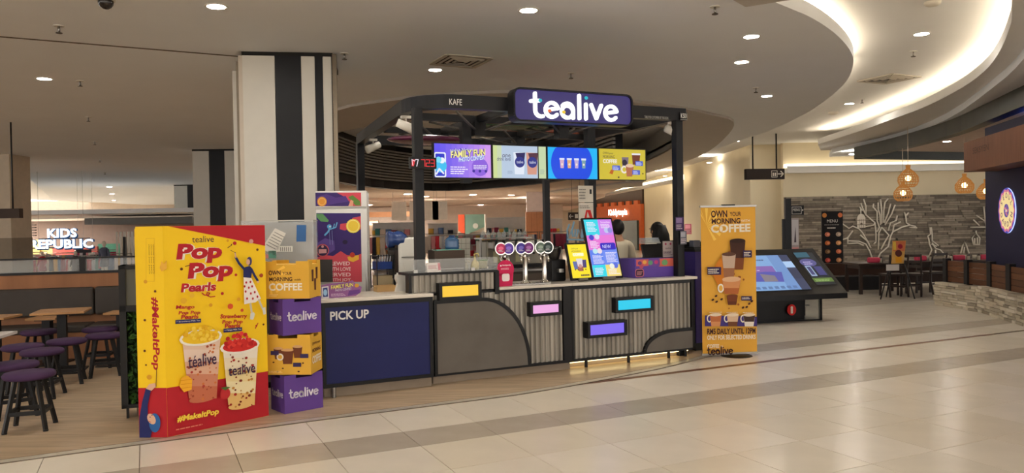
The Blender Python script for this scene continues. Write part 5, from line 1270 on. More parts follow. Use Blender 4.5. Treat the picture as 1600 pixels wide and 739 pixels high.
def iscreen(x0, x1, a0, a1, fn, nm):
    p = Print(Vector((x0, -.34, zf + .06)) + sl * a0, (1, 0, 0), sl, lift=.006); fn(p, x1 - x0, a1 - a0); p.build(nm, t)
Ls = math.hypot(.86, zb - zf - .06)
def sc1(p, w, h):
    p.rect(-.02, -.02, w + .02, h + .02, ink(12, 12, 14)); p.rect(0, 0, w, h, g(126, 166, 214)); p.rect(w * .68, 0, w * .86, h, g(110, 146, 200)).rect(w * .86, 0, w, h, g(52, 60, 92)).rect(w * .86, h * .62, w, h * .8, g(170, 200, 236)).rect(w * .86, h * .3, w, h * .55, g(44, 50, 80))
    p.rrect(0, h * .5, w * .66, h * .68, .02, g(132, 96, 170)).poly([(w * .1, h * .26), (w * .68, h * .22), (w * .74, h * .5), (w * .5, h * .52), (w * .2, h * .48)], g(84, 84, 170)).poly([(w * .4, h * .24), (w * .6, h * .24), (w * .6, h * .4), (w * .4, h * .46)], g(130, 120, 130)).lines(w * .1, h * .55, w * .5, h * .64, 2, g(210, 200, 235)).lines(w * .4, h * .84, w * .6, h * .9, 1, g(60, 70, 110))
    for k in range(9): p.rrect(w * (.03 + .09 * k), h * .03, w * (.09 + .09 * k), h * .1, .008, g(92, 120, 170))
def sc2(p, w, h):
    p.rect(-.01, -.02, w + .01, h + .02, ink(12, 12, 14)); p.rect(0, 0, w, h, g(24, 30, 40)).disc(w * .4, h * .68, w * .42, g(88, 84, 140), h * .12).lines(w * .15, h * .62, w * .7, h * .74, 2, g(190, 180, 220)).poly([(w * .08, h * .26), (w * .38, h * .26), (w * .38, h * .58), (w * .08, h * .58)], g(150, 170, 200)).rect(w * .14, h * .3, w * .32, h * .54, g(60, 60, 110)).poly([(w * .5, h * .28), (w * .9, h * .28), (w * .9, h * .55), (w * .5, h * .55)], g(60, 60, 120)).rect(0, h * .08, w, h * .2, g(88, 116, 50)).rect(0, h * .84, w * .7, h, g(40, 90, 110)).lines(w * .1, h * .1, w * .9, h * .18, 2, g(150, 180, 110))
iscreen(-wi + .12, -.36, Ls * .1, Ls * .86, sc1, 'main_screen'); iscreen(-.22, .12, Ls * .18, Ls * .9, sc2, 'side_screen')
# tall directory totem behind it
tp = pd(1232, 395, 14.2)
t = thing('directory_totem', 'slim black directory totem with narrow printed panel and outlined plate behind the information kiosk', 'totem', (tp.x, 14.2, 0))
zt = pd(1232, 310, 14.2).z; k_ = 14.2 / 1200
MB().bx(-.06, .05, -.03, .03, 0, zt, IB).bx(-.11, -.06, -.02, .02, 0, pd(1230, 342, 14.2).z, IB).bx(-.2, .3, -.2, .2, 0, .02, IB).build('stand', t)
za, zb_ = pd(1240, 395, 14.2).z - .35, pd(1240, 341, 14.2).z
MB().bx(.05, .19, -.02, .02, za, zb_, mat((150, 140, 142), .5)).build('panel', t)
p = Print((.05, -.02, za), (1, 0, 0), (0, 0, 1)); h = zb_ - za; p.rect(.01, h * .5, .13, h * .97, ink(176, 172, 176)).poly([(.05, h * .55), (.09, h * .55), (.075, h * .85)], ink(70, 60, 70)).rect(.01, .02, .13, h * .46, ink(190, 130, 130)).lines(.02, h * .1, .12, h * .4, 5, ink(120, 60, 70)); p.build('panel_print', t)
za, zb_ = pd(1240, 336, 14.2).z, pd(1240, 321, 14.2).z
MB().bx(.05, .29, -.015, .015, za, zb_, IB).build('plate', t)
p = Print((.05, -.015, za), (1, 0, 0), (0, 0, 1)); h = zb_ - za; p.stroke([(.02, .02), (.19, .02), (.19, h - .03), (.02, h - .03), (.02, .02)], .008, ink(190, 186, 180)); p.text('MENU', .035, h * .4, .05, ink(190, 186, 180), w=.13).disc(.215, h * .5, .014, ink(190, 186, 180)); p.build('lettering', t)
# menu board of the restaurant
mp_ = pd(1301, 432, 19.5); mw = (1318 - 1285) / 1200 * 19.5; z0_, z1_ = pd(1301, 433, 19.5).z, pd(1301, 330, 19.5).z
t = thing('menu_board', 'tall black MENU board with two columns of food pictures before the grey stone wall', 'menu board', (mp_.x, 19.5, 0))
MB().bx(-mw / 2, mw / 2, -.02, .02, max(z0_, .04), z1_, mat((24, 22, 24), .35)).bx(-mw / 2, mw / 2, -.15, .15, 0, .05, IB).build('board', t)
p = Print((-mw / 2, -.02, max(z0_, .04)), (1, 0, 0), (0, 0, 1)); h = z1_ - max(z0_, .04)
p.text('MENU', mw * .25, h * .83, h * .045, ink(200, 196, 190), w=mw * .5).lines(mw * .12, h * .79, mw * .9, h * .81, 1, ink(150, 146, 140)).text('', 0, 0, .1, WHT).lines(mw * .25, h * .74, mw * .75, h * .755, 1, ink(214, 206, 196), .9)
for k, c in ((0, (186, 120, 60)), (1, (196, 110, 70))): p.disc(mw * (.13 + .74 * k), h * .94, mw * .11, ink(*c))
for r_ in range(5):
    for c_ in range(2): cc = ((188, 110, 84), (170, 150, 130), (176, 96, 50), (196, 140, 90), (110, 80, 50), (186, 104, 70), (170, 66, 56), (176, 120, 80), (190, 80, 70), (96, 90, 70))[r_ * 2 + c_]; p.disc(mw * (.26 + .52 * c_), h * (.65 - .13 * r_), mw * .13, ink(*cc), n=12, ry=mw * .11); p.disc(mw * (.26 + .52 * c_) + .02, h * (.65 - .13 * r_), mw * .06, ink(*(min(255, q + 40) for q in cc)), n=9)
p.build('menu_print', t); MB().ball((mw / 2 - .03, -.04, max(z0_, .04) + .02), .05, WHITE, 10, 6).build('lamp_knob', t)
# hanging direction sign
q0, q1 = pd(1166, 271, 21.5), pd(1226, 271, 21.6); za, zb_ = pd(1196, 280, 21.5).z, pd(1196, 263.5, 21.5).z
t = thing('direction_sign', 'black hanging sign with lift symbol and arrow before the beige wall', 'sign', (q0.x, 21.5, za), math.atan2(q1.y - q0.y, q1.x - q0.x))
w = (q1 - q0).xy.length; h = zb_ - za
MB().bx(0, w, 0, .15, 0, h, mat((40, 32, 30), .4)).build('sign_box', t)
for px in (1178, 1215): x = (px - 1166) / 60 * w; MB().tube([(x, .07, h), (x, .07, 4.02 - za)], .022, IB, 8).build('hanger_rod', t)
p = Print((0, 0, 0), (1, 0, 0), (0, 0, 1)); wt = ink(226, 220, 210); x = w * .66; p.stroke([(x, h * .2), (x + .16, h * .2), (x + .16, h * .8), (x, h * .8), (x, h * .2)], .015, wt).rect(x + .03, h * .3, x + .07, h * .62, wt).rect(x + .09, h * .3, x + .13, h * .62, wt).stroke([(w * .83, h * .5), (w * .96, h * .5)], .03, wt).stroke([(w * .9, h * .75), (w * .965, h * .5), (w * .9, h * .25)], .03, wt); p.build('symbols', t)

# ================================================================ RESTAURANT
# line drawings on the stone wall
WL_ = mat((206, 198, 184), .6)
YW = 24.04
def wpt(x, y):
    d = ray(x, y); q = Vector((0, 0, EYE)) + d * (YW / d.y); return (q.x, YW, q.z)
def zz(a, b): return (1300 + a / 5.685, 290 + b / 5.685)
def wire(name, label, lines, cat='wall art', r=.022):
    t = thing(name, label, cat, wpt(*lines[0][0])); o = t.location
    for l in lines: MB().tube([Vector(wpt(*q)) - o for q in l], r, WL_, 6).build('wire_line', t)
    return t
T1 = [[(355, 640), (335, 585), (300, 520), (240, 495), (140, 490)], [(140, 515), (230, 510), (280, 530)], [(410, 640), (430, 600), (500, 540), (520, 450), (540, 410), (620, 370), (690, 350)], [(690, 370), (755, 375), (740, 362), (690, 350), (660, 330), (655, 270), (640, 235)], [(655, 270), (680, 240)],
      [(435, 565), (470, 500), (505, 440), (440, 370)], [(440, 370), (415, 420), (410, 570)], [(390, 500), (388, 400), (380, 330), (300, 260), (270, 200), (255, 155)], [(300, 260), (300, 180), (280, 120)], [(270, 225), (243, 190)], [(400, 410), (420, 370), (400, 310), (400, 230), (365, 190), (370, 160)], [(430, 350), (425, 260), (410, 210), (410, 150)],
      [(440, 340), (440, 220), (430, 120)], [(455, 330), (460, 220), (470, 150), (500, 115)], [(465, 330), (500, 240), (520, 160)], [(470, 350), (530, 250), (560, 170)], [(500, 400), (520, 330), (570, 310), (580, 265)], [(540, 410), (550, 350), (610, 320)], [(380, 330), (370, 350), (295, 365)], [(330, 520), (270, 420), (240, 385), (185, 360), (150, 380), (95, 340)], [(140, 515), (140, 460), (185, 400)], [(90, 480), (140, 465)], [(370, 520), (390, 500)], [(345, 555), (310, 490), (250, 440)]]
wire('wire_tree', 'large white line-drawn tree spreading over the grey stone wall', [[zz(*q) for q in l] for l in T1])
z1c = lambda a, b: (1300 + a / 2.173, 180 + b / 2.173)
wire('wire_tree', 'smaller white line-drawn tree on the stone wall against the navy pier', [[z1c(*q) for q in l] for l in ([(530, 400), (520, 360), (490, 340)], [(520, 360), (515, 310)], [(530, 380), (470, 380)], [(530, 350), (528, 320)], [(500, 375), (480, 355)])])
wire('wire_bird', 'white line-drawn wading bird standing on the grey stone wall', [[zz(*q) for q in l] for l in ([(860, 630), (885, 570), (865, 520), (860, 480), (850, 450), (875, 430), (870, 370)], [(880, 370), (890, 440), (890, 490), (945, 535)], [(890, 510), (920, 560), (960, 570), (1005, 620)], [(920, 625), (920, 570)], [(885, 520), (930, 540)])])
wire('wire_bird', 'small white line-drawn bird low on the stone wall near the navy pier', [[(1501, 396), (1504, 384), (1507, 377), (1510, 384), (1514, 396)], [(1505, 396), (1507, 386)]])
wire('wire_lantern', 'white line-drawn lantern on the stone wall near the navy pier', [[(1521, 382), (1519, 372), (1525, 364), (1531, 372), (1530, 382), (1521, 382)], [(1523, 381), (1523, 372)], [(1527, 381), (1527, 371)], [(1525, 364), (1525, 360)]])
cg = thing('birdcage_cutout', 'white birdcage shape hanging in the line-drawn tree', 'wall art', wpt(1345, 355)); o = cg.location
a_, b_ = wpt(1339, 356), wpt(1351.5, 336); w = b_[0] - a_[0]; h = b_[2] - a_[2]
MB().prism([(a_[0] - o.x, a_[2] - o.z), (b_[0] - o.x, a_[2] - o.z)] + [(a_[0] - o.x + w / 2 + w / 2 * math.cos(x), b_[2] - .12 - o.z + .16 * math.sin(x)) for x in [pi * k / 10 for k in range(11)]], 0, .03, mat((196, 186, 172), .7), XZ).build('cage_plate', cg)
p = Print((a_[0] - o.x, -.03, a_[2] - o.z), (1, 0, 0), (0, 0, 1)); p.stroke([(0, h * .25), (w, h * .25)], .02, mat((110, 100, 90), .8)).stroke([(0, h * .6), (w, h * .6)], .02, mat((110, 100, 90), .8)).disc(w / 2, h * .32, .035, mat((90, 80, 70), .8))
for k in range(1, 4): p.stroke([(w * k / 4, h * .02), (w * k / 4, h * .7)], .012, mat((110, 100, 90), .8), False)
p.build('cage_bars', cg)
MB().tube([(w * .0, -.01, h - .05), (.0, -.01, h + .2)], .015, WL_, 6).build('hook', cg)
# bench along the wall
c0, c1 = pg(1262, 470), pg(1376, 462); c0 = Vector((pd(1262, 440, 16.95).x, 16.95, 0)); c1 = Vector((pd(1378, 440, 16.95).x, 16.95, 0))
t = thing('wall_bench', 'black bench with dark brown back strip along the restaurant wall', 'bench', c0)
w = c1.x - c0.x; zz_ = lambda y: pd(1340, y, 16.95).z
MB().bx(0, w, 0, .5, 0, zz_(432), BLK).build('seat_box', t); MB().bx(0, 3.6, .5, .6, .1, zz_(413), mat((58, 40, 32), .5, var=.1)).build('back_panel', t)
# tables with napkins, cups
DWOOD = mat((52, 42, 38), .45, var=.12)
def rest_table(px0, px1, Y, ytop, l):
    a, b = pd(px0, ytop, Y), pd(px1, ytop, Y); w = b.x - a.x; z = a.z
    t = thing('dining_table', l, 'table', (a.x, Y, 0)); MB().bx(0, w, -.0, .8, z - .045, z, DWOOD, .006).build('tabletop', t)
    for x in (.06, w - .06):
        for y in (.06, .72): MB().bx(x - .03, x + .03, y - .03, y + .03, 0, z - .045, DWOOD).build('leg', t)
    MB().bx(.05, w - .05, .05, .73, z - .12, z - .046, DWOOD).build('apron', t)
    return a, b, z
a, b, z1t = rest_table(1342, 1424, 15.9, 412, 'dark dining table behind the easel poster, set with pink napkins')
a2, b2, z2t = rest_table(1432, 1548, 16.6, 409, 'long dark dining table behind the low stone wall, set with pink napkins and cups')
def small(px, Y, z, kind, label, col=None):
    x = pd(px, 410, Y).x
    if kind == 'napkin':
        o = MB().box((0, 0, .055), (.24, .14, .11), mat((206, 70, 96), .7), rnd.uniform(-.2, .2), .03).build('napkin_pack'); o.location = (x, Y, z); tag(o, label, 'napkins', 'pink napkin packs on the restaurant tables')
    else:
        t = thing('condiment_set', label, 'condiments', (x, Y, z), 0, 'cup and jar sets on the restaurant tables'); MB().lathe([(.001, 0), (.035, 0), (.045, .11), (.04, .11), (.001, .02)], mat((206, 198, 180), .4), 12, (-.06, 0, 0)).build('cup', t); MB().lathe([(.001, 0), (.03, 0), (.032, .1), (.015, .13), (.001, .13)], mat((70, 60, 56), .3), 12, (.05, .02, 0)).build('jar', t); MB().cyl((0.0, -.05, 0), .03, 0, .09, mat((190, 180, 160), .5), 10).build('tumbler', t)
small(1365, 16.2, z1t, 'napkin', 'pink napkin pack on the dark table at the far side from the stone wall'); small(1374, 16.2, z1t, 'set', 'cups beside the pink napkins on the table next to the wall bench')
small(1414, 16.25, z1t, 'set', 'cups on the dark table just past the easel poster'); small(1438, 17.0, z2t, 'napkin', 'pink napkin pack above the middle dark chair'); small(1452, 17, z2t, 'set', 'cups on the long table below the line-drawn wading bird')
small(1484, 17.0, z2t, 'set', 'cups on the long table above the first black fence post'); small(1498, 17.0, z2t, 'napkin', 'pink napkin pack on the long table below the small line-drawn bird'); small(1511, 17, z2t, 'set', 'cups on the long table between two pink napkin packs')
small(1527, 17.0, z2t, 'set', 'cups on the long table below the line-drawn lantern'); small(1538, 17.05, z2t, 'napkin', 'pink napkin pack on the long table against the navy pier')
def chair_proto():
    t = thing('dining_chair', '', 'chair'); m = DWOOD
    MB().bx(-.21, .21, -.21, .21, .42, .46, m, .01).build('seat', t)
    for x in (-.18, .18):
        MB().bar((x, -.18, 0), (x, -.18, .42), .035, .035, m).build('leg', t)
        MB().tube([(x, .24, 0), (x, .18, .25), (x, .18, .5), (x, .25, .85)], [.02, .022, .022, .018], m, 6).build('leg', t)
    for z in (.6, .7, .82): MB().box((0, .19 + (z - .5) * .17, z), (.36, .02, .05), m).build('back_rail', t)
    for y in (-.18, .19): MB().bx(-.17, .17, y - .01, y + .01, .2, .23, m).build('stretcher', t)
    return t
ch = chair_proto()
for i, (px, Y, rz, l) in enumerate(((1396, 15.45, pi, 'dark wooden dining chair directly behind the easel poster'), (1424, 15.5, pi - .5, 'dark wooden dining chair between the easel poster and the stone wall chair'), (1454, 15.9, pi + .3, 'dark wooden dining chair nearest the end of the low stone wall'))):
    x = pd(px, 450, Y).x
    if i == 0: ch.location = (x, Y, 0); ch.rotation_euler = (0, 0, rz); o = ch
    else: o = dup(ch, (x, Y, 0), rz)
    o['label'] = l; o['group'] = 'dark dining chairs of the restaurant'
# easel with posters
e0 = pg(1396, 468); Ye = e0.y + .15
t = thing('easel_stand', 'black easel holding a food poster and a white notice before the tables', 'easel', (pd(1398, 440, Ye).x, Ye, 0)); ox = t.location.x
ztop = pd(1405, 372, Ye).z
for q in ((pd(1372, 466, Ye).x - ox, -.1), (pd(1425, 466, Ye).x - ox, -.1), (0, .35)): MB().tube([(q[0], q[1], 0), (.05, 0, ztop)], .012, BLK, 6).build('leg', t)
a_, b_ = pd(1393, 412, Ye - .06), pd(1414, 376, Ye - .06); w = b_.x - a_.x; h = b_.z - a_.z
MB().add([(a_.x - ox, -.06, a_.z), (b_.x - ox - .03, -.06, a_.z), (b_.x - ox + .04, -.02, b_.z), (a_.x - ox + .05, -.02, b_.z), (a_.x - ox, -.045, a_.z), (b_.x - ox - .03, -.045, a_.z), (b_.x - ox + .04, -.005, b_.z), (a_.x - ox + .05, -.005, b_.z)], [(0, 1, 2, 3), (7, 6, 5, 4), (0, 4, 5, 1), (1, 5, 6, 2), (2, 6, 7, 3), (3, 7, 4, 0)], mat((206, 160, 90), .5)).build('poster', t)
p = Print((a_.x - ox, -.061, a_.z), (1, 0, 0), (0, .04 / h, 1)); p.poly([(.04, h * .55), (w, h * .55), (w + .03, h * .98), (.05, h * .98)], ink(206, 120, 80)).poly([(.05, h * .6), (w * .4, h * .6), (w * .4, h * .96), (.05, h * .96)], ink(222, 190, 80)).disc(w * .55, h * .45, w * .25, ink(80, 40, 40)).disc(w * .7, h * .75, w * .18, ink(150, 40, 60)).rect(w * .3, .02, w * .75, h * .3, ink(214, 150, 40)); p.build('poster_print', t)
a_, b_ = pd(1384, 423, Ye - .06), pd(1404, 413, Ye - .06); MB().box(((a_.x + b_.x) / 2 - ox, -.08, (a_.z + b_.z) / 2), (b_.x - a_.x, .006, b_.z - a_.z), mat((206, 200, 196), .5)).build('notice', t)
# rattan pendants
RAT = mat((206, 132, 58), .5, emit=.55, var=0)
def pendant(px, py, Y, r, l, zc=3.5):
    c = pd(px, py, Y)
    t = thing('pendant_lamp', l, 'lamp', c, 0, 'rattan pendant lamps of the restaurant'); hh = zc - c.z
    MB().tube([(0, 0, r * 1.5), (0, 0, hh)], .006, mat((226, 210, 190), .5), 6).build('cord', t)
    prof = [(r * .22, r * 1.5), (r * .18, r * 1.1), (r * .6, r * .75), (r * .98, r * .2), (r, -.05), (r * .85, -r * .6), (r * .62, -r * .8)]
    mb = MB(); n = 20
    for k in range(n):
        a = 2 * pi * k / n; mb.tube([(q * math.cos(a), q * math.sin(a), z) for q, z in prof], .009, RAT, 4, False)
    for q, z in ((.6, .75), (.82, .48), (.98, .2), (1, -.02), (.97, -.25), (.85, -.6), (.62, -.8)): mb.tube([(r * q * math.cos(2 * pi * k / 18), r * q * math.sin(2 * pi * k / 18), r * z) for k in range(19)], .008, RAT, 4, False)
    mb.build('shade', t)
    MB().ball((0, 0, .02), .06, glow((255, 214, 140), 14), 10, 8).build('bulb', t)
pendant(1419, 280, 17.2, .21, 'orange rattan pendant lamp, upper one of the overlapping pair', 3.62)
pendant(1411, 303, 18.0, .2, 'orange rattan pendant lamp, lower one of the overlapping pair')
pendant(1507, 291, 17.4, .19, 'orange rattan pendant lamp hanging alone above the line-drawn birds')
pendant(1541, 300, 17.0, .19, 'orange rattan pendant lamp half hidden by the navy pier')
# low stone wall with wood panels and dark posts
WP = [(7.70, 13.85), (7.72, 12.6), (7.38, 11.1), (6.98, 9.75)]
core = MB()
for a, b in zip(WP, WP[1:]):
    A_, B_ = Vector((*a, 0)), Vector((*b, 0)); core.bar(A_ + Vector((.16, 0, .2)), B_ + Vector((.16, 0, .2)), .24, .40, mat((150, 140, 124), .9))
lw = core.build('low_wall', None, kind='structure')
STN = [mat(c, .85, var=.12, scale=14, bump=.4) for c in ((206, 196, 176), (190, 180, 160), (216, 207, 190), (172, 161, 142), (198, 186, 164), (148, 138, 122))]
smesh = [MB().box((0, 0, 0), (1, 1, 1), m).data('stone') for m in STN]
ns = 0
rs = random.Random(11)
for a, b in zip(WP, WP[1:]):
    A_, B_ = Vector((*a, 0)), Vector((*b, 0)); L = (B_ - A_).length; d = (B_ - A_).normalized(); ang = math.atan2(d.y, d.x); nrm = Vector((d.y, -d.x, 0))
    z = 0; row = 0
    while z < .41:
        h = rs.uniform(.038, .055); x = -rs.random() * .1
        while x < L:
            l_ = rs.uniform(.16, .34); x0 = max(x, 0); x1 = min(x + l_, L)
            if x1 - x0 > .03 and ns < 300:
                pr = rs.uniform(.03, .07); o = part(smesh[rs.randrange(6)], 'stone', lw, A_ + d * (x0 + x1) / 2 - Vector((d.y, -d.x, 0)) * -.0 + nrm * (pr / 2 + .0) + Vector((0, 0, z + h / 2)), ang)
                o.scale = (x1 - x0 - .006, pr + .09, h - .006); ns += 1
            x += l_
        z += h
t = thing('wood_screen', 'dark wood slatted screen with black posts standing on the low stone wall', 'screen', (*WP[0], .41)); o = Vector((*WP[0], .41))
PANW = [mat(c, .5, var=.14, scale=5, aniso=(1, 1, 6)) for c in ((94, 60, 40), (84, 54, 36), (102, 66, 44))]
posts = []
for a, b in zip(WP, WP[1:]):
    A_, B_ = Vector((*a, 0)), Vector((*b, 0)); d = (B_ - A_); n = max(2, round(d.length / .62))
    for k in range(n): posts.append(A_ + d * k / n + Vector((.14, 0, 0)))
posts.append(Vector((*WP[-1], 0)) + Vector((.14, 0, 0)))
for i, q in enumerate(posts): MB().bx(q.x - o.x - .05, q.x - o.x + .05, q.y - o.y - .05, q.y - o.y + .05, -.02, .42, BLK).build('post', t)
for i, (q, r_) in enumerate(zip(posts, posts[1:])):
    a_, b_ = Vector((q.x - o.x, q.y - o.y, 0)), Vector((r_.x - o.x, r_.y - o.y, 0))
    for k in range(4): MB().bar(a_ + Vector((0, 0, .05 + .095 * k)), b_ + Vector((0, 0, .05 + .095 * k)), .03, .088, PANW[(i + k) % 3]).build('slat', t)
# navy pier with the round sign
NW = mat((28, 30, 62), .6, var=.05)
dN = Vector((-.25, -.97, 0)).normalized(); nN = dN.cross(Vector((0, 0, 1)))
P0 = Vector((8.36, 13.55, 0))
pier = MB().prism([tuple(P0)[:2], tuple(P0 + dN * 5)[:2], tuple(P0 + dN * 5 + Vector((3, -.6, 0)))[:2], tuple(P0 + Vector((3, .3, 0)))[:2]], 0, 3.12, NW)
struct(pier, 'wall_pier')
MB().bar(P0 + dN * .2 + Vector((.6, 0, 3.15)), P0 + dN * 4.6 + Vector((.6, 0, 3.15)), .05, .03, glow((70, 110, 255), 45)).build('trim_13', None, kind='structure')
F_ = Vector((7.72, 13.05, 0))
fb = MB().bar(F_ + Vector((.25, 0, 2.58)), F_ + dN * 4 + Vector((.25, 0, 2.58)), .5, .5, mat((104, 66, 50), .5, var=.15, scale=4, aniso=(6, 6, .6)))
struct(fb, 'trim_10')
p = Print(F_ + dN * .3 + nN * .0 + Vector((0, 0, 2.6)), dN, (0, 0, 1), lift=.012); p.text('SEKSYEN', .1, .0, .1, mat((60, 36, 28), .5), w=.75); p.build('fascia_lettering', None, kind='structure')
cs = pd(1573, 329, 12.55); rS = .37
t = thing('round_sign', 'round glowing scalloped sign with ring lettering on the navy pier', 'sign', cs)
Bs = Matrix((( dN.x, 0, nN.x, 0), (dN.y, 0, nN.y, 0), (0, 1, 0, 0), (0, 0, 0, 1)))
# plane axes: x along dN, y up, z out of the wall
MB().prism([(rS * math.cos(2 * pi * k / 48), rS * math.sin(2 * pi * k / 48)) for k in range(48)], -.16, -.0, mat((176, 190, 255), .4, emit=1.6, var=0), Bs).build('sign_case', t)
p = Print((0, 0, 0), dN, (0, 0, 1), lift=.003); p.n = nN if nN.dot(p.n) > 0 else p.n
p.disc(0, 0, rS, g(60, 62, 170), n=40); p.poly([((rS * .93 + .015 * math.cos(14 * a)) * math.cos(a), (rS * .93 + .015 * math.cos(14 * a)) * math.sin(a)) for a in [2 * pi * k / 112 for k in range(112)]], g(206, 110, 140))
p.poly([((rS * .82 + .014 * math.cos(14 * a)) * math.cos(a), (rS * .82 + .014 * math.cos(14 * a)) * math.sin(a)) for a in [2 * pi * k / 112 for k in range(112)]], g(240, 214, 150))
for k, ch_ in enumerate('SEOUL'): a = math.radians(150 - 30 * k); p.text(ch_, rS * .55 * math.cos(a), rS * .55 * math.sin(a), .085, g(110, 64, 96), .02, rot=a - pi / 2, al='c'); p.z -= p.dz
for k, ch_ in enumerate('GARDEN'): a = math.radians(198 + 29 * k); p.text(ch_, rS * .72 * math.cos(a), rS * .72 * math.sin(a), .085, g(110, 64, 96), .02, rot=a + pi / 2, al='c'); p.z -= p.dz
p.z += 2 * p.dz
p.disc(0, 0, rS * .3, g(78, 70, 150), n=20)
for k in range(5): a = 2 * pi * k / 5; p.disc(rS * .16 * math.cos(a), rS * .16 * math.sin(a), rS * .12, g(140, 90, 150) if k % 2 else g(206, 120, 130), rS * .06, 12, a + .6)
p.disc(0, 0, rS * .07, g(250, 236, 200), n=12); p.build('sign_face', t)
t = thing('white_rods', 'thin white rods fanning over the navy pier around the round sign', 'decor', cs)
for a, b in (((-.45, .75), (-.2, .34)), ((-.3, .75), (-.1, .36)), ((-.16, .75), (.02, .38)), ((0, .75), (.16, .36)), ((.2, .75), (.32, .3)), ((.1, -.37), (-.02, -.86)), ((.3, -.32), (.28, -.86))):
    f = lambda q: dN * q[0] + Vector((0, 0, q[1])) - nN * .1
    m_ = ((a[0] + b[0]) / 2 + .04, (a[1] + b[1]) / 2); MB().tube([f(a), f(m_), f(b)], .011, WHITE, 6).build('rod', t)
# ================================================================ FAR STORES
# -- ceiling lamps of the stores beyond (one row after another)
for k, (px, py, z) in enumerate(((637, 303, 3.0), (739, 304, 3.0), (834, 305, 3.0), (605, 312, 3.0), (700, 313, 3.0), (789, 313, 3.0), (577, 320, 2.86), (751, 320, 2.86), (721, 325, 2.86), (638, 325, 2.86), (805, 327, 2.7), (703, 333, 2.7), (772, 333, 2.7), (850, 322, 2.86))):
    p = pg(px, py, z); downlight(p.x, min(p.y, 60), z, 'small round lamp in the low store ceiling beyond the kiosk', 'store ceiling lamps', 1.9, True)
for x in (-8, -4, 0):
    downlight(x, 36.0, 2.999, 'small round lamp in the low store ceiling beyond the kiosk', 'store ceiling lamps', 1.6, True)
for k, (px, py) in enumerate(((171, 292), (175, 303), (178, 313), (180, 322), (182, 329), (184, 335))):
    p = pg(px, py, ZC); downlight(p.x, p.y, ZC, 'recessed lamp in the far row of ceiling lamps above the hedge divider', 'far row of ceiling lamps', 1.3, True)
for px, py in ((12, 301), (36, 314), (54, 325)):
    p = pg(px, py, 4.02); downlight(p.x, p.y, 4.02, 'recessed lamp in the raised ceiling over the far children store', 'raised ceiling lamps at the side', 1.3, True)
struct(MB().bx(-26, -10.5, 27.4, 36, 2.25, 2.4, PAINT), 'ceiling_store')
for px, py in ((30, 338), (49, 341), (57, 344), (64, 346), (84, 340), (100, 343), (115, 341), (118, 345), (136, 343), (160, 342)):
    p = pg(px, py, 2.25); downlight(p.x, min(p.y, 30.3), 2.25, 'small lamp in the low ceiling of the children store', 'children store ceiling lamps', 1.9)
# -- ceiling fittings
DARKM = mat((84, 74, 64), .5)
SPR = MB().cyl((0, 0, 0), .035, -.006, 0, WHITE, 12).tube([(0, 0, 0), (0, 0, -.05)], .008, STEEL, 6).cyl((0, 0, 0), .022, -.055, -.05, DARKM, 10).data('sprinkler_body')
for px, py, z, l in ((92, 40, ZC, 'ceiling sprinkler nearest to the viewer in the row over the cafe seating'), (125, 126, ZC, 'second ceiling sprinkler of the row over the cafe seating, beside the lone lamp'), (138, 183, ZC, 'third ceiling sprinkler of the row over the cafe seating'),
                     (148, 221, ZC, 'fourth ceiling sprinkler of the row over the cafe seating'), (156, 249, ZC, 'fifth ceiling sprinkler of the row over the cafe seating'), (164, 269, ZC, 'last ceiling sprinkler of the row over the cafe seating'),
                     (538, 83, ZC, 'ceiling sprinkler beside the striped column top'), (892, 114, ZC, 'ceiling sprinkler above the illuminated sign'), (1117, 10, ZC, 'ceiling sprinkler near the corner of the taupe ceiling piece'), (1181, 137, ZC, 'ceiling sprinkler between two lamps past the taupe ring'),
                     (1427, 80, 4.02, 'ceiling sprinkler in the raised ceiling below its lamp'), (1347, 155, 4.02, 'ceiling sprinkler in the raised ceiling beside the far lamp')):
    p = pg(px, py, z); o = part(SPR, 'sprinkler', None, (p.x, p.y, z)); tag(o, l, 'sprinkler', 'ceiling sprinklers'); o.scale = (1.5,) * 3
def vent(px, py, z, w, rz, l):
    p = pg(px, py, z); t = thing('air_vent', l, 'vent', (p.x, p.y, z), rz); m = mat((190, 180, 164), .5)
    mb = MB()
    for s in (-1, 1): mb.bx(-w / 2, w / 2, s * w / 2 - .03, s * w / 2 + .03, -.015, 0, m).bx(s * w / 2 - .03, s * w / 2 + .03, -w / 2, w / 2, -.015, 0, m)
    mb.build('frame', t); MB().bx(-w / 2, w / 2, -w / 2, w / 2, -.003, 0, mat((56, 48, 42), .8)).build('duct', t)
    for k in range(1, 4):
        f = w / 2 * (1 - k / 4); mb = MB()
        for s in (-1, 1): mb.box((0, s * f, -.012), (2 * f, .05, .006), m, 0, 0, s * .5).bx(s * f - .02, s * f + .02, -f, f, -.016, -.01, m)
        mb.build('louvre', t)
vent(720, 95, ZC, .62, TH, 'square louvred air vent in the ceiling before the kiosk sign')
vent(1389, 123, 4.02, .7, TH, 'square louvred air vent in the raised ceiling between the light coves')
p = pg(165, -2, ZC); o = MB().ball((0, 0, -.03), .07, mat((40, 34, 32), .15), 16, 8).cyl((0, 0, 0), .085, -.02, 0, WHITE, 16).build('dome_camera'); o.location = (p.x, p.y, ZC); tag(o, 'dark dome camera in the ceiling over the cafe seating', 'camera')
p = pg(1457, 3, 4.02); o = MB().lathe([(.09, 0), (.09, -.02), (.06, -.045), (.001, -.05)], mat((206, 198, 184), .5), 18).build('smoke_detector'); o.location = (p.x, p.y, 4.02); tag(o, 'pale round smoke detector in the raised ceiling near the outer light cove', 'smoke detector')
p = pg(1302, 175, 4.02); o = MB().lathe([(.12, 0), (.12, -.03), (.06, -.06), (.001, -.06)], mat((206, 198, 184), .5), 18).build('smoke_detector'); o.location = (p.x, p.y, 4.02); tag(o, 'pale round smoke detector in the raised ceiling past the far lamp', 'smoke detector')
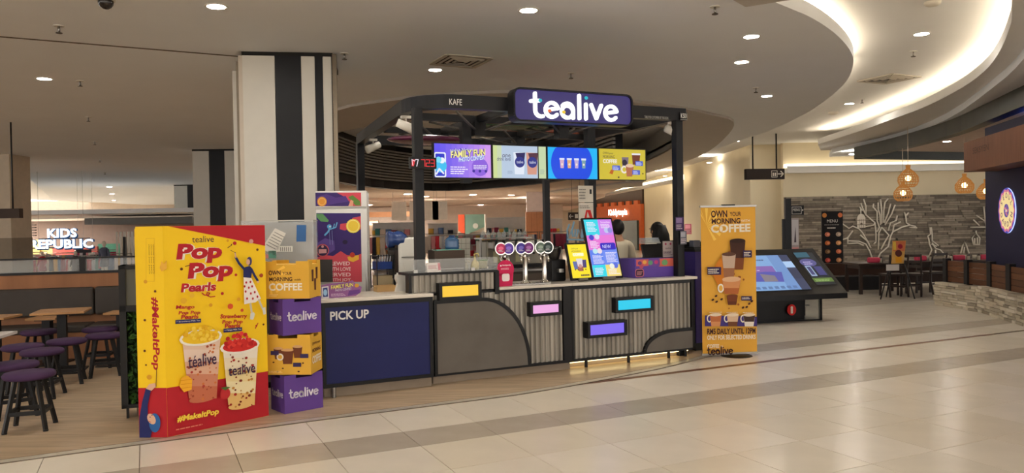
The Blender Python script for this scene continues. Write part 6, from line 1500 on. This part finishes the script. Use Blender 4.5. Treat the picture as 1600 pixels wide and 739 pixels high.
# hanging sign at the picture edge
q0, q1 = pd(-20, 333, 15), pd(30, 333, 15); za, zb_ = pd(10, 341, 15).z, pd(10, 326, 15).z
t = thing('direction_sign', 'dark brown hanging sign over the cafe seating at the picture edge', 'sign', (q0.x, 15, za)); w = q1.x - q0.x
MB().bx(0, w, 0, .12, 0, zb_ - za, mat((58, 44, 36), .5)).build('sign_box', t)
x = pd(17, 320, 15).x - q0.x; MB().tube([(x, .06, zb_ - za), (x, .06, 4.02 - za)], .015, BLK, 6).build('hanger_rod', t)
# beige pillar
a_, b_ = pd(-30, 380, 21), pd(18, 380, 21)
o = bpy.data.objects.new('pillar', None); COL.objects.link(o); o['kind'] = 'structure'; o.location = (a_.x, 21, 0); w = b_.x - a_.x
MB().bx(0, w, 0, .9, pd(0, 372, 21).z, 4.0, mat((206, 190, 168), .6)).build('upper_cladding', o); MB().bx(-.02, w + .02, -.02, .9, 0, pd(0, 372, 21).z, mat((150, 136, 118), .6)).build('lower_cladding', o)
# -- children's store behind the balustrade
YK = 27.0
def kx(px): return pd(px, 390, YK).x
def kz(py): return pd(100, py, YK).z
kw = MB()
def panel(x0, x1, y0, y1, Y, m, name='wall_panel', par=None):
    s = Y / YK; return MB().bx(pd(x0, 390, Y).x, pd(x1, 390, Y).x, Y, Y + .1, pd(100, y1, Y).z, pd(100, y0, Y).z, m).build(name, par)
ks = bpy.data.objects.new('store_back_wall', None); COL.objects.link(ks); ks['kind'] = 'structure'
panel(-40, 340, 345, 415, 33, mat((160, 140, 130), .7), 'wall_panel', ks)
panel(18, 62, 374, 440, 31, mat((240, 214, 130), .6), 'wall_panel', ks); panel(62, 84, 388, 440, 31.1, mat((240, 214, 140), .6), 'wall_panel', ks)
panel(82, 152, 386, 440, 31.0, mat((206, 104, 96), .6), 'wall_panel', ks); panel(153, 187, 382, 440, 31.2, mat((104, 176, 150), .6), 'wall_panel', ks)
panel(18, 40, 357, 372, 30.5, mat((44, 44, 52), .5), 'wall_panel', ks); panel(187, 340, 372, 440, 31.5, mat((196, 180, 164), .7), 'wall_panel', ks)
for k in range(5): MB().bx(kx(20) * 1.1, kx(58) * 1.1, 29.6, 29.7, kz(350 + k * 4.5), kz(348.5 + k * 4.5), mat((60, 58, 56), .6)).build('ceiling_louvre', ks)
MB().bx(kx(40.5) * 1.1, kx(42.5) * 1.1, 29.55, 29.6, kz(374), kz(358), glow((255, 246, 230), 3)).build('strip_light', ks)
MB().bx(-16, -6, 28.5, 34, -.0, .02, mat((214, 200, 180), .4)).build('store_floor', ks)
t = thing('store_sign', 'two-line glowing white letter sign over the children store entrance', 'sign', (kx(47), YK, kz(389)))
o = t.location
KL = glow((226, 240, 255), 2.6); KE = mat((40, 84, 132), .4, var=.02)
def sign_row(s, x0, x1, y0, y1):
    h = kz(y0) - kz(y1); n = len(s); vs, fs, tw, th = text_geo(s, .03); X0, X1 = kx(x0), kx(x1); cur = 0
    for ch_ in s:
        if ch_ == ' ': continue
        # place each letter by its own advance in the word
        i = s.index(ch_, cur); pre = text_geo(s[:i + 1], .03)[2] - text_geo(ch_, .03)[2]; cur = i + 1
        gap = 0
        v, f, cw_, chh = text_geo(ch_, .03); k_ = (X1 - X0) / tw
        off = [(X0 + (pre + gap + a) * k_ - o.x, kz(y1) + b / chh * h - o.z) for a, b in v]
        mb = MB(); mb.add([(a, -.02, b) for a, b in off], f, KL); N = len(off)
        cx_, cz_ = (min(a for a, b in off) + max(a for a, b in off)) / 2, (min(b for a, b in off) + max(b for a, b in off)) / 2
        mb.add([(cx_ + (a - cx_) * 1.16 + .03, .0, cz_ + (b - cz_) * 1.2 - .02) for a, b in off], f, KE); mb.build('letter', t)
        bx0, bx1 = min(a for a, b in off), max(a for a, b in off)
sign_row('KIDS', 75, 121, 357, 371); sign_row('REPUBLIC', 47, 146, 374, 388)
MB().bx(kx(47) - o.x, kx(146) - o.x, .02, .06, kz(388) - o.z, kz(386) - o.z, mat((60, 66, 84), .5)).bx(kx(60) - o.x, kx(140) - o.x, .02, .06, kz(373.4) - o.z, kz(372) - o.z, mat((60, 66, 84), .5)).bx(kx(60) - o.x, kx(60.3) - o.x, .03, .04, kz(372) - o.z, 4.0 - o.z, STEEL).bx(kx(130) - o.x, kx(130.3) - o.x, .03, .04, kz(372) - o.z, 4.0 - o.z, STEEL).build('sign_frame', t)
for px, py, w_, l in ((118, 390, 24, 'small dark notice hanging under the glowing store sign'), (141, 398, 17, 'small dark notice beside the teal wall of the children store')):
    a_ = pd(px, py, 28); o2 = MB().bx(0, w_ / 1200 * 28, 0, .04, -.12, .0, mat((46, 42, 46), .5)).bx(.1, .107, .01, .017, 0, 4.0 - a_.z, STEEL).build('hanging_notice'); o2.location = a_; tag(o2, l, 'sign')
rn = random.Random(21)
GCOL = [(214, 60, 70), (236, 226, 216), (52, 48, 58), (96, 120, 160), (226, 150, 150), (240, 190, 90), (80, 140, 130), (200, 196, 200), (150, 60, 80), (60, 66, 90), (232, 210, 190)]
GM = [mat(c, .8, var=.05) for c in GCOL]
def rack(px, Y, w, l, zb=.55, zt=1.2, cat='clothes rack'):
    x = pd(px, 400, Y).x; t = thing('clothes_rack', l, cat, (x, Y, 0), 0, 'clothes racks of the far stores')
    MB().tube([(-w / 2, 0, 0), (-w / 2, 0, zt + .08), (w / 2, 0, zt + .08), (w / 2, 0, 0)], .02, STEEL, 6).bx(-w / 2 - .02, -w / 2 + .02, -.25, .25, 0, .04, STEEL).bx(w / 2 - .02, w / 2 + .02, -.25, .25, 0, .04, STEEL).build('frame', t)
    mb = MB(); q = -w / 2 + .08
    while q < w / 2 - .08:
        s = rn.uniform(.06, .14); h = rn.uniform(.4, zt - zb); mb.prism([(q, zt), (q + s, zt), (q + s * 1.25, zt - h), (q - s * .25, zt - h)], -.2, .2, rn.choice(GM), XZ); q += s + .01
    mb.build('garments', t, kind='stuff')
WL2 = ['closest to the beige pillar', 'below the first letters of the glowing sign', 'below the middle letters of the glowing sign', 'below the last letters of the glowing sign', 'under the hanging notice', 'before the teal wall', 'next to the slim white posts', 'farther back before the yellow wall', 'farther back before the pink wall', 'farther back between pink and teal walls']
WHERE = ['under the yellow wall', 'under the white glowing sign', 'before the pink wall', 'before the teal wall', 'at the edge of the children store']
i = 0
for px, Y, w in ((24, 26.2, 1.4), (52, 27.6, 1.6), (84, 26.4, 1.5), (112, 27.8, 1.6), (134, 26.2, 1.3), (160, 27, 1.5), (178, 26, 1.2), (40, 29, 1.6), (98, 29.4, 1.8), (150, 29.2, 1.6)):
    rack(px, Y, w, 'crowded clothes rack of the children store, ' + WL2[i], .25, rn.uniform(.62, .85)); i += 1
# mannequins
def mannequin(px, Y, h, c, l):
    x = pd(px, 400, Y).x; t = thing('mannequin', l, 'mannequin', (x, Y, 0), rn.uniform(-.5, .5)); k = h / 1.7
    sk = mat((226, 214, 200), .4)
    MB().ball((0, 0, 1.58 * k), .1 * k, sk, 10, 8, (.8, .9, 1.2)).tube([(0, 0, 1.4 * k), (0, 0, 1.52 * k)], .045 * k, sk, 8).tube([(-.08 * k, 0, .85 * k), (-.09 * k, 0, .45 * k), (-.09 * k, 0, .02)], [.075 * k, .055 * k, .035 * k], sk, 8).tube([(.08 * k, 0, .85 * k), (.09 * k, 0, .45 * k), (.09 * k, 0, .02)], [.075 * k, .055 * k, .035 * k], sk, 8).build('figure', t)
    MB().lathe([(.001, 1.44 * k), (.12 * k, 1.42 * k), (.17 * k, 1.3 * k), (.13 * k, 1.08 * k), (.17 * k, .85 * k), (.2 * k, .62 * k), (.001, .62 * k)], mat(c, .8), 12).tube([(-.17 * k, 0, 1.36 * k), (-.24 * k, 0, 1.1 * k), (-.22 * k, -.08, .88 * k)], [.05 * k, .04 * k, .03 * k], mat(c, .8), 8).tube([(.17 * k, 0, 1.36 * k), (.24 * k, 0, 1.1 * k), (.22 * k, -.08, .88 * k)], [.05 * k, .04 * k, .03 * k], mat(c, .8), 8).build('outfit', t); MB().cyl((0, 0, 0), .2 * k, 0, .02, STEEL, 14).build('base', t)
for px, Y, h, c, l in ((32, 24, 1.05, (52, 50, 60), 'small mannequin in dark clothes just behind the balustrade near the beige pillar'), (66, 24.6, 1.0, (196, 60, 70), 'small mannequin in red behind the balustrade under the glowing sign'), (163, 24.5, 1.3, (96, 100, 120), 'mannequin in grey before the teal wall of the children store'), (118, 24.2, 1.0, (70, 54, 60), 'small mannequin in brown behind the balustrade before the pink wall')):
    mannequin(px, Y, h, c, l)
# white slim posts and dark glass frames of the store by the divider
for k, px in enumerate((183, 189, 195, 201, 207, 213)):
    x = pd(px, 380, 29).x; o2 = MB().bx(-.03, .03, -.03, .03, 0, pd(190, 362, 29).z, WHITE).build('display_post'); o2.location = (x, 29, 0); tag(o2, 'slim white display post above the hedge divider', 'post', 'white display posts by the children store')
x = pd(195, 385, 24).x; o2 = MB().bx(-.04, .04, -.04, .04, 0, pd(195, 370, 24).z, BLK).build('display_post'); o2.location = (x, 24, 0); tag(o2, 'dark post standing just above the hedge divider', 'post')
# grey ceiling wing
q = [tuple(pg(x, y, 3.3))[:2] for x, y in ((130, 341), (250, 338), (250, 346), (142, 350))]
struct(MB().bx(pd(132, 345, 30).x, pd(300, 345, 30).x, 30, 33, pd(140, 351, 30).z, pd(140, 341, 30).z, mat((110, 112, 112), .6)), 'ceiling_wing')
# -- department store seen through the kiosk
def pillar(px0, px1, Y, zsplit, c_low, c_up, zt, nm='pillar'):
    a_, b_ = pd(px0, 350, Y), pd(px1, 350, Y); o = bpy.data.objects.new(nm, None); COL.objects.link(o); o['kind'] = 'structure'; o.location = (a_.x, Y, 0); w = b_.x - a_.x
    MB().bx(0, w, 0, w, 0, zsplit, mat(c_low, .5, var=.06)).build('lower_cladding', o); MB().bx(.04, w - .04, .04, w - .04, zsplit, zt, mat(c_up, .6)).build('upper_cladding', o); return o
o = pillar(822, 856, 33, pd(840, 331, 33).z, (172, 120, 88), (226, 210, 206), 3.0)
for k in range(1, 4): MB().bx((856 - 822) / 1200 * 33 * k / 4 - .006, (856 - 822) / 1200 * 33 * k / 4 + .006, -.006, 0, 0, pd(840, 331, 33).z, mat((130, 88, 64), .5)).build('joint', o)
Y = 34
xw = lambda px: pd(px, 350, Y).x
zw = lambda py: pd(740, py, Y).z
o = bpy.data.objects.new('pillar', None); COL.objects.link(o); o['kind'] = 'structure'; o.location = (xw(716), Y, 0); x0 = xw(716)
MB().bx(0, xw(757) - x0, .02, 1, 0, zw(335), mat((196, 186, 172), .6)).build('core', o)
MB().prism([(xw(727) - x0, zw(367)), (xw(757) - x0, zw(355)), (xw(757) - x0, zw(335)), (xw(727) - x0, zw(335))], -.02, .03, mat((116, 146, 132), .5), XZ).build('teal_panel', o)
MB().prism([(0, zw(360)), (xw(726) - x0, zw(367)), (xw(726) - x0, zw(335)), (0, zw(335))], -.02, .04, mat((222, 96, 64), .5), XZ).build('orange_panel', o)
MB().prism([(xw(743) - x0 + .12 * math.cos(2 * pi * k / 16), zw(353) + .12 * math.sin(2 * pi * k / 16)) for k in range(16)], .03, .05, mat((214, 216, 206), .5), XZ).build('round_emblem', o)
for px, py, Yp in ((0, 0, 0),): pass
struct(MB().bx(pd(560, 335, 36).x, pd(668, 335, 36).x, 36, 36.3, pd(600, 339, 36).z, pd(600, 331, 36).z, mat((206, 150, 110), .5)), 'wood_fascia')
struct(MB().bx(pd(540, 380, 46).x, pd(880, 380, 46).x, 46, 46.2, 0, 2.8, mat((214, 196, 182), .7)), 'store_wall')
dsrack = ['white shelving with small goods seen between the fridge and the front frame post', 'goods shelving just past the front frame post, below the first menu screen', 'goods shelving beside the orange and teal pillar', 'long goods shelving between the teal pillar and the wood-clad pillar', 'goods shelving past the wood-clad pillar']
for k, (px0, px1, Y, zt) in enumerate(((580, 645, 27.5, 1.75), (668, 714, 28.5, 1.7), (716, 760, 26.5, 1.3), (760, 822, 30, 1.9), (858, 880, 29, 1.8))):
    a_, b_ = pd(px0, 380, Y).x, pd(px1, 380, Y).x; w = b_ - a_
    t = thing('goods_shelf', dsrack[k], 'shelf', (a_, Y, 0), 0, 'goods shelves of the department store')
    MB().bx(0, w, .35, .4, 0, zt, mat((220, 212, 204), .5)).build('back_panel', t)
    for z in (.1, .5, .9, 1.25, zt - .03): MB().bx(0, w, 0, .35, z, z + .03, WHITE).build('shelf', t)
    mb = MB()
    for z in (.53, .93, 1.28):
        q = .03
        while q < w - .15 and z + .12 < zt:
            s = rn.uniform(.07, .2); mb.bx(q, q + s, .06, .3, z, z + rn.uniform(.12, .26), rn.choice(GM)); q += s + .02
    mb.build('goods', t, kind='stuff')
for k, (px, Y, w) in enumerate(((600, 25.5, 1.5), (690, 26, 1.6), (772, 27, 1.6), (806, 25.8, 1.5), (866, 26.6, 1.0))):
    rack(px, Y, w, 'clothes rack of the department store ' + ('beyond the white drinks machine', 'beyond the blue water bottle on the housing', 'beyond the glass rack', 'beyond the third tap tower', 'beyond the small yellow screen')[k], .5, 1.25)
for k, px in enumerate((612, 640, 662, 676)):
    x = pd(px, 340, 31).x; MB_ = MB().bx(0, .6, 0, .02, 0, .75, mat((236, 226, 212), .6)).bx(.05, .06, 0, .01, .75, 1.2, STEEL).bx(.54, .55, 0, .01, .75, 1.2, STEEL); o2 = MB_.build('hanging_board'); o2.location = (x, 31, 1.85); tag(o2, 'pale promotion board hanging from the low store ceiling beyond the kiosk', 'sign', 'hanging boards of the department store')
o2 = MB().bx(pd(575, 340, 40).x, pd(590, 340, 40).x, 40, 40.1, pd(580, 352, 40).z, pd(580, 346, 40).z, glow((255, 214, 170), 3.5)).bx(pd(575, 340, 40).x, pd(590, 340, 40).x, 40.1, 40.3, 0, pd(580, 344, 40).z, mat((190, 170, 150), .6)).build('lit_display'); tag(o2, 'warm lit display strip far behind the tilted white notice', 'display')
# rows of small pale tubes on the far shelf
t = thing('tube_display', 'row of pale tubes on a dark ledge between the teal and wood-clad pillars', 'display', (pd(762, 350, 38).x, 38, 0)); w = pd(818, 350, 38).x - t.location.x; z = pd(790, 352, 38).z
MB().bx(0, w, 0, .3, z - .06, z, mat((60, 46, 42), .5)).bx(0, w, .28, .3, 0, z, mat((150, 130, 118), .6)).build('ledge', t); mb = MB()
for k in range(26): mb.cyl((.06 + k * (w - .1) / 26, .12, 0), .05, z, z + rn.uniform(.14, .3), rn.choice([WHITE, mat((206, 170, 160), .5), mat((150, 130, 150), .5)]), 8)
mb.build('tubes', t, kind='stuff')
# -- side storefronts: dark lintel, orange play store
A_, B_ = Vector((7.69, 44.5, 0)), Vector((4.9, 55, 0)); dd = (B_ - A_).normalized()
def sw(s, z): return A_ + dd * s + Vector((0, 0, z))
Lw_ = (B_ - A_).length
wall_ = MB().bar(A_ + Vector((0, .1, 1.98)), B_ + Vector((0, .1, 1.98)), .2, 3.97, mat((72, 56, 48), .6)); struct(wall_, 'store_front')
zo = lambda px, py: None
ob = thing('playground_front', 'orange indoor playground front with battlement edge and glowing lettering', 'shop front', A_)
ofs = lambda s, z, d=.25: dd * s + Vector((0, 0, z)) + Vector((-.98, -.19, 0)) * d * .0 + Vector((-abs(dd.y), dd.x, 0)) * d
mb = MB(); OR = mat((214, 110, 64), .6); zt = 2.7
def qbox(mb, s0, s1, z0, z1, m, d=.12):
    mb.bar(ofs((s0 + s1) / 2, z0, d), ofs((s0 + s1) / 2, z1, d), abs(s1 - s0), .2, m, tuple(Vector((-abs(dd.y), dd.x, 0))))
qbox(mb, 0, 9.5, .0, zt, OR)
for k in range(8): qbox(mb, .4 + k * 1.18, 1.0 + k * 1.18, zt, zt + .22, OR)
mb.build('orange_wall', ob)
mb = MB(); qbox(mb, .3, 4.6, 0, 1.75, mat((52, 82, 84), .25), .25); mb.build('window_opening', ob)
Sx = lambda px: solve(lambda s: -(proj(sw(s, 2))[0] - px), 0, Lw_)
s0, s1 = Sx(988), Sx(958); z_ = 1.55 + (350 - 336) / 1200 * (A_.y + dd.y * (s0 + s1) / 2)
p = Print(ofs(s1, z_, .3), -dd, (0, 0, 1), lift=.02); p.text('Kiddytopia', 0, -.12, .5, glow((255, 246, 236), 2.4), .03, abs(s1 - s0)); p.build('lettering', ob)
# light cove over the storefronts
MB().bar((7.4, 33, 3.52), (4.6, 60, 3.52), .06, .22, glow((255, 236, 200), 3.2)).build('trim_11', None, kind='structure')
MB().bar((7.1, 33, 3.36), (4.3, 60, 3.36), .5, .1, PAINTW).build('trim_12', None, kind='structure')
# small arrow sign and scripted glass sign left of the notices
a_ = pd(888, 344, 22); t = thing('direction_sign', 'small dark hanging arrow sign behind the middle frame post', 'sign', a_); w = 24 / 1200 * 22
MB().bx(0, w, 0, .08, 0, .22, mat((58, 44, 38), .5)).bx(.1, .11, .03, .04, .22, 4.62 - a_.z, BLK).bx(w - .11, w - .1, .03, .04, .22, 4.62 - a_.z, BLK).build('sign_box', t); p = Print((0, 0, 0), (1, 0, 0), (0, 0, 1)); p.stroke([(.03, .11), (.14, .11)], .02, WHT).stroke([(.07, .16), (.03, .11), (.07, .06)], .02, WHT).rect(.19, .05, .28, .17, WHT); p.build('symbols', t)
a_ = pd(889, 374, 13.5); t = thing('script_sign', 'pale blue scripted wire sign behind the yellow screen', 'sign', (a_.x, 13.5, 0)); f = lambda x, y: (pd(x, y, 13.5).x - a_.x, 0, pd(x, y, 13.5).z)
LB = mat((150, 186, 200), .3, emit=.35, var=0)
for l in ([(890, 350), (886, 360), (888, 372), (893, 362), (897, 346), (894, 360), (895, 370)], [(899, 358), (898, 370)], [(903, 358), (901, 371), (905, 360), (908, 371), (910, 358)], [(912, 347), (910, 372)], [(886, 374), (912, 375)]): MB().tube([f(*q) for q in l], .018, LB, 6).build('wire_letter', t)
MB().tube([f(900, 375), (f(900, 375)[0], 0, 0)], .02, STEEL, 6).lathe([(.2, 0), (.2, .02), (.001, .03)], STEEL, 14, (f(900, 375)[0], 0, 0)).build('stand', t)

# ================================================================ STAFF
def skin_body(name, verts, edges, radii, m, parent, root=0, sub=2):
    me = bpy.data.meshes.new(name); me.from_pydata(verts, edges, []); o = bpy.data.objects.new(name, me); COL.objects.link(o)
    md = o.modifiers.new('skin', 'SKIN'); md.use_smooth_shade = True
    for i, d in enumerate(me.skin_vertices[0].data): r = radii[i]; d.radius = (r, r) if not isinstance(r, tuple) else r; d.use_root = (i == root)
    if sub: s = o.modifiers.new('sub', 'SUBSURF'); s.levels = s.render_levels = sub
    me.materials.append(m); o.parent = parent
    return o
SK = mat((186, 140, 110), .5, var=.04); HAIR = mat((20, 17, 17), .55, var=.1)
def staff(loc, rz, label, shirt, long_hair, h=1.62):
    k = h / 1.62; t = thing('person', label, 'person', loc, rz); t.scale = (k,) * 3      # faces -y
    sm, tr = mat(shirt, .8, var=.03), mat((34, 34, 40), .8)
    V, E, R = [], [], []
    def n(p, r, par=None):
        V.append(p); R.append(r)
        if par is not None: E.append((par, len(V) - 1))
        return len(V) - 1
    pel = n((0, 0, .86), .12); sp = n((0, .01, 1.02), .11, pel); chs = n((0, 0, 1.2), (.13, .1), sp); nb = n((0, .01, 1.32), .06, chs); nk = n((0, 0, 1.39), .05, nb); hd = n((0, -.01, 1.48), (.075, .085), nk); n((0, -.01, 1.56), (.07, .08), hd)
    for s in (-1, 1):
        hp = n((s * .085, 0, .8), .09, pel); kn = n((s * .09, -.01, .44), .058, hp); an = n((s * .09, .02, .08), .04, kn); n((s * .1, -.12, .035), .035, an)
        sh = n((s * .16, 0, 1.29), .058, nb); el = n((s * .21, -.02, 1.04), .043, sh); wr = n((s * .16, -.22, .98), .028, el); pa = n((s * .14, -.29, .98), (.036, .02), wr)
    b = skin_body('body', V, E, R, SK, t)
    for s in (-1, 1):                                      # five separate bent fingers on each palm
        base = Vector((s * .14, -.31, .98))
        for q, (dx, L) in enumerate(((-.03, .06), (-.01, .075), (.01, .07), (.028, .055))):
            a_ = base + Vector((dx, 0, 0)); skin_body('finger', [a_ + Vector((0, .02, 0)), a_ + Vector((0, -L * .5, .004)), a_ + Vector((0, -L * .85, -.015)), a_ + Vector((0, -L, -.035))], [(0, 1), (1, 2), (2, 3)], [.009, .0085, .008, .007], SK, t, 0, 1)
        a_ = base + Vector((-s * .036, .03, 0)); skin_body('thumb', [a_, a_ + Vector((-s * .022, -.03, -.004)), a_ + Vector((-s * .026, -.06, -.014))], [(0, 1), (1, 2)], [.011, .0095, .008], SK, t, 0, 1)
    V2, E2, R2 = [], [], []
    V, E, R = V2, E2, R2
    def n2(p, r, par=None):
        V2.append(p); R2.append(r)
        if par is not None: E2.append((par, len(V2) - 1))
        return len(V2) - 1
    a = n2((0, 0, .84), (.15, .125)); b_ = n2((0, .01, 1.02), (.14, .12), a); c = n2((0, 0, 1.2), (.15, .115), b_); d = n2((0, .01, 1.31), (.09, .075), c)
    for s in (-1, 1): s1_ = n2((s * .165, 0, 1.285), .072, d); n2((s * .21, -.02, 1.08), .06, s1_)
    skin_body('shirt', V2, E2, R2, sm, t)
    skin_body('trousers', [(0, 0, .86), (-.09, 0, .78), (-.095, -.01, .44), (-.095, .02, .07), (.09, 0, .78), (.095, -.01, .44), (.095, .02, .07)], [(0, 1), (1, 2), (2, 3), (0, 4), (4, 5), (5, 6)], [.13, .1, .075, .06, .1, .075, .06], tr, t)
    MB().ball((-.095, -.06, .035), .05, BLK, 10, 6, (.9, 2.1, .7)).build('shoe', t); MB().ball((.095, -.06, .035), .05, BLK, 10, 6, (.9, 2.1, .7)).build('shoe', t)
    f = MB()
    for s in (-1, 1): f.ball((s * .03, -.088, 1.505), .011, mat((236, 232, 226), .3), 8, 6).ball((s * .03, -.097, 1.505), .005, HAIR, 6, 4).bar((s * .045, -.092, 1.528), (s * .015, -.096, 1.53), .006, .005, HAIR).ball((s * .078, .0, 1.49), .02, SK, 8, 6, (.4, .8, 1.3))
    f.tube([(0, -.09, 1.51), (0, -.108, 1.475), (0, -.092, 1.468)], [.008, .013, .01], SK, 6).ball((0, -.088, 1.44), .02, mat((156, 84, 78), .5), 8, 4, (1.1, .4, .35)); f.build('face', t)
    hb = MB().ball((0, .012, 1.515), .098, HAIR, 18, 10, (.88, 1.0, 1.06))
    if long_hair: hb.tube([(0, .06, 1.56), (0, .085, 1.44), (-.01, .1, 1.34), (-.02, .1, 1.24)], [.07, .095, .09, .05], HAIR, 14).ball((-.06, .03, 1.42), .06, HAIR, 10, 8, (.7, .8, 1.8)).ball((.06, .03, 1.42), .06, HAIR, 10, 8, (.7, .8, 1.8))
    hb.build('hair', t)
    return t
p = pd(1027, 400, 9.62); staff((p.x, 9.62, .004), math.radians(215), 'staff member with long black hair and white shirt standing behind the purple till box', (226, 220, 206), True, 1.57)
p = pd(965, 400, 9.55); staff((p.x, 9.55, .004), math.radians(195), 'staff member in a cream shirt half hidden behind the large portrait menu screen', (206, 196, 172), False, 1.61)
